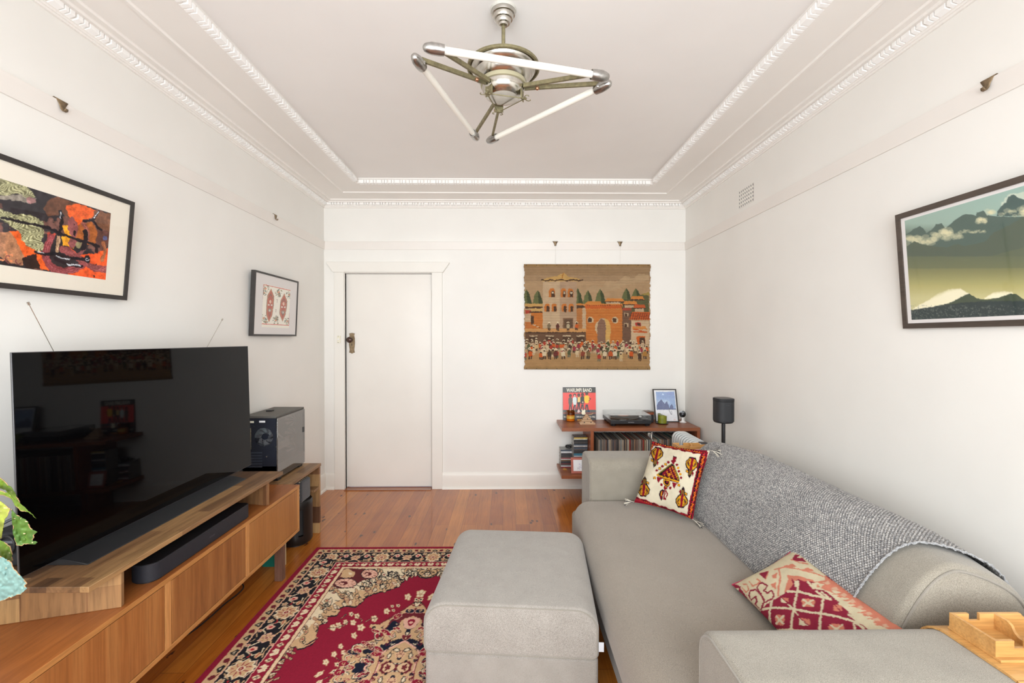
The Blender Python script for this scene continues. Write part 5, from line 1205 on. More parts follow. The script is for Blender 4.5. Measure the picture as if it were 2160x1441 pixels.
# medallion (left half; the right half mirrors it)
body = [(1233, 585), (1190, 615), (1130, 640), (1060, 690), (1010, 715), (1040, 725), (960, 755), (880, 800), (800, 850), (700, 850), (690, 880), (740, 890), (745, 940), (820, 930), (840, 970), (760, 1000), (620, 1045), (540, 1080), (520, 1110), (440, 1140), (400, 1190), (420, 1270), (330, 1340), (290, 1400), (270, 1560), (1100, 1600), (1420, 900)]
fd.poly([(x - 6, y - 8) for x, y in body], MRN); fd.poly(body, TAN)
navy = (30, 34, 50)
fd.poly([(1200, 660), (1150, 690), (1100, 720), (1010, 745), (900, 820), (880, 870), (830, 910), (870, 935), (960, 880), (1050, 790), (1150, 760), (1230, 770), (1330, 700)], MRN)
fd.poly([(930, 810), (900, 860), (850, 905), (880, 940), (950, 905), (1000, 850), (1010, 820)], navy)
fd.poly([(1080, 900), (1060, 940), (1070, 980), (940, 1020), (860, 1050), (760, 1100), (640, 1110), (620, 1140), (720, 1160), (860, 1120), (1000, 1060), (1120, 1020), (1300, 1000), (1200, 900)], navy)
fd.poly([(1135, 1010), (1095, 1000), (1000, 1040), (880, 1100), (800, 1150), (780, 1250), (740, 1330), (700, 1440), (690, 1600), (1200, 1600), (1300, 1100)], MRN)
inn = [(1130, 1030), (1090, 1010), (1010, 1050), (900, 1100), (830, 1150), (800, 1250), (770, 1330), (740, 1440), (730, 1600), (1200, 1600), (1300, 1100)]
fd.poly(inn, TAN); fd.line([(x - 8, y) for x, y in inn[:9]], 13, PNK)
for (x0_, y0_, r_, s_g) in ((1100, 835, 70, 1), (940, 960, 62, -1), (780, 965, 55, 1), (560, 1130, 80, -1), (640, 1230, 70, 1), (480, 1200, 62, 1), (420, 1400, 84, -1), (560, 1330, 66, 1), (720, 1080, 44, -1)):
    curl(fd, x0_, y0_, r_ + 4, 0.6 * s_g, INK, 16, 0.9, s_g); curl(fd, x0_, y0_, r_, 0.6 * s_g, CRM, 10, 0.85, s_g); curl(fd, x0_, y0_, r_ * 0.66, 1.4 * s_g, (186, 60, 66), 5, 0.7, s_g)
fd.poly([(1045, 800), (1100, 775), (1190, 800), (1200, 860), (1120, 910), (1050, 880)], PNK); fd.poly([(1095, 800), (1150, 800), (1160, 840), (1125, 880), (1085, 850)], CRI); fd.ell(1125, 830, 20, 12, PNK)
fd.ell(1096, 948, 34, 26, navy); fd.ell(1096, 946, 22, 15, CRM); fd.ell(1098, 947, 10, 6, INK)
fd.poly([(1190, 665), (1150, 700), (1200, 720), (1260, 700)], MRN); fd.ell(1215, 690, 18, 14, (64, 24, 34))
for (x, y, a) in ((975, 1118, 0.2), (895, 1180, 2.2), (1180, 640, .8)):
    fd.ell(x, y, 38, 22, INK, a); fd.ell(x, y, 26, 13, CRM, a)
fd.poly([(960, 1150), (1010, 1130), (1060, 1150), (1060, 1220), (1010, 1240), (960, 1200)], (216, 176, 140)); fd.outl([(975, 1165), (1040, 1165), (1030, 1215), (985, 1210)], 5, MRN)
fd.ell(890, 1300, 82, 62, MRN); fd.ell(896, 1300, 62, 46, (218, 184, 146)); fd.ell(806, 1400, 50, 34, INK); fd.ell(812, 1398, 34, 22, CRM)
fd.poly([(970, 1250), (1000, 1290), (985, 1340), (950, 1330)], MRN); fd.poly([(920, 1350), (960, 1380), (930, 1440), (880, 1430)], (216, 176, 140)); fd.ell(930, 1400, 20, 16, CRI)
fd.poly([(540, 1260), (620, 1240), (690, 1260), (640, 1330), (560, 1360), (530, 1310)], navy); fd.line([(690, 1250), (640, 1300), (700, 1370)], 13, PNK)
# blossoms around it
for (x, y, r) in ((1220, 530, 48), (1090, 560, 40), (600, 880, 44), (530, 965, 36), (870, 710, 36), (740, 790, 40), (370, 860, 36), (440, 825, 30), (520, 830, 34), (310, 880, 40), (320, 1165, 34), (235, 1245, 38), (185, 1355, 42), (300, 1335, 32), (350, 1270, 28), (420, 1145, 30), (390, 1080, 30), (560, 760, 32), (500, 740, 26), (930, 655, 20), (990, 652, 20), (940, 700, 18), (1180, 590, 26)):
    blob(fd, x, y, r * 0.86, CRM, TAN, (166, 120, 96), 5, int(x))
    if r < 30: fd.ell(x, y, r * .3, r * .3, INK)
for pts_ in ([(470, 820), (420, 860), (350, 880), (250, 890)], [(560, 760), (610, 800), (600, 830)], [(650, 820), (700, 790), (760, 780)], [(230, 1400), (260, 1370), (300, 1340)], [(380, 1290), (400, 1240), (340, 1200)], [(450, 740), (390, 790)]): fd.line(pts_, 8, INK); fd.line(pts_, 3, TAN)
rs = random.Random(31)
slb, mkb = fd.mask_poly(body); ys_, xs_ = np.nonzero(mkb)
for k in range(70):
    q_ = rs.randrange(len(ys_)); x, y = float(fd.X[slb][ys_[q_], xs_[q_]]), float(fd.Y[slb][ys_[q_], xs_[q_]]); r = rs.uniform(16, 34); a = rs.uniform(0, 6.28)
    if abs(x - 1125) < 100 and abs(y - 840) < 80: continue
    if y > 1010 and x > 760 + (1440 - y) * 0.25: r *= 0.6
    curl(fd, x, y, r, a, rs.choice([INK, navy, MRN]), rs.uniform(9, 15), 0.7, rs.choice((1, -1)))
innr = lambda x, y: y > 1000 + abs(x - 1060) * 0.4 and x > 700 + (1440 - y) * 0.25
for k in range(64):
    q_ = rs.randrange(len(ys_)); x, y = float(fd.X[slb][ys_[q_], xs_[q_]]), float(fd.Y[slb][ys_[q_], xs_[q_]]); r = rs.uniform(20, 36); a = rs.uniform(-0.6, 0.9)
    if innr(x, y) or (abs(x - 1125) < 110 and abs(y - 840) < 90): continue
    cc_ = rs.choice([CRI, MRN, CRI, navy]); fd.ell(x, y, r * 1.7 + 5, r * 0.75 + 5, CRM if k % 2 else PNK, a); fd.ell(x, y, r * 1.7, r * 0.75, cc_, a); curl(fd, x - r * .3, y, r * 0.6, a, TAN, 7, 0.8, 1 if k % 2 else -1)
for k in range(150):
    q_ = rs.randrange(len(ys_)); x, y = float(fd.X[slb][ys_[q_], xs_[q_]]), float(fd.Y[slb][ys_[q_], xs_[q_]]); r = rs.uniform(9, 19); a = rs.uniform(0, 6.28); kd = rs.random()
    if abs(x - 1125) < 90 and abs(y - 840) < 70: continue
    if kd < 0.4: curl(fd, x, y, r * 1.5, a, rs.choice([MRN, navy, CRI]), 5, 0.8, rs.choice((1, -1)))
    elif kd < 0.7: fd.ell(x, y, r * 1.3, r * 0.6, rs.choice([MRN, navy, INK]), a); fd.ell(x, y, r * 0.9, r * 0.34, rs.choice([CRM, PNK]), a)
    else: fd.line([(x - r, y - r * .5), (x, y + r * .3), (x + r, y - r * .3)], 5, rs.choice([CRM, PNK, CRI]))
fd.warp(5, 14, 4); st_.warp(2.2, 7, 6)
rug = thing('rug', 'crimson oriental rug with black floral border and central medallion on the floor', 'rug', (RX, RY, 0))
nx, ny = 470, 700
gx = np.linspace(-RHX, RHX, nx); gy = np.linspace(-RHY, RHY, ny)
GX, GY = np.meshgrid(gx, gy)
ax_, ay_ = np.abs(GX), np.abs(GY); dx_, dy_ = RHX - ax_, RHY - ay_
left = dx_ < dy_; d_ = np.minimum(dx_, dy_); s_ = np.where(left, ay_ / 0.405, ax_ / 0.335); s_ = s_ % 1.0
Cb = st_.sample(s_ * 400, d_ * 1000)
Xp, Yp = proj(np.stack([RX - ax_, RY + ay_, np.zeros_like(ax_)], -1)); Cf = fd.sample((Xp - 640) * 4.953, (Yp - 1150) * 4.953)
C = np.where((d_ < 0.289)[..., None], Cb, Cf); C = C * (0.95 + 0.09 * np.random.RandomState(1).rand(ny, nx)[..., None])
P = np.stack([RX + GX, RY + GY, np.full_like(GX, 0.0098)], -1) + np.stack([0 * GX, 0 * GX, 0.0004 * np.random.RandomState(2).rand(ny, nx)], -1)
grid_mesh('pile', P, C, attrmat('rug_wool', 0.97, spec=0.08), rug, k=0.95)
MB().rbox(RX - RHX - 0.004, RX + RHX + 0.004, RY - RHY - 0.004, RY + RHY + 0.004, 0.0, 0.0088, (0.006, 0.006, 0.004), 3).build('bound_edge', fabric('crimson_binding', (130, 26, 52), (160, 40, 66)), rug)

# ================================================================== BACK WALL TAPESTRY
tc = Cv(100, 290, 1380, 1365, 0.5, (170, 144, 112))
SKY = (168, 142, 112)
# sky and ground tones
tc.rect(100, 290, 1380, 420, (150, 124, 96)); tc.rect(100, 420, 1380, 480, (160, 134, 106)); tc.rect(100, 480, 1380, 1200, (176, 148, 116)); tc.rect(100, 1190, 1380, 1365, (172, 136, 94))
tc.rect(100, 290, 1380, 336, (140, 112, 74)); tc.rect(100, 1320, 1380, 1365, (150, 120, 80))
for pts_ in ([(720, 560), (800, 520), (880, 540), (920, 480), (1040, 480), (1100, 430), (1190, 450), (1240, 410), (1340, 420), (1340, 470), (1200, 500), (1100, 520), (1000, 570), (860, 590), (760, 590)],): tc.poly(pts_, (182, 156, 124))
def tree(cx, top, w, base):
    tc.poly([(cx, top), (cx + w * .55, top + (base - top) * .35), (cx + w, base), (cx - w, base), (cx - w * .55, top + (base - top) * .35)], (92, 104, 70)); tc.poly([(cx, top), (cx + w * .55, top + (base - top) * .35), (cx + w, base), (cx + w * .2, base)], (52, 68, 50))
tree(140, 560, 56, 700); tree(250, 566, 52, 700); tree(640, 548, 56, 706); tree(742, 566, 52, 706); tree(862, 556, 58, 700); tree(1118, 546, 50, 668); tree(1212, 550, 46, 640)
tc.poly([(1160, 660), (1260, 610), (1340, 585), (1340, 800), (1080, 800), (1040, 650)], (78, 84, 60)); tc.poly([(1260, 610), (1340, 585), (1340, 620)], (150, 134, 74))
O1, O2, DKB, TWR = (196, 112, 54), (210, 132, 66), (66, 50, 44), (196, 172, 142)
# left houses
tc.rect(128, 700, 300, 740, (200, 158, 96)); tc.rect(128, 730, 300, 745, DKB); tc.poly([(128, 760), (190, 770), (180, 795), (128, 795)], (168, 60, 50)); tc.rect(128, 795, 185, 880, (196, 170, 140)); tc.rect(186, 745, 300, 780, (206, 168, 106)); tc.rect(170, 776, 300, 788, DKB); tc.rect(186, 788, 300, 945, O1); tc.rect(128, 880, 190, 945, (190, 110, 62)); tc.rect(183, 820, 214, 895, DKB)
for k in range(5): tc.line([(185 + k * 18, 898 + k * 9), (215 + k * 14, 902 + k * 9)], 6, (220, 200, 170) if k % 2 else DKB)
# bell tower
tc.rect(300, 475, 470, 945, TWR); tc.rect(468, 475, 632, 945, (176, 150, 126)); tc.poly([(290, 470), (350, 445), (440, 430), (490, 405), (510, 400), (560, 440), (630, 448), (690, 470), (660, 480), (300, 486)], (196, 158, 96))
tc.line([(500, 405), (490, 450)], 10, (170, 110, 50)); tc.line([(292, 468), (330, 478), (370, 466), (420, 476), (480, 464), (540, 476), (600, 466), (650, 474), (688, 468)], 13, DKB)
for (x, y, w, h) in ((360, 552, 60, 84), (478, 552, 50, 84), (545, 552, 54, 84), (316, 700, 52, 82), (388, 700, 50, 82), (486, 700, 50, 82), (552, 700, 50, 82)):
    tc.rect(x, y + 20, x + w, y + h, O1); tc.ell(x + w / 2, y + 24, w / 2, 26, O1); tc.rect(x + w * .38, y + 34, x + w * .92, y + h, DKB); tc.ell(x + w * .65, y + 36, w * .26, 16, DKB)
    if y < 600: tc.rect(x + w * .5, y + 30, x + w * .8, y + 52, (200, 190, 170))
tc.rect(632, 700, 700, 720, O2); tc.rect(632, 718, 730, 746, DKB); tc.rect(632, 746, 688, 945, (176, 112, 66)); tc.rect(688, 740, 724, 945, TWR); tc.rect(300, 942, 630, 950, (150, 120, 96))
tc.rect(497, 840, 598, 940, (112, 86, 70)); tc.rect(512, 852, 590, 940, (84, 66, 56))
# terrace
tc.poly([(128, 945), (740, 945), (770, 985), (128, 985)], (206, 152, 96)); tc.rect(128, 978, 740, 990, DKB); tc.rect(128, 990, 736, 1090, (96, 72, 60))
for x in (168, 330, 498, 630): tc.rect(x, 1012, x + 80, 1024, (200, 180, 150)); tc.rect(x, 1024, x + 80, 1080, DKB)
# mission church
tc.poly([(700, 715), (740, 675), (860, 678), (880, 700), (1080, 700), (1078, 755), (730, 760)], O2)
for k in range(16): x = 728 + k * 22; tc.ell(x, 730, 15, 22, (198, 92, 46), 0.4); tc.line([(x + 8, 716), (x + 20, 748)], 7, DKB)
tc.rect(724, 757, 1080, 1095, O1)
for k in range(9): tc.rect(724, 770 + k * 38, 1080, 774 + k * 38, (206, 128, 68))
tc.ell(890, 960, 76, 118, (198, 172, 140)); tc.rect(815, 960, 962, 1090, O1); tc.poly([(835, 1000), (812, 960), (814, 900), (834, 870), (840, 1060)], (206, 184, 150)); tc.poly([(900, 845), (940, 860), (964, 920), (958, 1095), (914, 1095), (920, 900)], (212, 170, 98)); tc.ell(876, 930, 42, 80, (128, 98, 86)); tc.rect(834, 920, 916, 1090, (128, 98, 86))
for x in (745, 985): tc.ell(x + 22, 860, 30, 32, (206, 184, 150)); tc.rect(x - 4, 850, x + 52, 886, (206, 184, 150)); tc.ell(x + 16, 860, 19, 24, DKB); tc.rect(x - 2, 862, x + 34, 884, DKB)
# right houses
for (x0_, y0_, x1_, y1_, c) in ((905, 648, 1100, 682, O2), (1155, 628, 1300, 662, O2), (1080, 674, 1230, 710, O2), (1180, 708, 1310, 744, (190, 84, 48))): tc.poly([(x0_, y1_), (x0_ + 20, y0_), (x1_ - 20, y0_), (x1_, y1_)], c); tc.rect(x0_, y1_ - 4, x1_, y1_ + 8, DKB)
tc.rect(920, 686, 1060, 702, TWR); tc.rect(1100, 714, 1190, 740, TWR); tc.rect(1200, 750, 1290, 780, TWR)
tc.rect(1080, 740, 1170, 772, (150, 62, 52)); tc.rect(1080, 768, 1164, 1095, (100, 76, 66)); tc.rect(1100, 790, 1140, 826, (196, 170, 140)); tc.rect(1104, 800, 1128, 826, DKB); tc.rect(1096, 890, 1138, 930, (196, 170, 140)); tc.rect(1100, 902, 1124, 930, DKB)
tc.poly([(1140, 860), (1176, 782), (1345, 782), (1345, 860)], (200, 88, 44))
for k in range(9): tc.line([(1170 + k * 22, 790), (1152 + k * 22, 852)], 6, DKB)
for k in range(3): tc.line([(1165, 800 + k * 22), (1345, 800 + k * 22)], 5, (150, 60, 40))
tc.rect(1164, 868, 1342, 1095, (206, 180, 148)); tc.rect(1208, 884, 1262, 920, (170, 48, 50)); tc.rect(1228, 890, 1256, 916, DKB); tc.poly([(1172, 924), (1305, 924), (1325, 955), (1178, 945)], O2); tc.line([(1190, 950), (1320, 980), (1190, 975)], 12, (196, 84, 44)); tc.rect(1218, 1018, 1304, 1100, (206, 92, 40)); tc.rect(1248, 1032, 1302, 1108, DKB)
# people
rs = random.Random(3)
cols = [(170, 54, 48), (206, 90, 44), (206, 180, 130), (70, 84, 60), (60, 46, 44), (196, 170, 140), (150, 50, 70), (110, 90, 70), (216, 196, 160)]
def person(x, y, s, c, c2):
    tc.poly([(x - 16 * s, y + 44 * s), (x - 18 * s, y + 8 * s), (x, y - 6 * s), (x + 18 * s, y + 8 * s), (x + 16 * s, y + 44 * s)], c); tc.rect(x - 14 * s, y + 40 * s, x - 2 * s, y + 66 * s, c2); tc.rect(x + 2 * s, y + 40 * s, x + 14 * s, y + 66 * s, c2)
    tc.ell(x, y - 14 * s, 15 * s, 6 * s, (228, 212, 180)); tc.ell(x, y - 19 * s, 8 * s, 7 * s, (228, 212, 180)); tc.ell(x, y - 7 * s, 8 * s, 7 * s, (54, 38, 34))
for row, (n_, y0_) in enumerate(((30, 1075), (28, 1098), (26, 1122), (18, 1160), (12, 1186))):
    for k in range(n_):
        x = 140 + (k + rs.uniform(-.35, .35)) * (1200 / n_) + 14; y = y0_ + rs.uniform(-12, 12) + (10 if x > 700 else -12)
        if row >= 3 and rs.random() < 0.25: continue
        if row == 0 and rs.random() < 0.2: continue
        person(x, y, 0.86 if row < 3 else 1.0, rs.choice(cols), rs.choice([DKB, (90, 100, 90), (200, 180, 150)]))
for x, c in ((178, (206, 84, 40)), (315, (220, 206, 176)), (425, (96, 44, 46)), (365, (60, 50, 44)), (500, (222, 210, 180)), (690, (130, 60, 50)), (745, (120, 100, 70)), (905, (220, 206, 176)), (965, (196, 84, 44)), (1005, (216, 206, 180)), (1165, (206, 84, 40)), (1300, (170, 120, 60))): person(x, 1168, 1.15, c, DKB)
for x, c in ((362, (120, 108, 88)), (446, (80, 44, 44)), (548, (180, 168, 140)), (632, (206, 90, 44))): person(x, 900, 0.95, c, DKB)
tc.img = tc.img * 0.74 + np.array((146, 120, 90.)) * 0.26 - 8; tc.warp(4, 12, 5); tc.mottle(0.05, 40)
tap = thing('tapestry', 'ribbed woven wall hanging of a village with tower, church and crowd on the back wall', 'wall hanging', ((UY(1240, 560, YB).x), YB, UY(1240, 780, YB).z))
tTL, tTR, tBL, tBR = UY(1106, 558.5, YB - 0.012), UY(1371, 559, YB - 0.012), UY(1106.5, 778, YB - 0.012), UY(1370, 779, YB - 0.012)
n, m = 440, 520
a = np.linspace(0, 1, m)[None, :, None]; b = np.linspace(0, 1, n)[:, None, None]
F = np.array(tTL) * (1 - a) * (1 - b) + np.array(tTR) * a * (1 - b) + np.array(tBR) * a * b + np.array(tBL) * (1 - a) * b
rag = (vnoise(n, 2, 6, 31)[:, :1] - 0.5) * 0.014
F[..., 0] += (rag * (np.abs(a[..., 0] * 2 - 1) ** 12) * np.sign(a[..., 0] - 0.5))
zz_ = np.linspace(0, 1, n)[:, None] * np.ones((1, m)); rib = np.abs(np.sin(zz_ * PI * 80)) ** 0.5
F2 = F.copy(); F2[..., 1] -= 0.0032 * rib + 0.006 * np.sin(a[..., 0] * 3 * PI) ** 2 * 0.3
C = traced(tc, F, 4.647, 1080, 490); gv_ = (rib < 0.42)[..., None]; C = np.where(gv_, C * 0.42, C)  # rib grooves painted darker: dark weft plus shade put into the colour
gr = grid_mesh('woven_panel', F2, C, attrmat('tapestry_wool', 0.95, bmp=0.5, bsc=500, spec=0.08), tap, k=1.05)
so = gr.modifiers.new('cloth_thickness', 'SOLIDIFY'); so.thickness = 0.005; so.offset = -1
for q, (p0, p1) in enumerate(((tTL, tTR), (tBL, tBR))):
    MB().tube([p0 + Vector((-0.004, -0.002, 0)), p1 + Vector((0.004, -0.002, 0))], 0.0055, 8).build('rod', wood('tapestry_rod_wood', [(120, 90, 56), (140, 108, 70), (156, 122, 82)], 'x', 20, 0.6), tap)
    for k in range(13):
        p = p0.lerp(p1, (k + 0.2) / 12.4); MB().sphere(p + Vector((0, -0.008, -0.004 if q == 0 else 0.004)), 0.0042, 10).build('stud', 'black', tap) 
for x in HX: MB().tube([(x, YB - 0.034, rz1 - 0.036), (x, YB - 0.02, tTL.z + 0.002)], 0.0007, 5).build('hanging_wire', plain('clear_fishing_line', (196, 192, 184), 0.4), tap)

# ================================================================== FRAMED PICTURES
def framed(name, label, cat, c4, fw, depth, matcol, art, cv, sc_, ox, oy, framemat='frame_black', n=200, m=300, glz=True, group=None, back=None):
    A, B, D_, E_ = [Vector(c) for c in c4]           # TL TR BR BL of the front face
    Uv = (B - A); Wd = Uv.length; Uv.normalize(); Vv = (E_ - A); Ht = Vv.length; Vv.normalize(); Nn = Vv.cross(Uv).normalized()
    if Nn.dot(Vector((0, 0, EYE)) - A) < 0: Nn = -Nn
    t = thing(name, label, cat, tuple((D_ + E_) / 2 - Nn * depth), group=group)
    P = lambda u, v, w: A + Uv * u + Vv * v - Nn * w
    fm_ = MB(); o = [(0, 0), (Wd, 0), (Wd, Ht), (0, Ht)]; i = [(fw, fw), (Wd - fw, fw), (Wd - fw, Ht - fw), (fw, Ht - fw)]
    vs = [P(*p, 0) for p in o] + [P(*p, 0) for p in i] + [P(*p, 0.006) for p in i] + [P(*p, depth) for p in o]
    fs = []
    for k in range(4):
        j = (k + 1) % 4; fs += [(k, j, 4 + j, 4 + k), (4 + k, 4 + j, 8 + j, 8 + k), (12 + k, 12 + j, j, k)]
    fs.append((12, 13, 14, 15)); fm_.add(vs, fs); fm_.build('frame', framemat, t)
    MB().add([P(fw, fw, 0.0052), P(Wd - fw, fw, 0.0052), P(Wd - fw, Ht - fw, 0.0052), P(fw, Ht - fw, 0.0052)], [(0, 1, 2, 3)]).build('mount', matcol, t)
    l, tp, r, bt = art; u = np.linspace(l, Wd - r, m)[None, :, None]; v = np.linspace(tp, Ht - bt, n)[:, None, None]
    F = np.array(A) + np.array(Uv) * u + np.array(Vv) * v - np.array(Nn) * 0.0047
    C = traced(cv, F, sc_, ox, oy) if cv is not None else None
    grid_mesh('print', F, C, attrmat('printed_paper', 0.6), t)
    if glz: MB().add([P(fw, fw, 0.0025), P(Wd - fw, fw, 0.0025), P(Wd - fw, Ht - fw, 0.0025), P(fw, Ht - fw, 0.0025)], [(0, 1, 2, 3)]).build('glazing', MAT['pic_glass'], t)
    return t, (A, Uv, Vv, Nn, Wd, Ht)
MAT['pic_glass'] = glass('picture_glazing', (1, 1, 1), 0.025, 0.02)
# abstract painting on the left wall (frame: scale 4.367, origin 0,310)
pv = Cv(-900, 180, 1080, 1260, 0.5, (48, 44, 48))
ORG, BRN, MAU, OLV, YLW = (232, 96, 40), (112, 70, 48), (142, 82, 82), (150, 148, 112), (238, 160, 44)
base = fbm(pv.H, pv.W, 90, 40)[..., None]; pv.img = pv.img * (0.7 + base * 0.7) + (base > 0.6) * np.array((60, 30, 18.))
pv.poly([(460, 470), (520, 460), (700, 520), (880, 580), (860, 640), (780, 660), (740, 720), (690, 740), (640, 650), (560, 620), (440, 640), (400, 560)], BRN, 0.8); pv.poly([(600, 540), (720, 520), (880, 585), (850, 650), (760, 680), (720, 740), (640, 660)], ORG)
pv.poly([(870, 590), (1024, 612), (1010, 780), (920, 750), (860, 660)], (116, 78, 58)); pv.poly([(700, 720), (840, 690), (900, 780), (880, 900), (780, 900), (700, 840)], (170, 96, 48)); pv.poly([(900, 760), (1012, 780), (1000, 900), (930, 960), (880, 860)], (96, 62, 56))
pv.poly([(600, 900), (720, 980), (860, 990), (1000, 920), (985, 1240), (640, 1180), (560, 1130), (780, 1110), (740, 1020)], (240, 92, 44)); pv.poly([(560, 830), (640, 760), (700, 830), (680, 940), (580, 900)], YLW); pv.poly([(570, 720), (640, 730), (660, 820), (600, 830)], YLW)
pv.poly([(90, 780), (170, 762), (200, 840), (260, 900), (350, 930), (420, 1000), (470, 1100), (440, 1140), (360, 1120), (330, 1040), (270, 990), (215, 1015), (170, 900)], ORG); pv.poly([(430, 790), (520, 800), (480, 870), (440, 860)], (190, 78, 60))
o1 = [(0, 570), (70, 600), (150, 620), (250, 620), (330, 640), (400, 690), (405, 800), (370, 860), (440, 930), (360, 960), (260, 920), (200, 850), (180, 780), (90, 720), (0, 660), (-300, 560), (-500, 480), (-380, 420)]
o2 = [(-500, 120), (0, 275), (200, 330), (290, 400), (320, 460), (230, 470), (150, 420), (60, 450), (0, 440), (-300, 380)]
for o_ in (o1, o2):
    sl, mk = pv.mask_poly(o_); reg = pv.img[sl]; X, Y = pv.X[sl], pv.Y[sl]; w = np.sin((X * 0.16 + 9 * np.sin(Y * 0.05 + X * 0.012)) + 2 * np.sin(Y * 0.11))[..., None]
    reg[mk] = (np.array(OLV) + w * np.array((46, 46, 40.)))[mk]
pv.poly([(-300, 400), (0, 450), (110, 440), (190, 430), (250, 470), (330, 470), (330, 520), (260, 515), (190, 500), (60, 485), (-300, 470)], (176, 166, 150), 0.75); pv.ell(285, 490, 46, 30, (170, 120, 120), 0.3, 0.8)
pv.poly([(-500, 700), (0, 780), (90, 780), (160, 880), (215, 1000), (215, 1090), (100, 1070), (0, 1010), (-500, 900)], (170, 120, 88))
for k in range(14): rr_ = random.Random(k); x, y = rr_.uniform(-300, 180), rr_.uniform(840, 1060); curl(pv, x, y, rr_.uniform(30, 70), rr_.uniform(0, 6), rr_.choice([(120, 70, 66), (196, 150, 100), (206, 130, 90)]), 12, 0.6)
pv.poly([(200, 1020), (330, 980), (350, 1060), (370, 1130), (240, 1110)], (44, 30, 28))
pv.ell(668, 740, 46, 96, MAU, -0.15); pv.ell(668, 880, 40, 54, MAU, 0.3); pv.ell(686, 790, 14, 26, (30, 20, 26)); pv.ell(686, 714, 5, 6, (30, 20, 26)); pv.ell(728, 900, 34, 34, (150, 140, 104))
def brush(pts_, w, c):
    P_ = [(p.x, p.y) for p in smooth_path([(a, b, 0) for a, b in pts_], 8)]; pv.line(P_, w, c)
    for k, dlt in enumerate(np.linspace(-w * .38, w * .38, 6)): pv.line([(x + dlt * .6, y + dlt * .8) for x, y in P_], 4, tuple(min(255, max(0, v + (34 if k % 2 else -24))) for v in c))
brush([(470, 830), (430, 940), (425, 1030), (480, 1110), (580, 1140), (690, 1120), (750, 1090)], 66, (140, 66, 70)); brush([(575, 940), (660, 980), (760, 1050), (860, 1110), (985, 1130)], 62, (142, 74, 74)); brush([(770, 700), (800, 780), (800, 860)], 44, (150, 86, 74)); brush([(950, 880), (965, 960), (940, 1040)], 36, (160, 96, 62)); brush([(540, 820), (530, 900), (520, 960)], 26, (176, 140, 108)); brush([(760, 900), (770, 940), (730, 980)], 26, MAU)
IK = (28, 24, 32)
for pts_, w in (([(20, 650), (200, 690), (400, 735), (480, 760), (560, 800), (700, 850), (820, 880), (910, 915)], 26), ([(556, 590), (566, 660), (560, 730), (545, 800)], 30), ([(765, 680), (850, 680), (900, 740), (930, 765)], 24), ([(860, 672), (905, 595)], 22), ([(780, 780), (790, 850), (760, 930)], 44), ([(880, 900), (890, 960)], 34), ([(330, 965), (400, 985), (520, 985), (640, 1020), (790, 1030)], 30), ([(510, 1030), (600, 1075), (750, 1100)], 30)): pv.line([(p.x, p.y) for p in smooth_path([(a, b, 0) for a, b in pts_], 6)], w, IK)
for pts_, w in (([(345, 962), (400, 975)], 9), ([(520, 1000), (560, 1020), (640, 1030)], 12), ([(620, 1080), (740, 1092)], 16), ([(560, 600), (556, 660)], 8), ([(870, 650), (905, 595)], 8)): pv.line(pts_, w, (196, 200, 206))
pv.ell(800, 1030, 30, 34, IK); curl(pv, 800, 1030, 22, 0, (196, 196, 206), 6, 0.9); pv.ell(885, 1082, 7, 9, IK); pv.ell(868, 1186, 8, 12, IK); pv.ell(968, 836, 20, 18, (90, 96, 140))
pv.warp(7, 26, 2); pv.warp(3, 8, 5); pv.mottle(0.28, 36, 9); pv.mottle(0.16, 9, 19)
A1 = UX(285, 427, -1.664); B1 = UX(268.5, 634, -1.702)
framed('framed_painting', 'large abstract orange and black painting in a black frame with cream mount, left wall', 'framed picture',
       [(A1.x, 1.285, A1.z), tuple(A1), tuple(B1), (B1.x, 1.285, B1.z)], 0.0185, 0.020, 'mat_cream', (0.095, 0.080, 0.112, 0.078), pv, 4.367, 0, 310, n=180, m=330)
# small print with two medallions (frame: scale 9.01, origin 540,560)
q = Cv(60, 330, 700, 1160, 0.6, (234, 230, 218))
RE, GN = (178, 92, 78), (92, 104, 92)
q.outl([(142, 362), (670, 480), (622, 1140), (90, 1106)], 12, (200, 70, 60))
def leafy(x, y, r, sd):
    rr_ = random.Random(sd)
    for k in range(34): a = rr_.uniform(0, 6.28); d = rr_.uniform(0, r); q.ell(x + d * math.cos(a), y + d * math.sin(a) * 1.1, rr_.uniform(7, 13), rr_.uniform(5, 9), rr_.choice([GN, (60, 76, 70), (120, 130, 104), (170, 160, 130)]), a)
    q.ell(x, y, r * .3, r * .25, (214, 150, 120))
for (x, y, r, s_d) in ((180, 440, 70, 1), (430, 510, 74, 2), (628, 560, 58, 3), (145, 1000, 66, 4), (375, 1040, 74, 5), (590, 1060, 60, 6), (190, 1070, 40, 7), (160, 520, 44, 8), (440, 560, 40, 9), (390, 1000, 40, 10)): leafy(x, y, r, s_d)
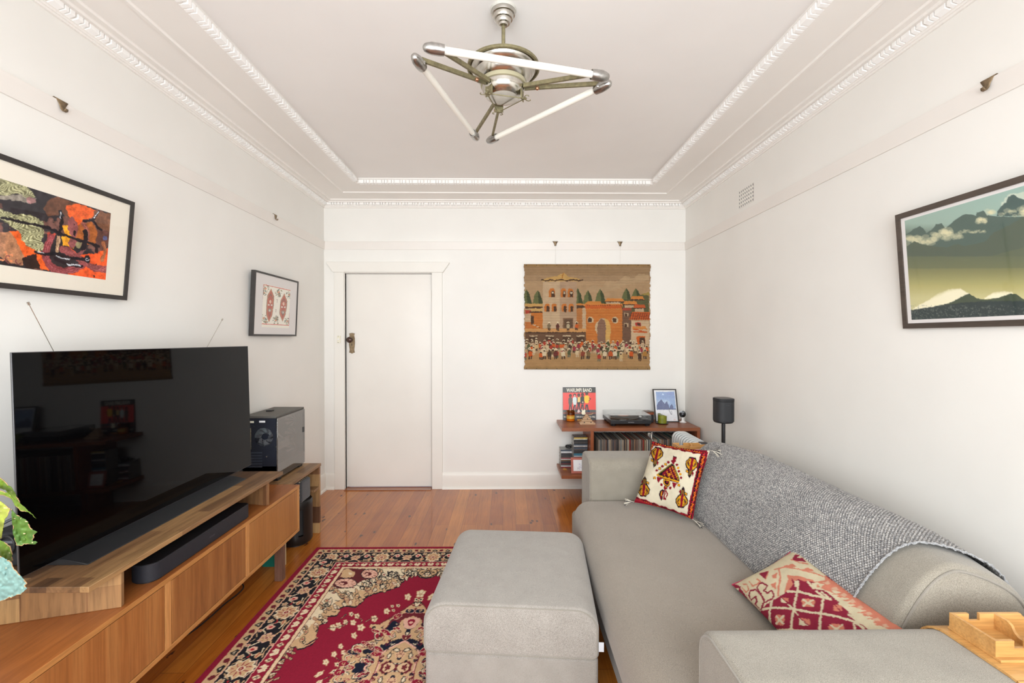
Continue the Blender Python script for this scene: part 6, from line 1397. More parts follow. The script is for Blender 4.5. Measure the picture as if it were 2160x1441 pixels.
for (cx_, top, bot, w, sk) in ((266, 440, 1080, 68, -22), (518, 530, 1070, 66, -16)):
    pts_ = lambda k: [(cx_ + 22, top + 60 * (1 - k)), (cx_ + 10 + w * k, top + 150), (cx_ + w * k, (top + bot) / 2), (cx_ + w * k * .8 - 14, bot - 130), (cx_ + sk, bot - 60 * (1 - k)), (cx_ - w * k - 8, bot - 150), (cx_ - w * k, (top + bot) / 2), (cx_ - w * k * .9 + 10, top + 130)]
    q.poly(pts_(1.0), (130, 110, 90)); q.poly(pts_(0.86), RE); q.outl(pts_(0.7), 5, (224, 170, 130)); q.line([(cx_ - 40, top + 170), (cx_ + 14, top + 110), (cx_ + 56, top + 180)], 9, GN)
    q.ell(cx_ + 6, (top + bot) / 2 - 70, 20, 34, (220, 190, 170)); q.ell(cx_ - 24, (top + bot) / 2 - 10, 18, 16, (216, 206, 196)); q.ell(cx_ + 30, (top + bot) / 2 - 6, 18, 16, (216, 206, 196)); q.ell(cx_ - 6, (top + bot) / 2 + 90, 34, 36, (150, 130, 116)); q.ell(cx_ - 6, (top + bot) / 2 + 96, 16, 22, (206, 200, 190)); q.line([(cx_ - 20, bot - 180), (cx_ - 8, bot - 120), (cx_ + 20, bot - 190)], 7, GN)
for (x, y) in ((400, 650), (378, 835)): q.line([(x - 14, y), (x + 14, y + 3)], 5, (110, 84, 84)); q.line([(x + 1, y), (x - 2, y + 52)], 6, (120, 90, 90))
q.warp(3, 12, 3)
A2, B2 = UX(541, 570.5, -1.680), UX(632, 594, -1.680); D2, E2 = UX(623.5, 710.5, -1.700), UX(531, 707.5, -1.700)
A2.z = B2.z = (A2.z + B2.z) / 2; D2.z = E2.z = (D2.z + E2.z) / 2; ym = (A2.y + E2.y) / 2; yM = (B2.y + D2.y) / 2
framed('framed_print', 'small black frame with a red and green ornamental print, left wall near the door', 'framed picture',
       [(-1.680, ym, A2.z), (-1.680, yM, A2.z), (-1.700, yM, D2.z), (-1.700, ym, D2.z)], 0.0125, 0.028, 'mat_white', (0.115, 0.080, 0.125, 0.062), q, 9.01, 540, 560, n=130, m=150)
# mountain and wave photograph (frame: scale 3.794, origin 1850,340)
w_ = Cv(180, -250, 2300, 1320, 0.4, (120, 130, 110))
yy_ = w_.Y; xx_ = w_.X
stops = [(200, (150, 178, 168)), (500, (150, 172, 160)), (620, (92, 104, 92)), (760, (98, 106, 84)), (880, (128, 128, 88)), (1000, (172, 166, 110)), (1100, (196, 190, 140)), (1300, (200, 194, 150))]
for ch in range(3): w_.img[..., ch] = np.interp(yy_, [s[0] for s in stops], [s[1][ch] for s in stops])
cld = fbm(w_.H, w_.W, 60, 61)
def soft(mask, col, a):
    w_.img[mask] = w_.img[mask] * (1 - a) + np.array(col, np.float32) * a
soft((cld + np.clip((xx_ - 1000) / 900, -0.3, 0.12) > 0.55) & (yy_ < 440 - (xx_ - 750) * 0.25), (214, 216, 196), 0.6); soft((cld > 0.56) & (yy_ < 560) & (xx_ < 460), (196, 200, 186), 0.6)
w_.poly([(210, 590), (250, 575), (290, 545), (340, 518), (370, 540), (395, 575), (440, 545), (470, 505), (515, 497), (545, 540), (560, 525), (600, 490), (650, 450), (700, 425), (760, 425), (790, 440), (800, 410), (850, 396), (880, 430), (960, 440), (1120, 445), (1400, 430), (1700, 500), (2300, 520), (2300, 760), (210, 760)], (84, 100, 92))
w_.poly([(960, 400), (1000, 350), (1030, 330), (1050, 285), (1090, 264), (1130, 290), (1176, 310), (1300, 380), (1400, 440), (960, 440)], (76, 94, 90))
for (x0_, x1_, yc_, hh) in ((225, 460, 640, 46), (440, 680, 592, 52), (690, 860, 562, 16), (800, 870, 475, 26), (880, 1200, 415, 34), (1150, 1500, 390, 50)):
    for k in range(26):
        rr_ = random.Random(int(x0_ * 3 + k)); t = rr_.random(); x = x0_ + (x1_ - x0_) * t; y = yc_ + rr_.uniform(-.7, .7) * hh + (-20 * t if hh > 40 else 0); r = hh * rr_.uniform(.35, .7); w_.ell(x, y, r * 1.3, r * .8, (216, 210, 172), 0, 0.32)
w_.poly([(225, 690), (300, 638), (350, 662), (440, 680), (560, 690), (640, 660), (700, 680), (800, 660), (870, 640), (930, 570), (1060, 510), (1176, 440), (1500, 380), (2300, 500), (2300, 830), (225, 800)], (86, 96, 82))
m2 = (yy_ > 640)
for ch in range(3): w_.img[..., ch] = np.where(yy_ > 760, np.interp(yy_, [s[0] for s in stops], [s[1][ch] for s in stops]), w_.img[..., ch])
w_.poly([(225, 780), (500, 760), (700, 800), (900, 760), (1176, 690), (1176, 800), (2300, 700), (2300, 850), (225, 860)], (100, 106, 82), 0.6)
for k in range(40):
    t = k / 40; w_.poly([(280, 1185), (330 + t * 100, 1150 - t * 50), (480, 1095 - t * 40), (580, 1045 - t * 25), (660, 1030 - t * 18), (740, 1060), (700, 1090), (560, 1140), (400, 1180)], (240, 234, 206), 0.05); w_.poly([(850, 1100), (920, 1070 - t * 20), (1010, 1060 - t * 26), (1090, 1060 - t * 16), (1080, 1075), (980, 1100)], (240, 234, 206), 0.05)
w_.poly([(270, 1190), (400, 1175), (560, 1140), (640, 1105), (700, 1070), (735, 1058), (770, 1080), (800, 1098), (880, 1108), (980, 1090), (1060, 1062), (1110, 1062), (1180, 1110), (1300, 1120), (2300, 1120), (2300, 1400), (270, 1400)], (72, 82, 66))
w_.poly([(270, 1192), (500, 1155), (700, 1130), (900, 1118), (1176, 1118), (2300, 1130), (2300, 1400), (270, 1400)], (52, 62, 62))
sp = np.random.RandomState(6).rand(w_.H, w_.W); st2 = vnoise(w_.H, w_.W * 1, 3, 77); soft((yy_ > 1150) & (st2 > 0.72), (120, 126, 116), 0.5); soft((yy_ > 1180) & (sp > 0.995), (220, 220, 210), 0.8)
w_.warp(3, 14, 3)
A3, E3 = UX(1884, 455.5, 1.662), UX(1908, 693.5, 1.700); Y3 = (A3.y + E3.y) / 2; Yn = 1.205
framed('framed_photograph', 'dark-framed photograph of misty mountains behind a breaking wave on the right wall', 'framed picture',
       [(1.662, Y3, A3.z), (1.662, Yn, A3.z), (1.700, Yn, E3.z), (1.700, Y3, E3.z)], 0.0215, 0.014, 'mat_white', (0.040, 0.034, 0.040, 0.036), w_, 3.794, 1850, 340, framemat=wood('dark_oak_frame', [(62, 52, 46), (76, 66, 58), (88, 76, 68)], 'y', 12, 0.5), n=190, m=300)

# ================================================================== WALL SHELF UNIT
SZ = UY(1180, 885.4, YB).z; SY = 3.945; SL, SR = 0.481, 1.690
LZ = UY(1180, 977.5, YB).z
sh = thing('shelf_unit', 'reddish-brown wooden shelf unit with overhanging top against the back wall', 'shelf', (1.09, 4.15, 0))
MB().box(SL, SR, SY, YB - 0.001, SZ - 0.030, SZ).build('top_board', 'shelf_wood', sh, bevel=0.001)
MB().box(SL, SR, SY + 0.02, YB - 0.001, LZ - 0.030, LZ).build('lower_board', 'shelf_wood', sh, bevel=0.001)
MB().box(0.733, 0.760, SY + 0.004, YB - 0.001, LZ, SZ - 0.030).build('divider', 'shelf_wood_v', sh)
MB().box(1.664, 1.690, SY + 0.004, YB - 0.001, LZ, SZ - 0.030).build('side_panel', 'shelf_wood_v', sh)
for x in (0.74, 1.60): MB().box(x, x + 0.05, SY + 0.08, YB - 0.06, 0.0, LZ - 0.030).build('leg', 'shelf_wood_v', sh)
MB().box(0.76, 0.80, YB - 0.14, YB - 0.12, LZ, LZ + 0.10).build('book_stop', plain('dark_wood_stop', (84, 60, 40), 0.5), sh)

# records on the lower shelf
rs = random.Random(21)
rec_cols = [(140, 124, 108), (168, 150, 124), (120, 106, 96), (96, 90, 88), (186, 170, 146), (150, 138, 128), (110, 80, 66), (78, 76, 80), (200, 190, 172), (136, 110, 84), (170, 160, 150), (60, 56, 58), (122, 128, 126), (156, 120, 96)]
rmats = [plain('record_sleeve_card', c, 0.75, var=0.22, vs=30) for c in rec_cols]
rm_acc = [plain('record_sleeve_accent', c, 0.7) for c in ((150, 50, 40), (206, 200, 190), (60, 110, 96), (40, 40, 44))]
dark_top = plain('shadowed_inner_sleeve', (190, 184, 172), 0.8)
x = 0.806; k = 0; first = None
while x < 1.645:
    th_ = rs.choice([0.0042, 0.0052, 0.0062, 0.0075, 0.009]); y0 = SY + 0.012 + rs.uniform(0, 0.012); hh = 0.312 + rs.uniform(-0.003, 0.003)
    lean = 0.0; mt = rs.choice(rmats) if rs.random() < 0.86 else rs.choice(rm_acc)
    if k == 0: mt = plain('old_paper_sleeve', (172, 160, 144), 0.8, var=0.15, vs=20); lean = 0
    if first is None:
        mb = MB().box(-0.5, 0.5, 0, 0.312, 0, 0.312); first = True
        bme = mb.build('record_mesh_source', mt).data; o = bpy.data.objects['record_mesh_source']; o.name = 'record_sleeve'
    else:
        o = o0.copy(); o.data = bme.copy(); o.data.materials.clear(); o.data.materials.append(mt); COL.objects.link(o)
    if first and k == 0: o0 = o
    o.scale = (th_ * 0.9, 1, hh / 0.312); o.location = (x + th_ / 2, y0, LZ + 0.0004); o.rotation_euler = (0, lean * 0.4, 0)
    tag(o, 'vinyl record sleeve standing in the tight row on the lower board of the shelf unit', 'record', 'vinyl records in the shelf unit'); WM[o.name] = Matrix.Identity(4)
    if k == 0: o['label'] = 'pale grey paper record sleeve at the left end of the row, its flat side showing'
    x += th_ + rs.choice([0.0006, 0.001, 0.0016, 0.003]); k += 1
MB_ = MB().box(0.8055, 0.8058, 4.0, 4.02, LZ + 0.215, LZ + 0.26); 
# compact discs
cd_cols = [(210, 176, 60), (222, 216, 190), (34, 34, 40), (70, 64, 62), (60, 76, 96), (214, 210, 206), (60, 58, 66), (90, 80, 76), (44, 38, 40), (42, 44, 50), (30, 120, 150), (60, 110, 130), (190, 196, 200), (110, 30, 44), (206, 196, 150), (216, 216, 220), (190, 192, 210), (50, 48, 56), (150, 60, 66), (120, 90, 60)]
cmats = [plain('disc_spine', c, 0.3, var=0.3, vs=90) for c in cd_cols]; cgrey = glass('clear_case', (0.7, 0.72, 0.72), 0.06, 0.05)
def cdcase(name, x0, y0, z0, h, mt, lab, grp):
    t = thing(name, lab, 'cd case', (x0 + 0.062, y0 + 0.07, z0), group=grp)
    MB().box(x0, x0 + 0.1245, y0 + 0.0008, y0 + 0.134, z0 + 0.0003, z0 + h - 0.0004).build('jewel_case', plain('grey_case_plastic', (128, 128, 124), 0.25, var=0.2, vs=60), t)
    MB().box(x0 + 0.001, x0 + 0.1235, y0, y0 + 0.0012, z0 + 0.0012, z0 + h - 0.0014).build('spine_card', mt, t)
    return t
ORD = ['topmost', 'second', 'third', 'fourth', 'fifth', 'sixth', 'seventh', 'eighth', 'ninth', 'tenth', 'eleventh', 'twelfth', 'thirteenth', 'fourteenth', 'fifteenth', 'sixteenth', 'seventeenth', 'eighteenth', 'nineteenth', 'twentieth']
CN = ['mustard yellow', 'cream', 'black', 'dark brown', 'slate blue', 'light grey', 'charcoal', 'brown grey', 'near black', 'dark grey', 'bright blue', 'teal blue', 'silver', 'dark red', 'pale yellow', 'white', 'pale lilac', 'dark purple grey', 'rose red', 'tan']
def stack(xl, y, n, lab, grp, seq, seed):
    rs_ = random.Random(seed); z = LZ; src = None
    for k in range(n):
        mt = seq[(n - 1 - k) % len(seq)]
        if src is None:
            src = cdcase('cd_case', 0, 0, 0, 0.0103, mt, lab, grp); src.location = (0, 0, 0)
            kids = list(src.children); base = Matrix.Translation((0.062, 0.07, 0)); t = src
        else:
            t = src.copy(); COL.objects.link(t)
            for c_ in kids:
                d = c_.copy(); COL.objects.link(d); d.parent = t
                if c_.name.startswith('spine'): d.data = c_.data.copy(); d.data.materials.clear(); d.data.materials.append(mt)
        ix = n - 1 - k; cnm = CN[cmats.index(mt)]; pos_ = 'topmost' if ix == 0 else ('lowest' if k == 0 else (ORD[ix] + ' from the top' if ix < 20 else ORD[k] + ' from the bottom'))
        t['label'] = 'disc case with %s spine, %s in the %s' % (cnm, pos_, lab)
        t.location = (xl + 0.062 + rs_.uniform(-0.0015, 0.0015), y + 0.07 + rs_.uniform(-0.003, 0.003), z); t.rotation_euler = (0, 0, math.radians(rs_.uniform(-0.6, 0.6))); z += 0.0103
    return z
M_ = lambda *i: [cmats[j] for j in i]
s1 = M_(4, 12, 15, 2, 6, 9, 7, 18, 5, 19, 17, 2, 13, 7, 15, 18); s2 = M_(0, 1, 2, 2, 3, 2, 4, 5, 6, 4, 7, 2, 8, 2, 10, 11, 12, 13, 2, 14, 16, 15, 2, 17, 3, 8, 6, 5, 4, 2, 7)
zt1 = stack(0.503, 4.205, 16, 'short left stack', 'compact discs in the short left stack', s1, 4)
zt2 = stack(0.6035, 4.075, 30, 'tall stack', 'compact discs in the tall stack', s2, 5)
bc_ = [(0.585 + 0.03 * math.cos(a * 1.0) * (1 + 0.18 * math.sin(3.1 * a)), 4.255 + 0.022 * math.sin(a), zt1 + 0.006 + 0.008 * (1 + math.sin(2.3 * a)) + a * 0.0006) for a in np.linspace(0, 8 * PI, 120)]
tag(MB().tube(bc_, 0.0036, 6).build('coiled_cable', 'black'), 'small coil of black cable on top of the short stack of discs', 'cable')
wk = MB().prism([(0.513, LZ + 0.0004), (0.552, LZ + 0.0004), (0.548, LZ + 0.010), (0.538, LZ + 0.013), (0.530, LZ + 0.017), (0.520, LZ + 0.011)], 'xz', 4.125, 4.150)
tag(wk.build('wooden_ornament', plain('amber_wood', (176, 122, 52), 0.5), bevel=0.001), 'tiny amber wooden ornament in front of the short stack of discs', 'ornament')
# red framed drawing on the lower board
rv = Cv(600, 860, 1100, 1220, 0.6, (236, 238, 240))
for k in range(16): rr_ = random.Random(k); curl(rv, rr_.uniform(720, 980), rr_.uniform(970, 1140), rr_.uniform(14, 40), rr_.uniform(0, 6), rr_.choice([(196, 190, 214), (206, 206, 216), (176, 172, 196), (190, 198, 190)]), 7, 0.8)
rz_, ry_ = LZ + 0.0035, 4.012
framed('framed_drawing', 'small pink-red wooden frame with a pale drawing on the lower board of the shelf unit', 'framed picture',
       [(0.5735, ry_ + 0.030, rz_ + 0.134), (0.727, ry_ + 0.030, rz_ + 0.134), (0.727, ry_, rz_), (0.5735, ry_, rz_)], 0.0195, 0.010, 'mat_white', (0.020, 0.020, 0.020, 0.020), rv, 12.53, 1160, 900, framemat=wood('pink_red_frame', [(168, 88, 70), (184, 100, 82), (196, 112, 92)], 'x', 10, 0.5), n=60, m=70)

# record cover standing on the top board
lv = Cv(200, 120, 1340, 1220, 0.4, (66, 66, 64))
lv.poly([(248, 340), (1245, 340), (1272, 862), (256, 862)], (228, 80, 72)); lv.poly([(256, 862), (1272, 862), (1276, 930), (258, 930)], (84, 92, 90)); lv.poly([(258, 935), (1276, 935), (1278, 1010), (258, 1010)], (140, 88, 78)); lv.poly([(258, 985), (1278, 985), (1280, 1180), (262, 1180)], (62, 62, 66))
for x in range(280, 1270, 60): lv.line([(x, 950), (x + 40, 990)], 8, (110, 74, 70))
def figure(x, top, s, shirt, trouser, hair, skin=(92, 66, 56), w=62):
    lv.poly([(x - 34, 700), (x + 34, 700), (x + 62, 900), (x + 26, 905), (x + 2, 740), (x - 24, 905), (x - 58, 900)], trouser)
    lv.poly([(x - w, top + 130), (x - 30, top + 90), (x + 30, top + 90), (x + w, top + 130), (x + w - 4, top + 260), (x + 40, top + 330), (x - 40, top + 330), (x - w + 4, top + 260)], shirt)
    lv.ell(x, top + 40, 44, 50, hair); lv.ell(x, top + 58, 25, 34, skin); lv.line([(x - 40, 905), (x - 24, 905)], 18, (50, 50, 56)); lv.line([(x + 34, 905), (x + 52, 905)], 18, (50, 50, 56))
figure(478, 390, 1, (96, 88, 80), (72, 78, 76), (56, 48, 46)); figure(610, 376, 1, (206, 222, 222), (54, 52, 56), (50, 44, 44), (210, 160, 140)); figure(732, 370, 1, (52, 50, 54), (64, 64, 68), (60, 52, 50)); figure(845, 356, 1, (58, 56, 60), (62, 60, 64), (58, 50, 50)); figure(975, 330, 1, (240, 190, 60), (66, 66, 72), (56, 56, 54), w=80)
lv.poly([(700, 470), (780, 470), (780, 620), (700, 630)], (232, 196, 120)); lv.line([(1050, 500), (1095, 520), (1040, 590)], 18, (72, 54, 56)); lv.line([(545, 600), (580, 740)], 16, (214, 168, 150)); lv.line([(660, 680), (610, 880)], 10, (170, 170, 170)); lv.line([(860, 600), (872, 860)], 9, (120, 130, 126)); lv.ell(855, 630, 18, 26, (210, 180, 160))
lv.poly([(815, 820), (850, 880), (900, 860), (920, 840), (935, 880), (925, 930), (945, 980), (900, 1010), (840, 1005), (815, 960), (830, 920)], (238, 232, 206)); lv.poly([(700, 880), (740, 840), (780, 915), (720, 950), (690, 930)], (214, 190, 186)); lv.ell(1035, 900, 34, 30, (40, 60, 90))
lz = SZ + 0.0004; P0 = UY(1188, 886.3, 4.318)
a_x0, a_x1 = UY(1187.2, 816.5, 4.340).x, UY(1256.3, 817, 4.340).x; b_x0, b_x1 = UY(1188, 886, 4.318).x, UY(1258.6, 887, 4.318).x
W_ = 0.313; xm = 0.5385
cA, cB, cC, cD = Vector((xm, 4.342, lz + 0.312)), Vector((xm + W_, 4.342, lz + 0.312)), Vector((xm + W_, 4.318, lz)), Vector((xm, 4.318, lz))
rc = thing('album_cover', 'red and black record album cover with five figures leaning on the wall above the shelf', 'record cover', (xm + W_ / 2, 4.33, SZ))
u = np.linspace(0, 1, 210)[None, :, None]; v = np.linspace(0, 1, 210)[:, None, None]
F = np.array(cA) * (1 - u) * (1 - v) + np.array(cB) * u * (1 - v) + np.array(cC) * u * v + np.array(cD) * (1 - u) * v
grid_mesh('front_print', F, traced(lv, F, 14.41, 1170, 805), attrmat('sleeve_print', 0.35, spec=0.4), rc)
nrm = (cB - cA).cross(cD - cA).normalized(); nrm = nrm if nrm.y < 0 else -nrm
bk_ = [c - nrm * 0.0006 for c in (cA, cB, cC, cD)]; bk2 = [c - nrm * 0.004 for c in (cA, cB, cC, cD)]
MB().add(bk_ + bk2, [(0, 1, 2, 3), (7, 6, 5, 4), (0, 4, 5, 1), (1, 5, 6, 2), (2, 6, 7, 3), (3, 7, 4, 0)]).build('sleeve_board', 'black', rc)
up_ = (cA - cD).normalized(); rt_ = (cB - cA).normalized()
wt = plain('cream_lettering', (240, 236, 222), 0.5)
text_mesh('WARUMPI BAND', wt, rc, cD + rt_ * 0.034 + up_ * 0.2665 + nrm * 0.0008, rt_, up_, width=0.242, height=0.037, name='title_lettering', bold=0.02)
text_mesh('WARUMPI BAND : PAPUNYA SCHOOL IN 1982', wt, rc, cD + rt_ * 0.006 + up_ * 0.024 + nrm * 0.0008, rt_, up_, width=0.300, height=0.017, name='caption_lettering', bold=0.012) if False else None
text_mesh('WARUMPI', wt, rc, cD + rt_ * 0.006 + up_ * 0.023 + nrm * 0.0008, rt_, up_, width=0.062, height=0.017, name='caption_lettering', bold=0.012)
text_mesh(': PAPUNYA', wt, rc, cD + rt_ * 0.120 + up_ * 0.023 + nrm * 0.0008, rt_, up_, width=0.074, height=0.017, name='caption_lettering', bold=0.012)
text_mesh('IN', wt, rc, cD + rt_ * 0.252 + up_ * 0.023 + nrm * 0.0008, rt_, up_, width=0.014, height=0.017, name='caption_lettering', bold=0.012)
text_mesh('1982', wt, rc, cD + rt_ * 0.272 + up_ * 0.023 + nrm * 0.0008, rt_, up_, width=0.034, height=0.017, name='caption_lettering', bold=0.012)

# candle jar, wooden puzzle, block
cj = thing('candle_jar', 'amber glass candle jar with yellow wax standing in front of the album cover', 'candle', (0.603, 4.279, SZ))
MB().lathe((0.603, 4.279, SZ + 0.0004), [(0.0, 0.0), (0.037, 0.0), (0.0405, 0.004), (0.0405, 0.096), (0.038, 0.0975), (0.0375, 0.094), (0.0378, 0.07), (0.0, 0.068)], 32).build('glass_jar', glass('amber_glass', (0.85, 0.56, 0.20), 0.08, 0.03), cj)
MB().cyl((0.603, 4.279, SZ + 0.004), (0.603, 4.279, SZ + 0.060), 0.037, n=32).build('wax', plain('yellow_wax', (232, 170, 60), 0.5), cj)
MB().cyl((0.603, 4.279, SZ + 0.060), (0.603, 4.279, SZ + 0.085), 0.0365, 0.036, n=32).build('brown_glass_band', plain('brown_smoked_glass', (96, 60, 24), 0.3), cj)  # upper part of the jar, darker brown glass
MB().add([(0.603 + 0.0408 * math.cos(a), 4.279 + 0.0408 * math.sin(a), SZ + z) for z in (0.026, 0.054) for a in np.linspace(-PI * 0.85, -PI * 0.15, 14)], [(k, k + 1, 15 + k, 14 + k) for k in range(13)], True).build('jar_label', plain('gold_label', (196, 158, 60), 0.5, var=0.35, vs=160), cj)
lb = MB().box(0.668, 0.732, 4.286, 4.304, SZ + 0.0004, SZ + 0.016)
tag(lb.build('wooden_block', 'bamboo', bevel=0.001), 'small pale wooden block between the candle jar and the wooden puzzle', 'block')
pz = thing('wooden_puzzle', 'triangular pale wooden puzzle of stacked slats with dark holes on the shelf', 'wooden puzzle', (0.732, 4.13, SZ))
pw_ = wood('beech', [(176, 142, 108), (190, 156, 122), (202, 170, 138)], 'x', 14, 0.5)
MB().box(0.664, 0.803, 4.100, 4.175, SZ + 0.0004, SZ + 0.013).build('base_slat', pw_, pz, bevel=0.001)
for k in range(5):
    z0 = SZ + 0.013 + k * 0.0142; hw = 0.058 - k * 0.0115; y_ = 4.104 + k * 0.010
    sl_ = MB().box(0.730 - hw, 0.730 + hw, y_, y_ + 0.052 - k * 0.006, z0, z0 + 0.0132)
    so_ = sl_.build('slat', pw_, pz, bevel=0.0012)
    if k in (0, 2):
        for hx in ((-0.026, 0.034) if k == 0 else (0.006,)): MB().cyl((0.730 + hx, y_ - 0.0006, z0 + 0.0066), (0.730 + hx, y_ + 0.003, z0 + 0.0066), 0.0052, n=12).build('peg_hole', 'black', so_)
MB().tube([(0.742, 4.128, SZ + 0.082), (0.775, 4.14, SZ + 0.086), (0.792, 4.15, SZ + 0.094)], 0.004, 8).build('stick', pw_, pz)
MB().cyl((0.672, 4.09, SZ + 0.0125), (0.672, 4.13, SZ + 0.0125), 0.012, n=14).build('peg', pw_, pz)

# turntable
tt_ = thing('turntable', 'black turntable with a closed clear dust cover on the shelf unit', 'turntable', (1.10, 4.17, SZ))
tx0, tx1, ty0, ty1 = 0.921, 1.284, 4.012, 4.340
for x in (tx0 + 0.03, tx1 - 0.03):
    for y in (ty0 + 0.03, ty1 - 0.03): MB().lathe((x, y, SZ + 0.0004), [(0.0, 0.0), (0.020, 0.0), (0.022, 0.004), (0.024, 0.014), (0.018, 0.021), (0.0, 0.021)], 18).build('foot', 'black', tt_)
MB().box(tx0, tx1, ty0, ty1, SZ + 0.020, SZ + 0.052).build('plinth', plain('satin_black_plinth', (34, 35, 38), 0.35), tt_, bevel=0.003)
MB().lathe((tx0 + 0.155, ty0 + 0.17, SZ + 0.052), [(0.0, 0.0), (0.148, 0.0), (0.150, 0.004), (0.150, 0.012), (0.146, 0.0145), (0.0, 0.0145)], 56).build('platter', plain('polished_platter', (200, 200, 200), 0.15, metal=1.0), tt_)
MB().lathe((tx0 + 0.155, ty0 + 0.17, SZ + 0.0668), [(0.0, 0.0), (0.146, 0.0), (0.146, 0.002), (0.05, 0.0022), (0.0, 0.0022)], 56).build('slip_mat', plain('dark_record', (40, 38, 38), 0.4), tt_)
MB().lathe((tx0 + 0.155, ty0 + 0.17, SZ + 0.0692), [(0.0, 0.0), (0.05, 0.0), (0.05, 0.0006), (0.0, 0.0006)], 32).build('record_label', plain('salmon_label', (206, 160, 146), 0.6), tt_)
ta = MB().tube([(tx1 - 0.045, ty1 - 0.06, SZ + 0.078), (tx1 - 0.05, ty0 + 0.14, SZ + 0.076), (tx1 - 0.075, ty0 + 0.085, SZ + 0.074)], 0.0035, 8).cyl((tx1 - 0.045, ty1 - 0.06, SZ + 0.052), (tx1 - 0.045, ty1 - 0.06, SZ + 0.082), 0.014, n=18)
ta.build('tonearm', 'chrome', tt_); MB().box(tx1 - 0.088, tx1 - 0.070, ty0 + 0.06, ty0 + 0.09, SZ + 0.070, SZ + 0.080).build('cartridge', 'white', tt_)
MB().box(tx1 - 0.070, tx1 - 0.012, ty0 + 0.02, ty0 + 0.08, SZ + 0.0522, SZ + 0.058).build('control_deck', 'darkmetal', tt_)
cover = glass('clear_dust_cover', (0.95, 0.96, 0.96), 0.06, 0.02)
g0, g1, w_t = SZ + 0.053, SZ + 0.098, 0.003
for nm, b_ in (('dust_cover_top', (tx0, tx1, ty0 + 0.006, ty1, g1 - w_t, g1)), ('dust_cover_front', (tx0, tx1, ty0 + 0.006, ty0 + 0.009, g0, g1 - w_t)), ('dust_cover_side', (tx0, tx0 + w_t, ty0 + 0.009, ty1, g0, g1 - w_t)), ('dust_cover_side', (tx1 - w_t, tx1, ty0 + 0.009, ty1, g0, g1 - w_t)), ('dust_cover_back', (tx0 + w_t, tx1 - w_t, ty1 - w_t, ty1, g0, g1 - w_t))):
    MB().box(*b_).build(nm, cover, tt_)
text_mesh('Audio-Technica', plain('turntable_lettering', (210, 212, 214), 0.4), tt_, (tx0 + 0.156, ty0 - 0.0005, SZ + 0.034), (1, 0, 0), (0, 0, 1), width=0.052, name='logo')
for x in (tx0 + 0.04, tx1 - 0.085, tx1 - 0.062, tx1 - 0.038): MB().cyl((x, ty0 - 0.002, SZ + 0.037), (x, ty0 + 0.001, SZ + 0.037), 0.004, n=12).build('button', 'darkmetal', tt_)
# amplifier box with leather-brown box on top
pa = tag(MB().box(1.300, 1.362, 4.19, 4.30, SZ + 0.0004, SZ + 0.070).build('phono_box', 'blacksoft', bevel=0.003), 'small black electronic box behind the right side of the turntable', 'electronic box')
bb_ = thing('brown_box', 'small brown wooden box resting tilted on the black electronic box', 'box', (1.33, 4.24, SZ + 0.07))
TM = Matrix.Translation((1.327, 4.245, SZ + 0.0705)) @ Matrix.Rotation(math.radians(12), 4, 'Z')
MB().box(-0.040, 0.034, -0.045, 0.045, 0.0004, 0.020, TM).build('box_body', wood('red_brown_box', [(120, 62, 40), (146, 80, 54), (166, 98, 70)], 'y', 14, 0.35), bb_, bevel=0.001); MB().box(-0.041, 0.035, -0.046, 0.046, 0.020, 0.027, TM).build('lid', plain('dark_lid', (90, 60, 42), 0.4), bb_, bevel=0.001)
# framed watercolour
fv = Cv(1230, 80, 1950, 930, 0.6, (226, 228, 232))
fv.poly([(1330, 180), (1440, 176), (1560, 182), (1752, 172), (1766, 300), (1790, 560), (1350, 590), (1345, 400)], (156, 178, 212)); sl, mk = fv.mask_poly([(1335, 185), (1750, 178), (1766, 330), (1345, 340)]); fv.put(sl, mk, (146, 166, 206), 0.7)
fv.ell(1660, 220, 90, 30, (150, 160, 206), 0, 0.6); fv.ell(1495, 238, 20, 18, (206, 222, 240)); fv.ell(1500, 420, 150, 60, (186, 204, 224), 0, 0.6)
for pts_ in ([(1350, 500), (1380, 430), (1450, 350), (1520, 440), (1560, 520), (1560, 588), (1362, 590)], [(1520, 470), (1580, 395), (1620, 480), (1640, 588), (1530, 588)], [(1640, 570), (1660, 500), (1694, 462), (1726, 520), (1740, 560), (1790, 560), (1800, 588), (1640, 588)]): fv.poly(pts_, (112, 120, 152)); fv.line([pts_[0], pts_[2], pts_[3]], 6, (84, 92, 124))
for k in range(6): fv.line([(1365, 580 - k * 22), (1480, 590 - k * 30)], 5, (92, 100, 134))
fv.poly([(1355, 588), (1802, 585), (1850, 868), (1362, 868)], (224, 226, 230)); fv.line([(1634, 545), (1640, 620), (1690, 700)], 9, (110, 112, 126)); fv.line([(1690, 620), (1700, 690)], 8, (120, 120, 134)); fv.ell(1762, 812, 22, 14, (226, 206, 204))
fv.warp(5, 20, 3); fv.mottle(0.05, 30, 8)
zb_ = SZ + 0.0005
framed('framed_watercolour', 'slim black frame with a blue watercolour of mountain peaks leaning above the shelf', 'framed picture',
       [(1.3765, 4.268, zb_ + 0.302), (1.598, 4.268, zb_ + 0.302), (1.606, 4.206, zb_), (1.3845, 4.206, zb_)], 0.0095, 0.010, 'mat_white', (0.012, 0.014, 0.012, 0.012), fv, 10.8, 1260, 810, n=140, m=110)
gc = thing('pillar_candle', 'olive green pillar candle with a slanted top on a dark dish', 'candle', (1.424, 4.145, SZ))
MB().lathe((1.424, 4.142, SZ + 0.0004), [(0.0, 0.0), (0.046, 0.0), (0.056, 0.006), (0.057, 0.008), (0.050, 0.0075), (0.0, 0.004)], 32).build('dish', 'black', gc)
cm_ = MB(); vs = []; fs = []; nn_ = 28; rows_ = 7
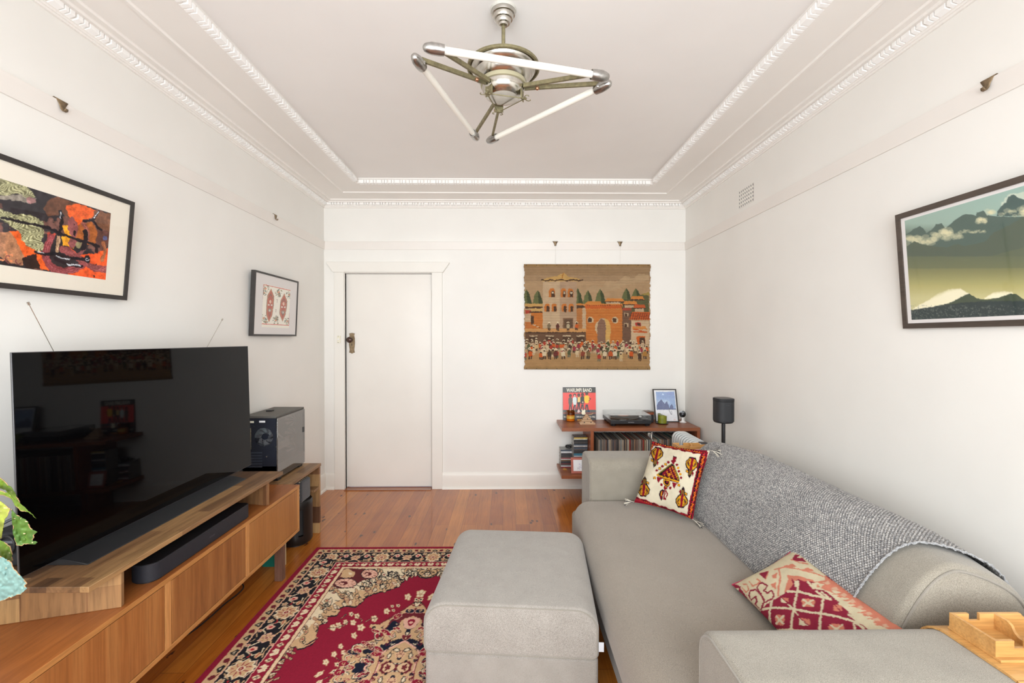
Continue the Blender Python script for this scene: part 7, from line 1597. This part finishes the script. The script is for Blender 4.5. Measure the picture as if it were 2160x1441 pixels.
for k in range(rows_):
    for i in range(nn_):
        a = 2 * PI * i / nn_; r_ = 0.039 * (1 - 0.06 * math.sin(3 * a) * (k / rows_)); top = 0.085 - 0.020 * (math.cos(a) > 0) * max(0, math.cos(a)) ** 0.7 - 0.005 * math.sin(2 * a)
        z = 0.007 + (top - 0.007) * min(1, k / (rows_ - 2)) - (0.004 if k == rows_ - 1 else 0); r2 = r_ if k < rows_ - 1 else r_ * 0.8; vs.append((1.424 + r2 * math.cos(a), 4.142 + r2 * math.sin(a), SZ + z))
for k in range(rows_ - 1):
    for i in range(nn_): fs.append((k * nn_ + i, k * nn_ + (i + 1) % nn_, (k + 1) * nn_ + (i + 1) % nn_, (k + 1) * nn_ + i))
fs.append(tuple((rows_ - 1) * nn_ + i for i in range(nn_))); cm_.add(vs, fs, True); cm_.build('wax_body', plain('olive_wax', (120, 126, 36), 0.35, var=0.25, vs=30), gc)
MB().tube([(1.424, 4.142, SZ + 0.07), (1.424, 4.142, SZ + 0.088)], 0.0012, 5).build('wick', 'black', gc)
wc = thing('indoor_camera', 'small round white camera with a black face on a white stand by the corner', 'camera', (1.637, 4.20, SZ))
MB().lathe((1.637, 4.20, SZ + 0.0004), [(0.0, 0.0), (0.031, 0.0), (0.032, 0.003), (0.020, 0.010), (0.011, 0.022), (0.010, 0.045), (0.0, 0.046)], 28).build('stand', 'white', wc)
MB().lathe((1.637, 4.215, SZ + 0.076), [(0.0, -0.03), (0.022, -0.024), (0.031, -0.008), (0.0335, 0.008), (0.0335, 0.016), (0.031, 0.018)], 32, axis=(-0.25, -1, 0.05)).build('housing', 'white', wc)
MB().lathe((1.637, 4.215, SZ + 0.076), [(0.031, 0.0175), (0.020, 0.0185), (0.0, 0.019)], 32, axis=(-0.25, -1, 0.05)).build('face', plain('glossy_black_face', (12, 12, 14), 0.12), wc)
MB().lathe((1.637, 4.215, SZ + 0.076), [(0.009, 0.019), (0.008, 0.0205), (0.0, 0.021)], 20, axis=(-0.25, -1, 0.05)).build('lens', plain('lens_grey', (90, 92, 100), 0.2), wc)

# oil column heater behind the sofa
oh = thing('oil_heater', 'pale grey oil column heater with rounded fins between the sofa and the shelf', 'heater', (1.47, 3.60, 0))
def fin(y, w, x0, x1, z0, z1, r):
    mb = MB(); pts = []
    for (cx, cz, a0) in ((x1 - r, z1 - r, 0), (x0 + r, z1 - r, 90), (x0 + r, z0 + r, 180), (x1 - r, z0 + r, 270)):
        for k in range(7): a = math.radians(a0 + k * 15); pts.append((cx + r * math.cos(a), cz + r * math.sin(a)))
    n = len(pts); cx, cz = (x0 + x1) / 2, (z0 + z1) / 2; vs = []; prof_ = [(0.90, -w / 2 * 0.6), (0.97, -w / 2), (1.0, -w * 0.25), (1.0, w * 0.25), (0.97, w / 2), (0.90, w / 2 * 0.6)]
    for s, dy in prof_: vs += [(cx + (x - cx) * (s if s < 1 else 1), y + dy, cz + (z - cz) * (1 - (1 - s) * 0.35)) for x, z in pts]
    fs = [(k * n + i, k * n + (i + 1) % n, (k + 1) * n + (i + 1) % n, (k + 1) * n + i) for k in range(5) for i in range(n)]; fs += [tuple(reversed(range(n))), tuple(5 * n + i for i in range(n))]
    return mb.add(vs, fs, True)
hmat = plain('pale_grey_enamel', (226, 233, 235), 0.35)
for k in range(9): fin(3.815 - k * 0.046, 0.034, 1.398, 1.545, 0.10, 0.652, 0.052).build('fin', hmat, oh)
fin(3.388, 0.085, 1.388, 1.560, 0.09, 0.650, 0.062).build('control_panel', plain('pale_grey_panel', (230, 236, 236), 0.3), oh)
hp_ = [(1.448 + 0.0 * k, 3.36, 0) for k in range(2)]
MB().prism([(3.425, 0.648), (3.415, 0.657), (3.37, 0.657), (3.340, 0.640), (3.336, 0.56), (3.345, 0.56), (3.350, 0.635), (3.375, 0.649)], 'yz', 1.450, 1.500).build('handle', plain('dark_grey_grip', (56, 56, 60), 0.5), oh, bevel=0.002)
MB().box(1.40, 1.55, 3.40, 3.82, 0.085, 0.105).build('chassis', hmat, oh)
for x in (1.405, 1.545):
    for y in (3.42, 3.80): MB().cyl((x - 0.01, y, 0.0285), (x + 0.01, y, 0.0285), 0.028, n=20).cyl((x, y, 0.028), (x, y, 0.09), 0.006, n=8).build('caster', 'black', oh)
# speaker on a stand in the corner
spx = UY(1526, 860, 3.24).x; z1, z0 = UY(1526, 839.5, 3.24).z, UY(1526, 888, 3.24).z
fs_ = thing('speaker_stand', 'slim black floor stand with a round base in the corner behind the sofa', 'speaker stand', (spx, 3.24, 0))
MB().lathe((spx, 3.24, 0), [(0.0, 0.0), (0.105, 0.0), (0.105, 0.010), (0.100, 0.013), (0.0, 0.014)], 40).build('base', 'black', fs_)
MB().cyl((spx, 3.24, 0.013), (spx, 3.24, z0 - 0.006), 0.0132, n=18).build('pole', 'black', fs_)
MB().lathe((spx, 3.24, 0), [(0.0, z0 - 0.010), (0.060, z0 - 0.010), (0.0665, z0 - 0.004), (0.0665, z0), (0.0, z0)], 36).build('top_plate', 'black', fs_)
sk = thing('speaker', 'black rounded wireless speaker on the slim floor stand', 'speaker', (spx, 3.24, z0))
def rsq(r, c, n=12):
    o = []
    for (sx_2, sy_2, a0) in ((1, 1, 0), (-1, 1, 90), (-1, -1, 180), (1, -1, 270)):
        for k in range(n): a = math.radians(a0 + k * 90 / (n - 1)); o.append((spx + sx_2 * (r - c) + c * math.cos(a), 3.24 + sy_2 * (r - c) + c * math.sin(a)))
    return o
MB().prism(rsq(0.0635, 0.045), 'xy', z0 + 0.001, z1 - 0.022).build('grille', plain('black_mesh_grille', (38, 39, 42), 0.6, bmp=0.3, bs_=900), sk, bevel=0.002)
MB().prism(rsq(0.0642, 0.045), 'xy', z1 - 0.0215, z1 - 0.002).build('top_band', 'blacksoft', sk, bevel=0.002)
MB().prism(rsq(0.060, 0.043), 'xy', z1 - 0.002, z1).build('touch_panel', plain('grey_touch_panel', (66, 66, 68), 0.4), sk)
text_mesh('SONOS', plain('speaker_logo', (74, 74, 78), 0.5), sk, (spx - 0.013, 3.24 - 0.0639, z1 - 0.048), (1, 0, 0), (0, 0, 1), width=0.026, name='logo')

# ================================================================== FERN AT THE LEFT EDGE
LG, MG_, DG, BT, BR_ = (118, 140, 44), (90, 120, 42), (68, 100, 50), (112, 146, 142), (172, 140, 100)
pl = thing('staghorn_fern', 'broad-leaved fern with ragged brown-edged leaves entering from the left edge', 'plant', (-1.47, 1.03, CZ1))
def leaf(pts, depth, col, col2, seed, bend=0.03, tilt=0.0, edge=2.2):
    P_ = np.array(pts, float); x0, y0 = P_.min(0) - 4; x1, y1 = P_.max(0) + 4; res = 2.2
    c_ = Cv(x0, y0, x1, y1, res, (0, 0, 0)); sl, mk = c_.mask_poly(pts); full_ = np.zeros((c_.H, c_.W), bool); full_[sl] = mk
    wx = ((vnoise(c_.H, c_.W, 9, seed) - 0.5) * 7).astype(int); wy = ((vnoise(c_.H, c_.W, 9, seed + 1) - 0.5) * 7).astype(int); j, i = np.mgrid[0:c_.H, 0:c_.W]
    full_ = full_[np.clip(j + wy, 0, c_.H - 1), np.clip(i + wx, 0, c_.W - 1)]
    d = full_.astype(float)
    for _ in range(int(edge * 1.6)):
        q_ = d.copy(); q_[1:] = np.minimum(q_[1:], d[:-1]); q_[:-1] = np.minimum(q_[:-1], d[1:]); q_[:, 1:] = np.minimum(q_[:, 1:], d[:, :-1]); q_[:, :-1] = np.minimum(q_[:, :-1], d[:, 1:]); d = q_
        if _ == 0: d1 = d.copy()
    inner = d > 0; f = fbm(c_.H, c_.W, 40, seed + 5)[..., None]; v_ = np.abs(np.sin((c_.X * 0.12 + c_.Y * 0.08) + f[..., 0] * 5))[..., None] * 0.06
    C_ = np.array(col) * (1 - f) + np.array(col2) * f; C_ = C_ * (0.94 + v_); brown = (~inner) & (vnoise(c_.H, c_.W, 24, seed + 7) > 0.45)
    C_[brown] = np.array(BR_) * (0.85 + 0.3 * f[brown])
    spots = vnoise(c_.H, c_.W, 14, seed + 8) > 0.95; C_[spots] = (214, 196, 150)
    s = (c_.X - x0) / (x1 - x0); t_ = (c_.Y - y0) / (y1 - y0)
    D_ = depth + bend * (np.sin(s * 2.6 + 0.3) - 0.6 * np.cos(t_ * 3.0)) + tilt * t_ + 0.006 * vnoise(c_.H, c_.W, 14, seed + 3)
    dx = (c_.X - 1080) / 960; dz = (720.5 - c_.Y) / 960; R_n = np.array(RC); dirs = np.stack([dx, dz, -np.ones_like(dx)], -1) @ R_n.T
    P3 = np.array([0, 0, EYE]) + dirs / dirs[..., 1:2] * D_[..., None]
    o = grid_mesh('leaf', P3, C_, MAT['leafmat'], pl, mask=full_, k=1.0)
    m_ = o.modifiers.new('thick', 'SOLIDIFY'); m_.thickness = 0.0012
    return o
MAT['leafmat'] = attrmat('leaf_surface', 0.5, spec=0.35)
leaf([(-90, 1010), (-40, 990), (0, 1006), (14, 1018), (28, 1032), (38, 1050), (44, 1060), (36, 1062), (26, 1050), (12, 1034), (-10, 1026), (-60, 1050)], 1.10, LG, MG_, 11)
leaf([(-120, 1060), (-60, 1020), (0, 1034), (18, 1040), (32, 1054), (44, 1062), (56, 1072), (66, 1082), (74, 1090), (77, 1096), (70, 1088), (60, 1080), (46, 1078), (34, 1068), (24, 1052), (8, 1044), (-20, 1046), (-80, 1090)], 1.08, MG_, LG, 17)
leaf([(-120, 1090), (-40, 1050), (0, 1056), (10, 1064), (22, 1072), (18, 1086), (10, 1098), (6, 1116), (4, 1136), (-30, 1150), (-100, 1160)], 1.12, (168, 182, 70), (176, 176, 84), 23)
leaf([(23, 1072), (34, 1084), (48, 1092), (58, 1100), (64, 1112), (72, 1118), (79, 1122), (74, 1126), (70, 1140), (80, 1144), (76, 1148), (60, 1148), (46, 1151), (36, 1150), (30, 1136), (27, 1116), (25, 1096)], 1.06, DG, MG_, 29, bend=0.02)
leaf([(-120, 1170), (-40, 1132), (0, 1138), (14, 1146), (22, 1152), (26, 1168), (27, 1184), (20, 1188), (0, 1186), (-100, 1220)], 1.10, (116, 140, 50), MG_, 37)
leaf([(-160, 1190), (-60, 1170), (0, 1172), (12, 1178), (26, 1186), (30, 1200), (42, 1212), (52, 1222), (58, 1230), (52, 1236), (58, 1242), (46, 1252), (34, 1256), (14, 1264), (0, 1270), (-60, 1290), (-160, 1300)], 1.04, BT, (126, 160, 152), 43)
MB().lathe((-1.47, 1.03, CZ1 + 0.0004), [(0.0, 0.0), (0.075, 0.0), (0.085, 0.02), (0.105, 0.16), (0.108, 0.18), (0.098, 0.18), (0.09, 0.165), (0.0, 0.16)], 32).build('pot', plain('terracotta_pot', (150, 88, 62), 0.8), pl)
for tx_, ty_, tz_ in ((-1.18, 1.10, 1.08), (-1.16, 1.08, 1.03), (-1.18, 1.12, 0.98), (-1.17, 1.10, 0.93), (-1.15, 1.04, 0.90)):
    b_ = Vector((-1.47, 1.03, CZ1 + 0.165)); e_ = Vector((tx_ - 0.06, ty_, tz_)); MB().tube(smooth_path([b_, b_.lerp(e_, 0.5) + Vector((-0.03, 0, 0.10)), e_], 6), 0.006, 6).build('stem', plain('green_stem', (120, 140, 70), 0.6), pl)
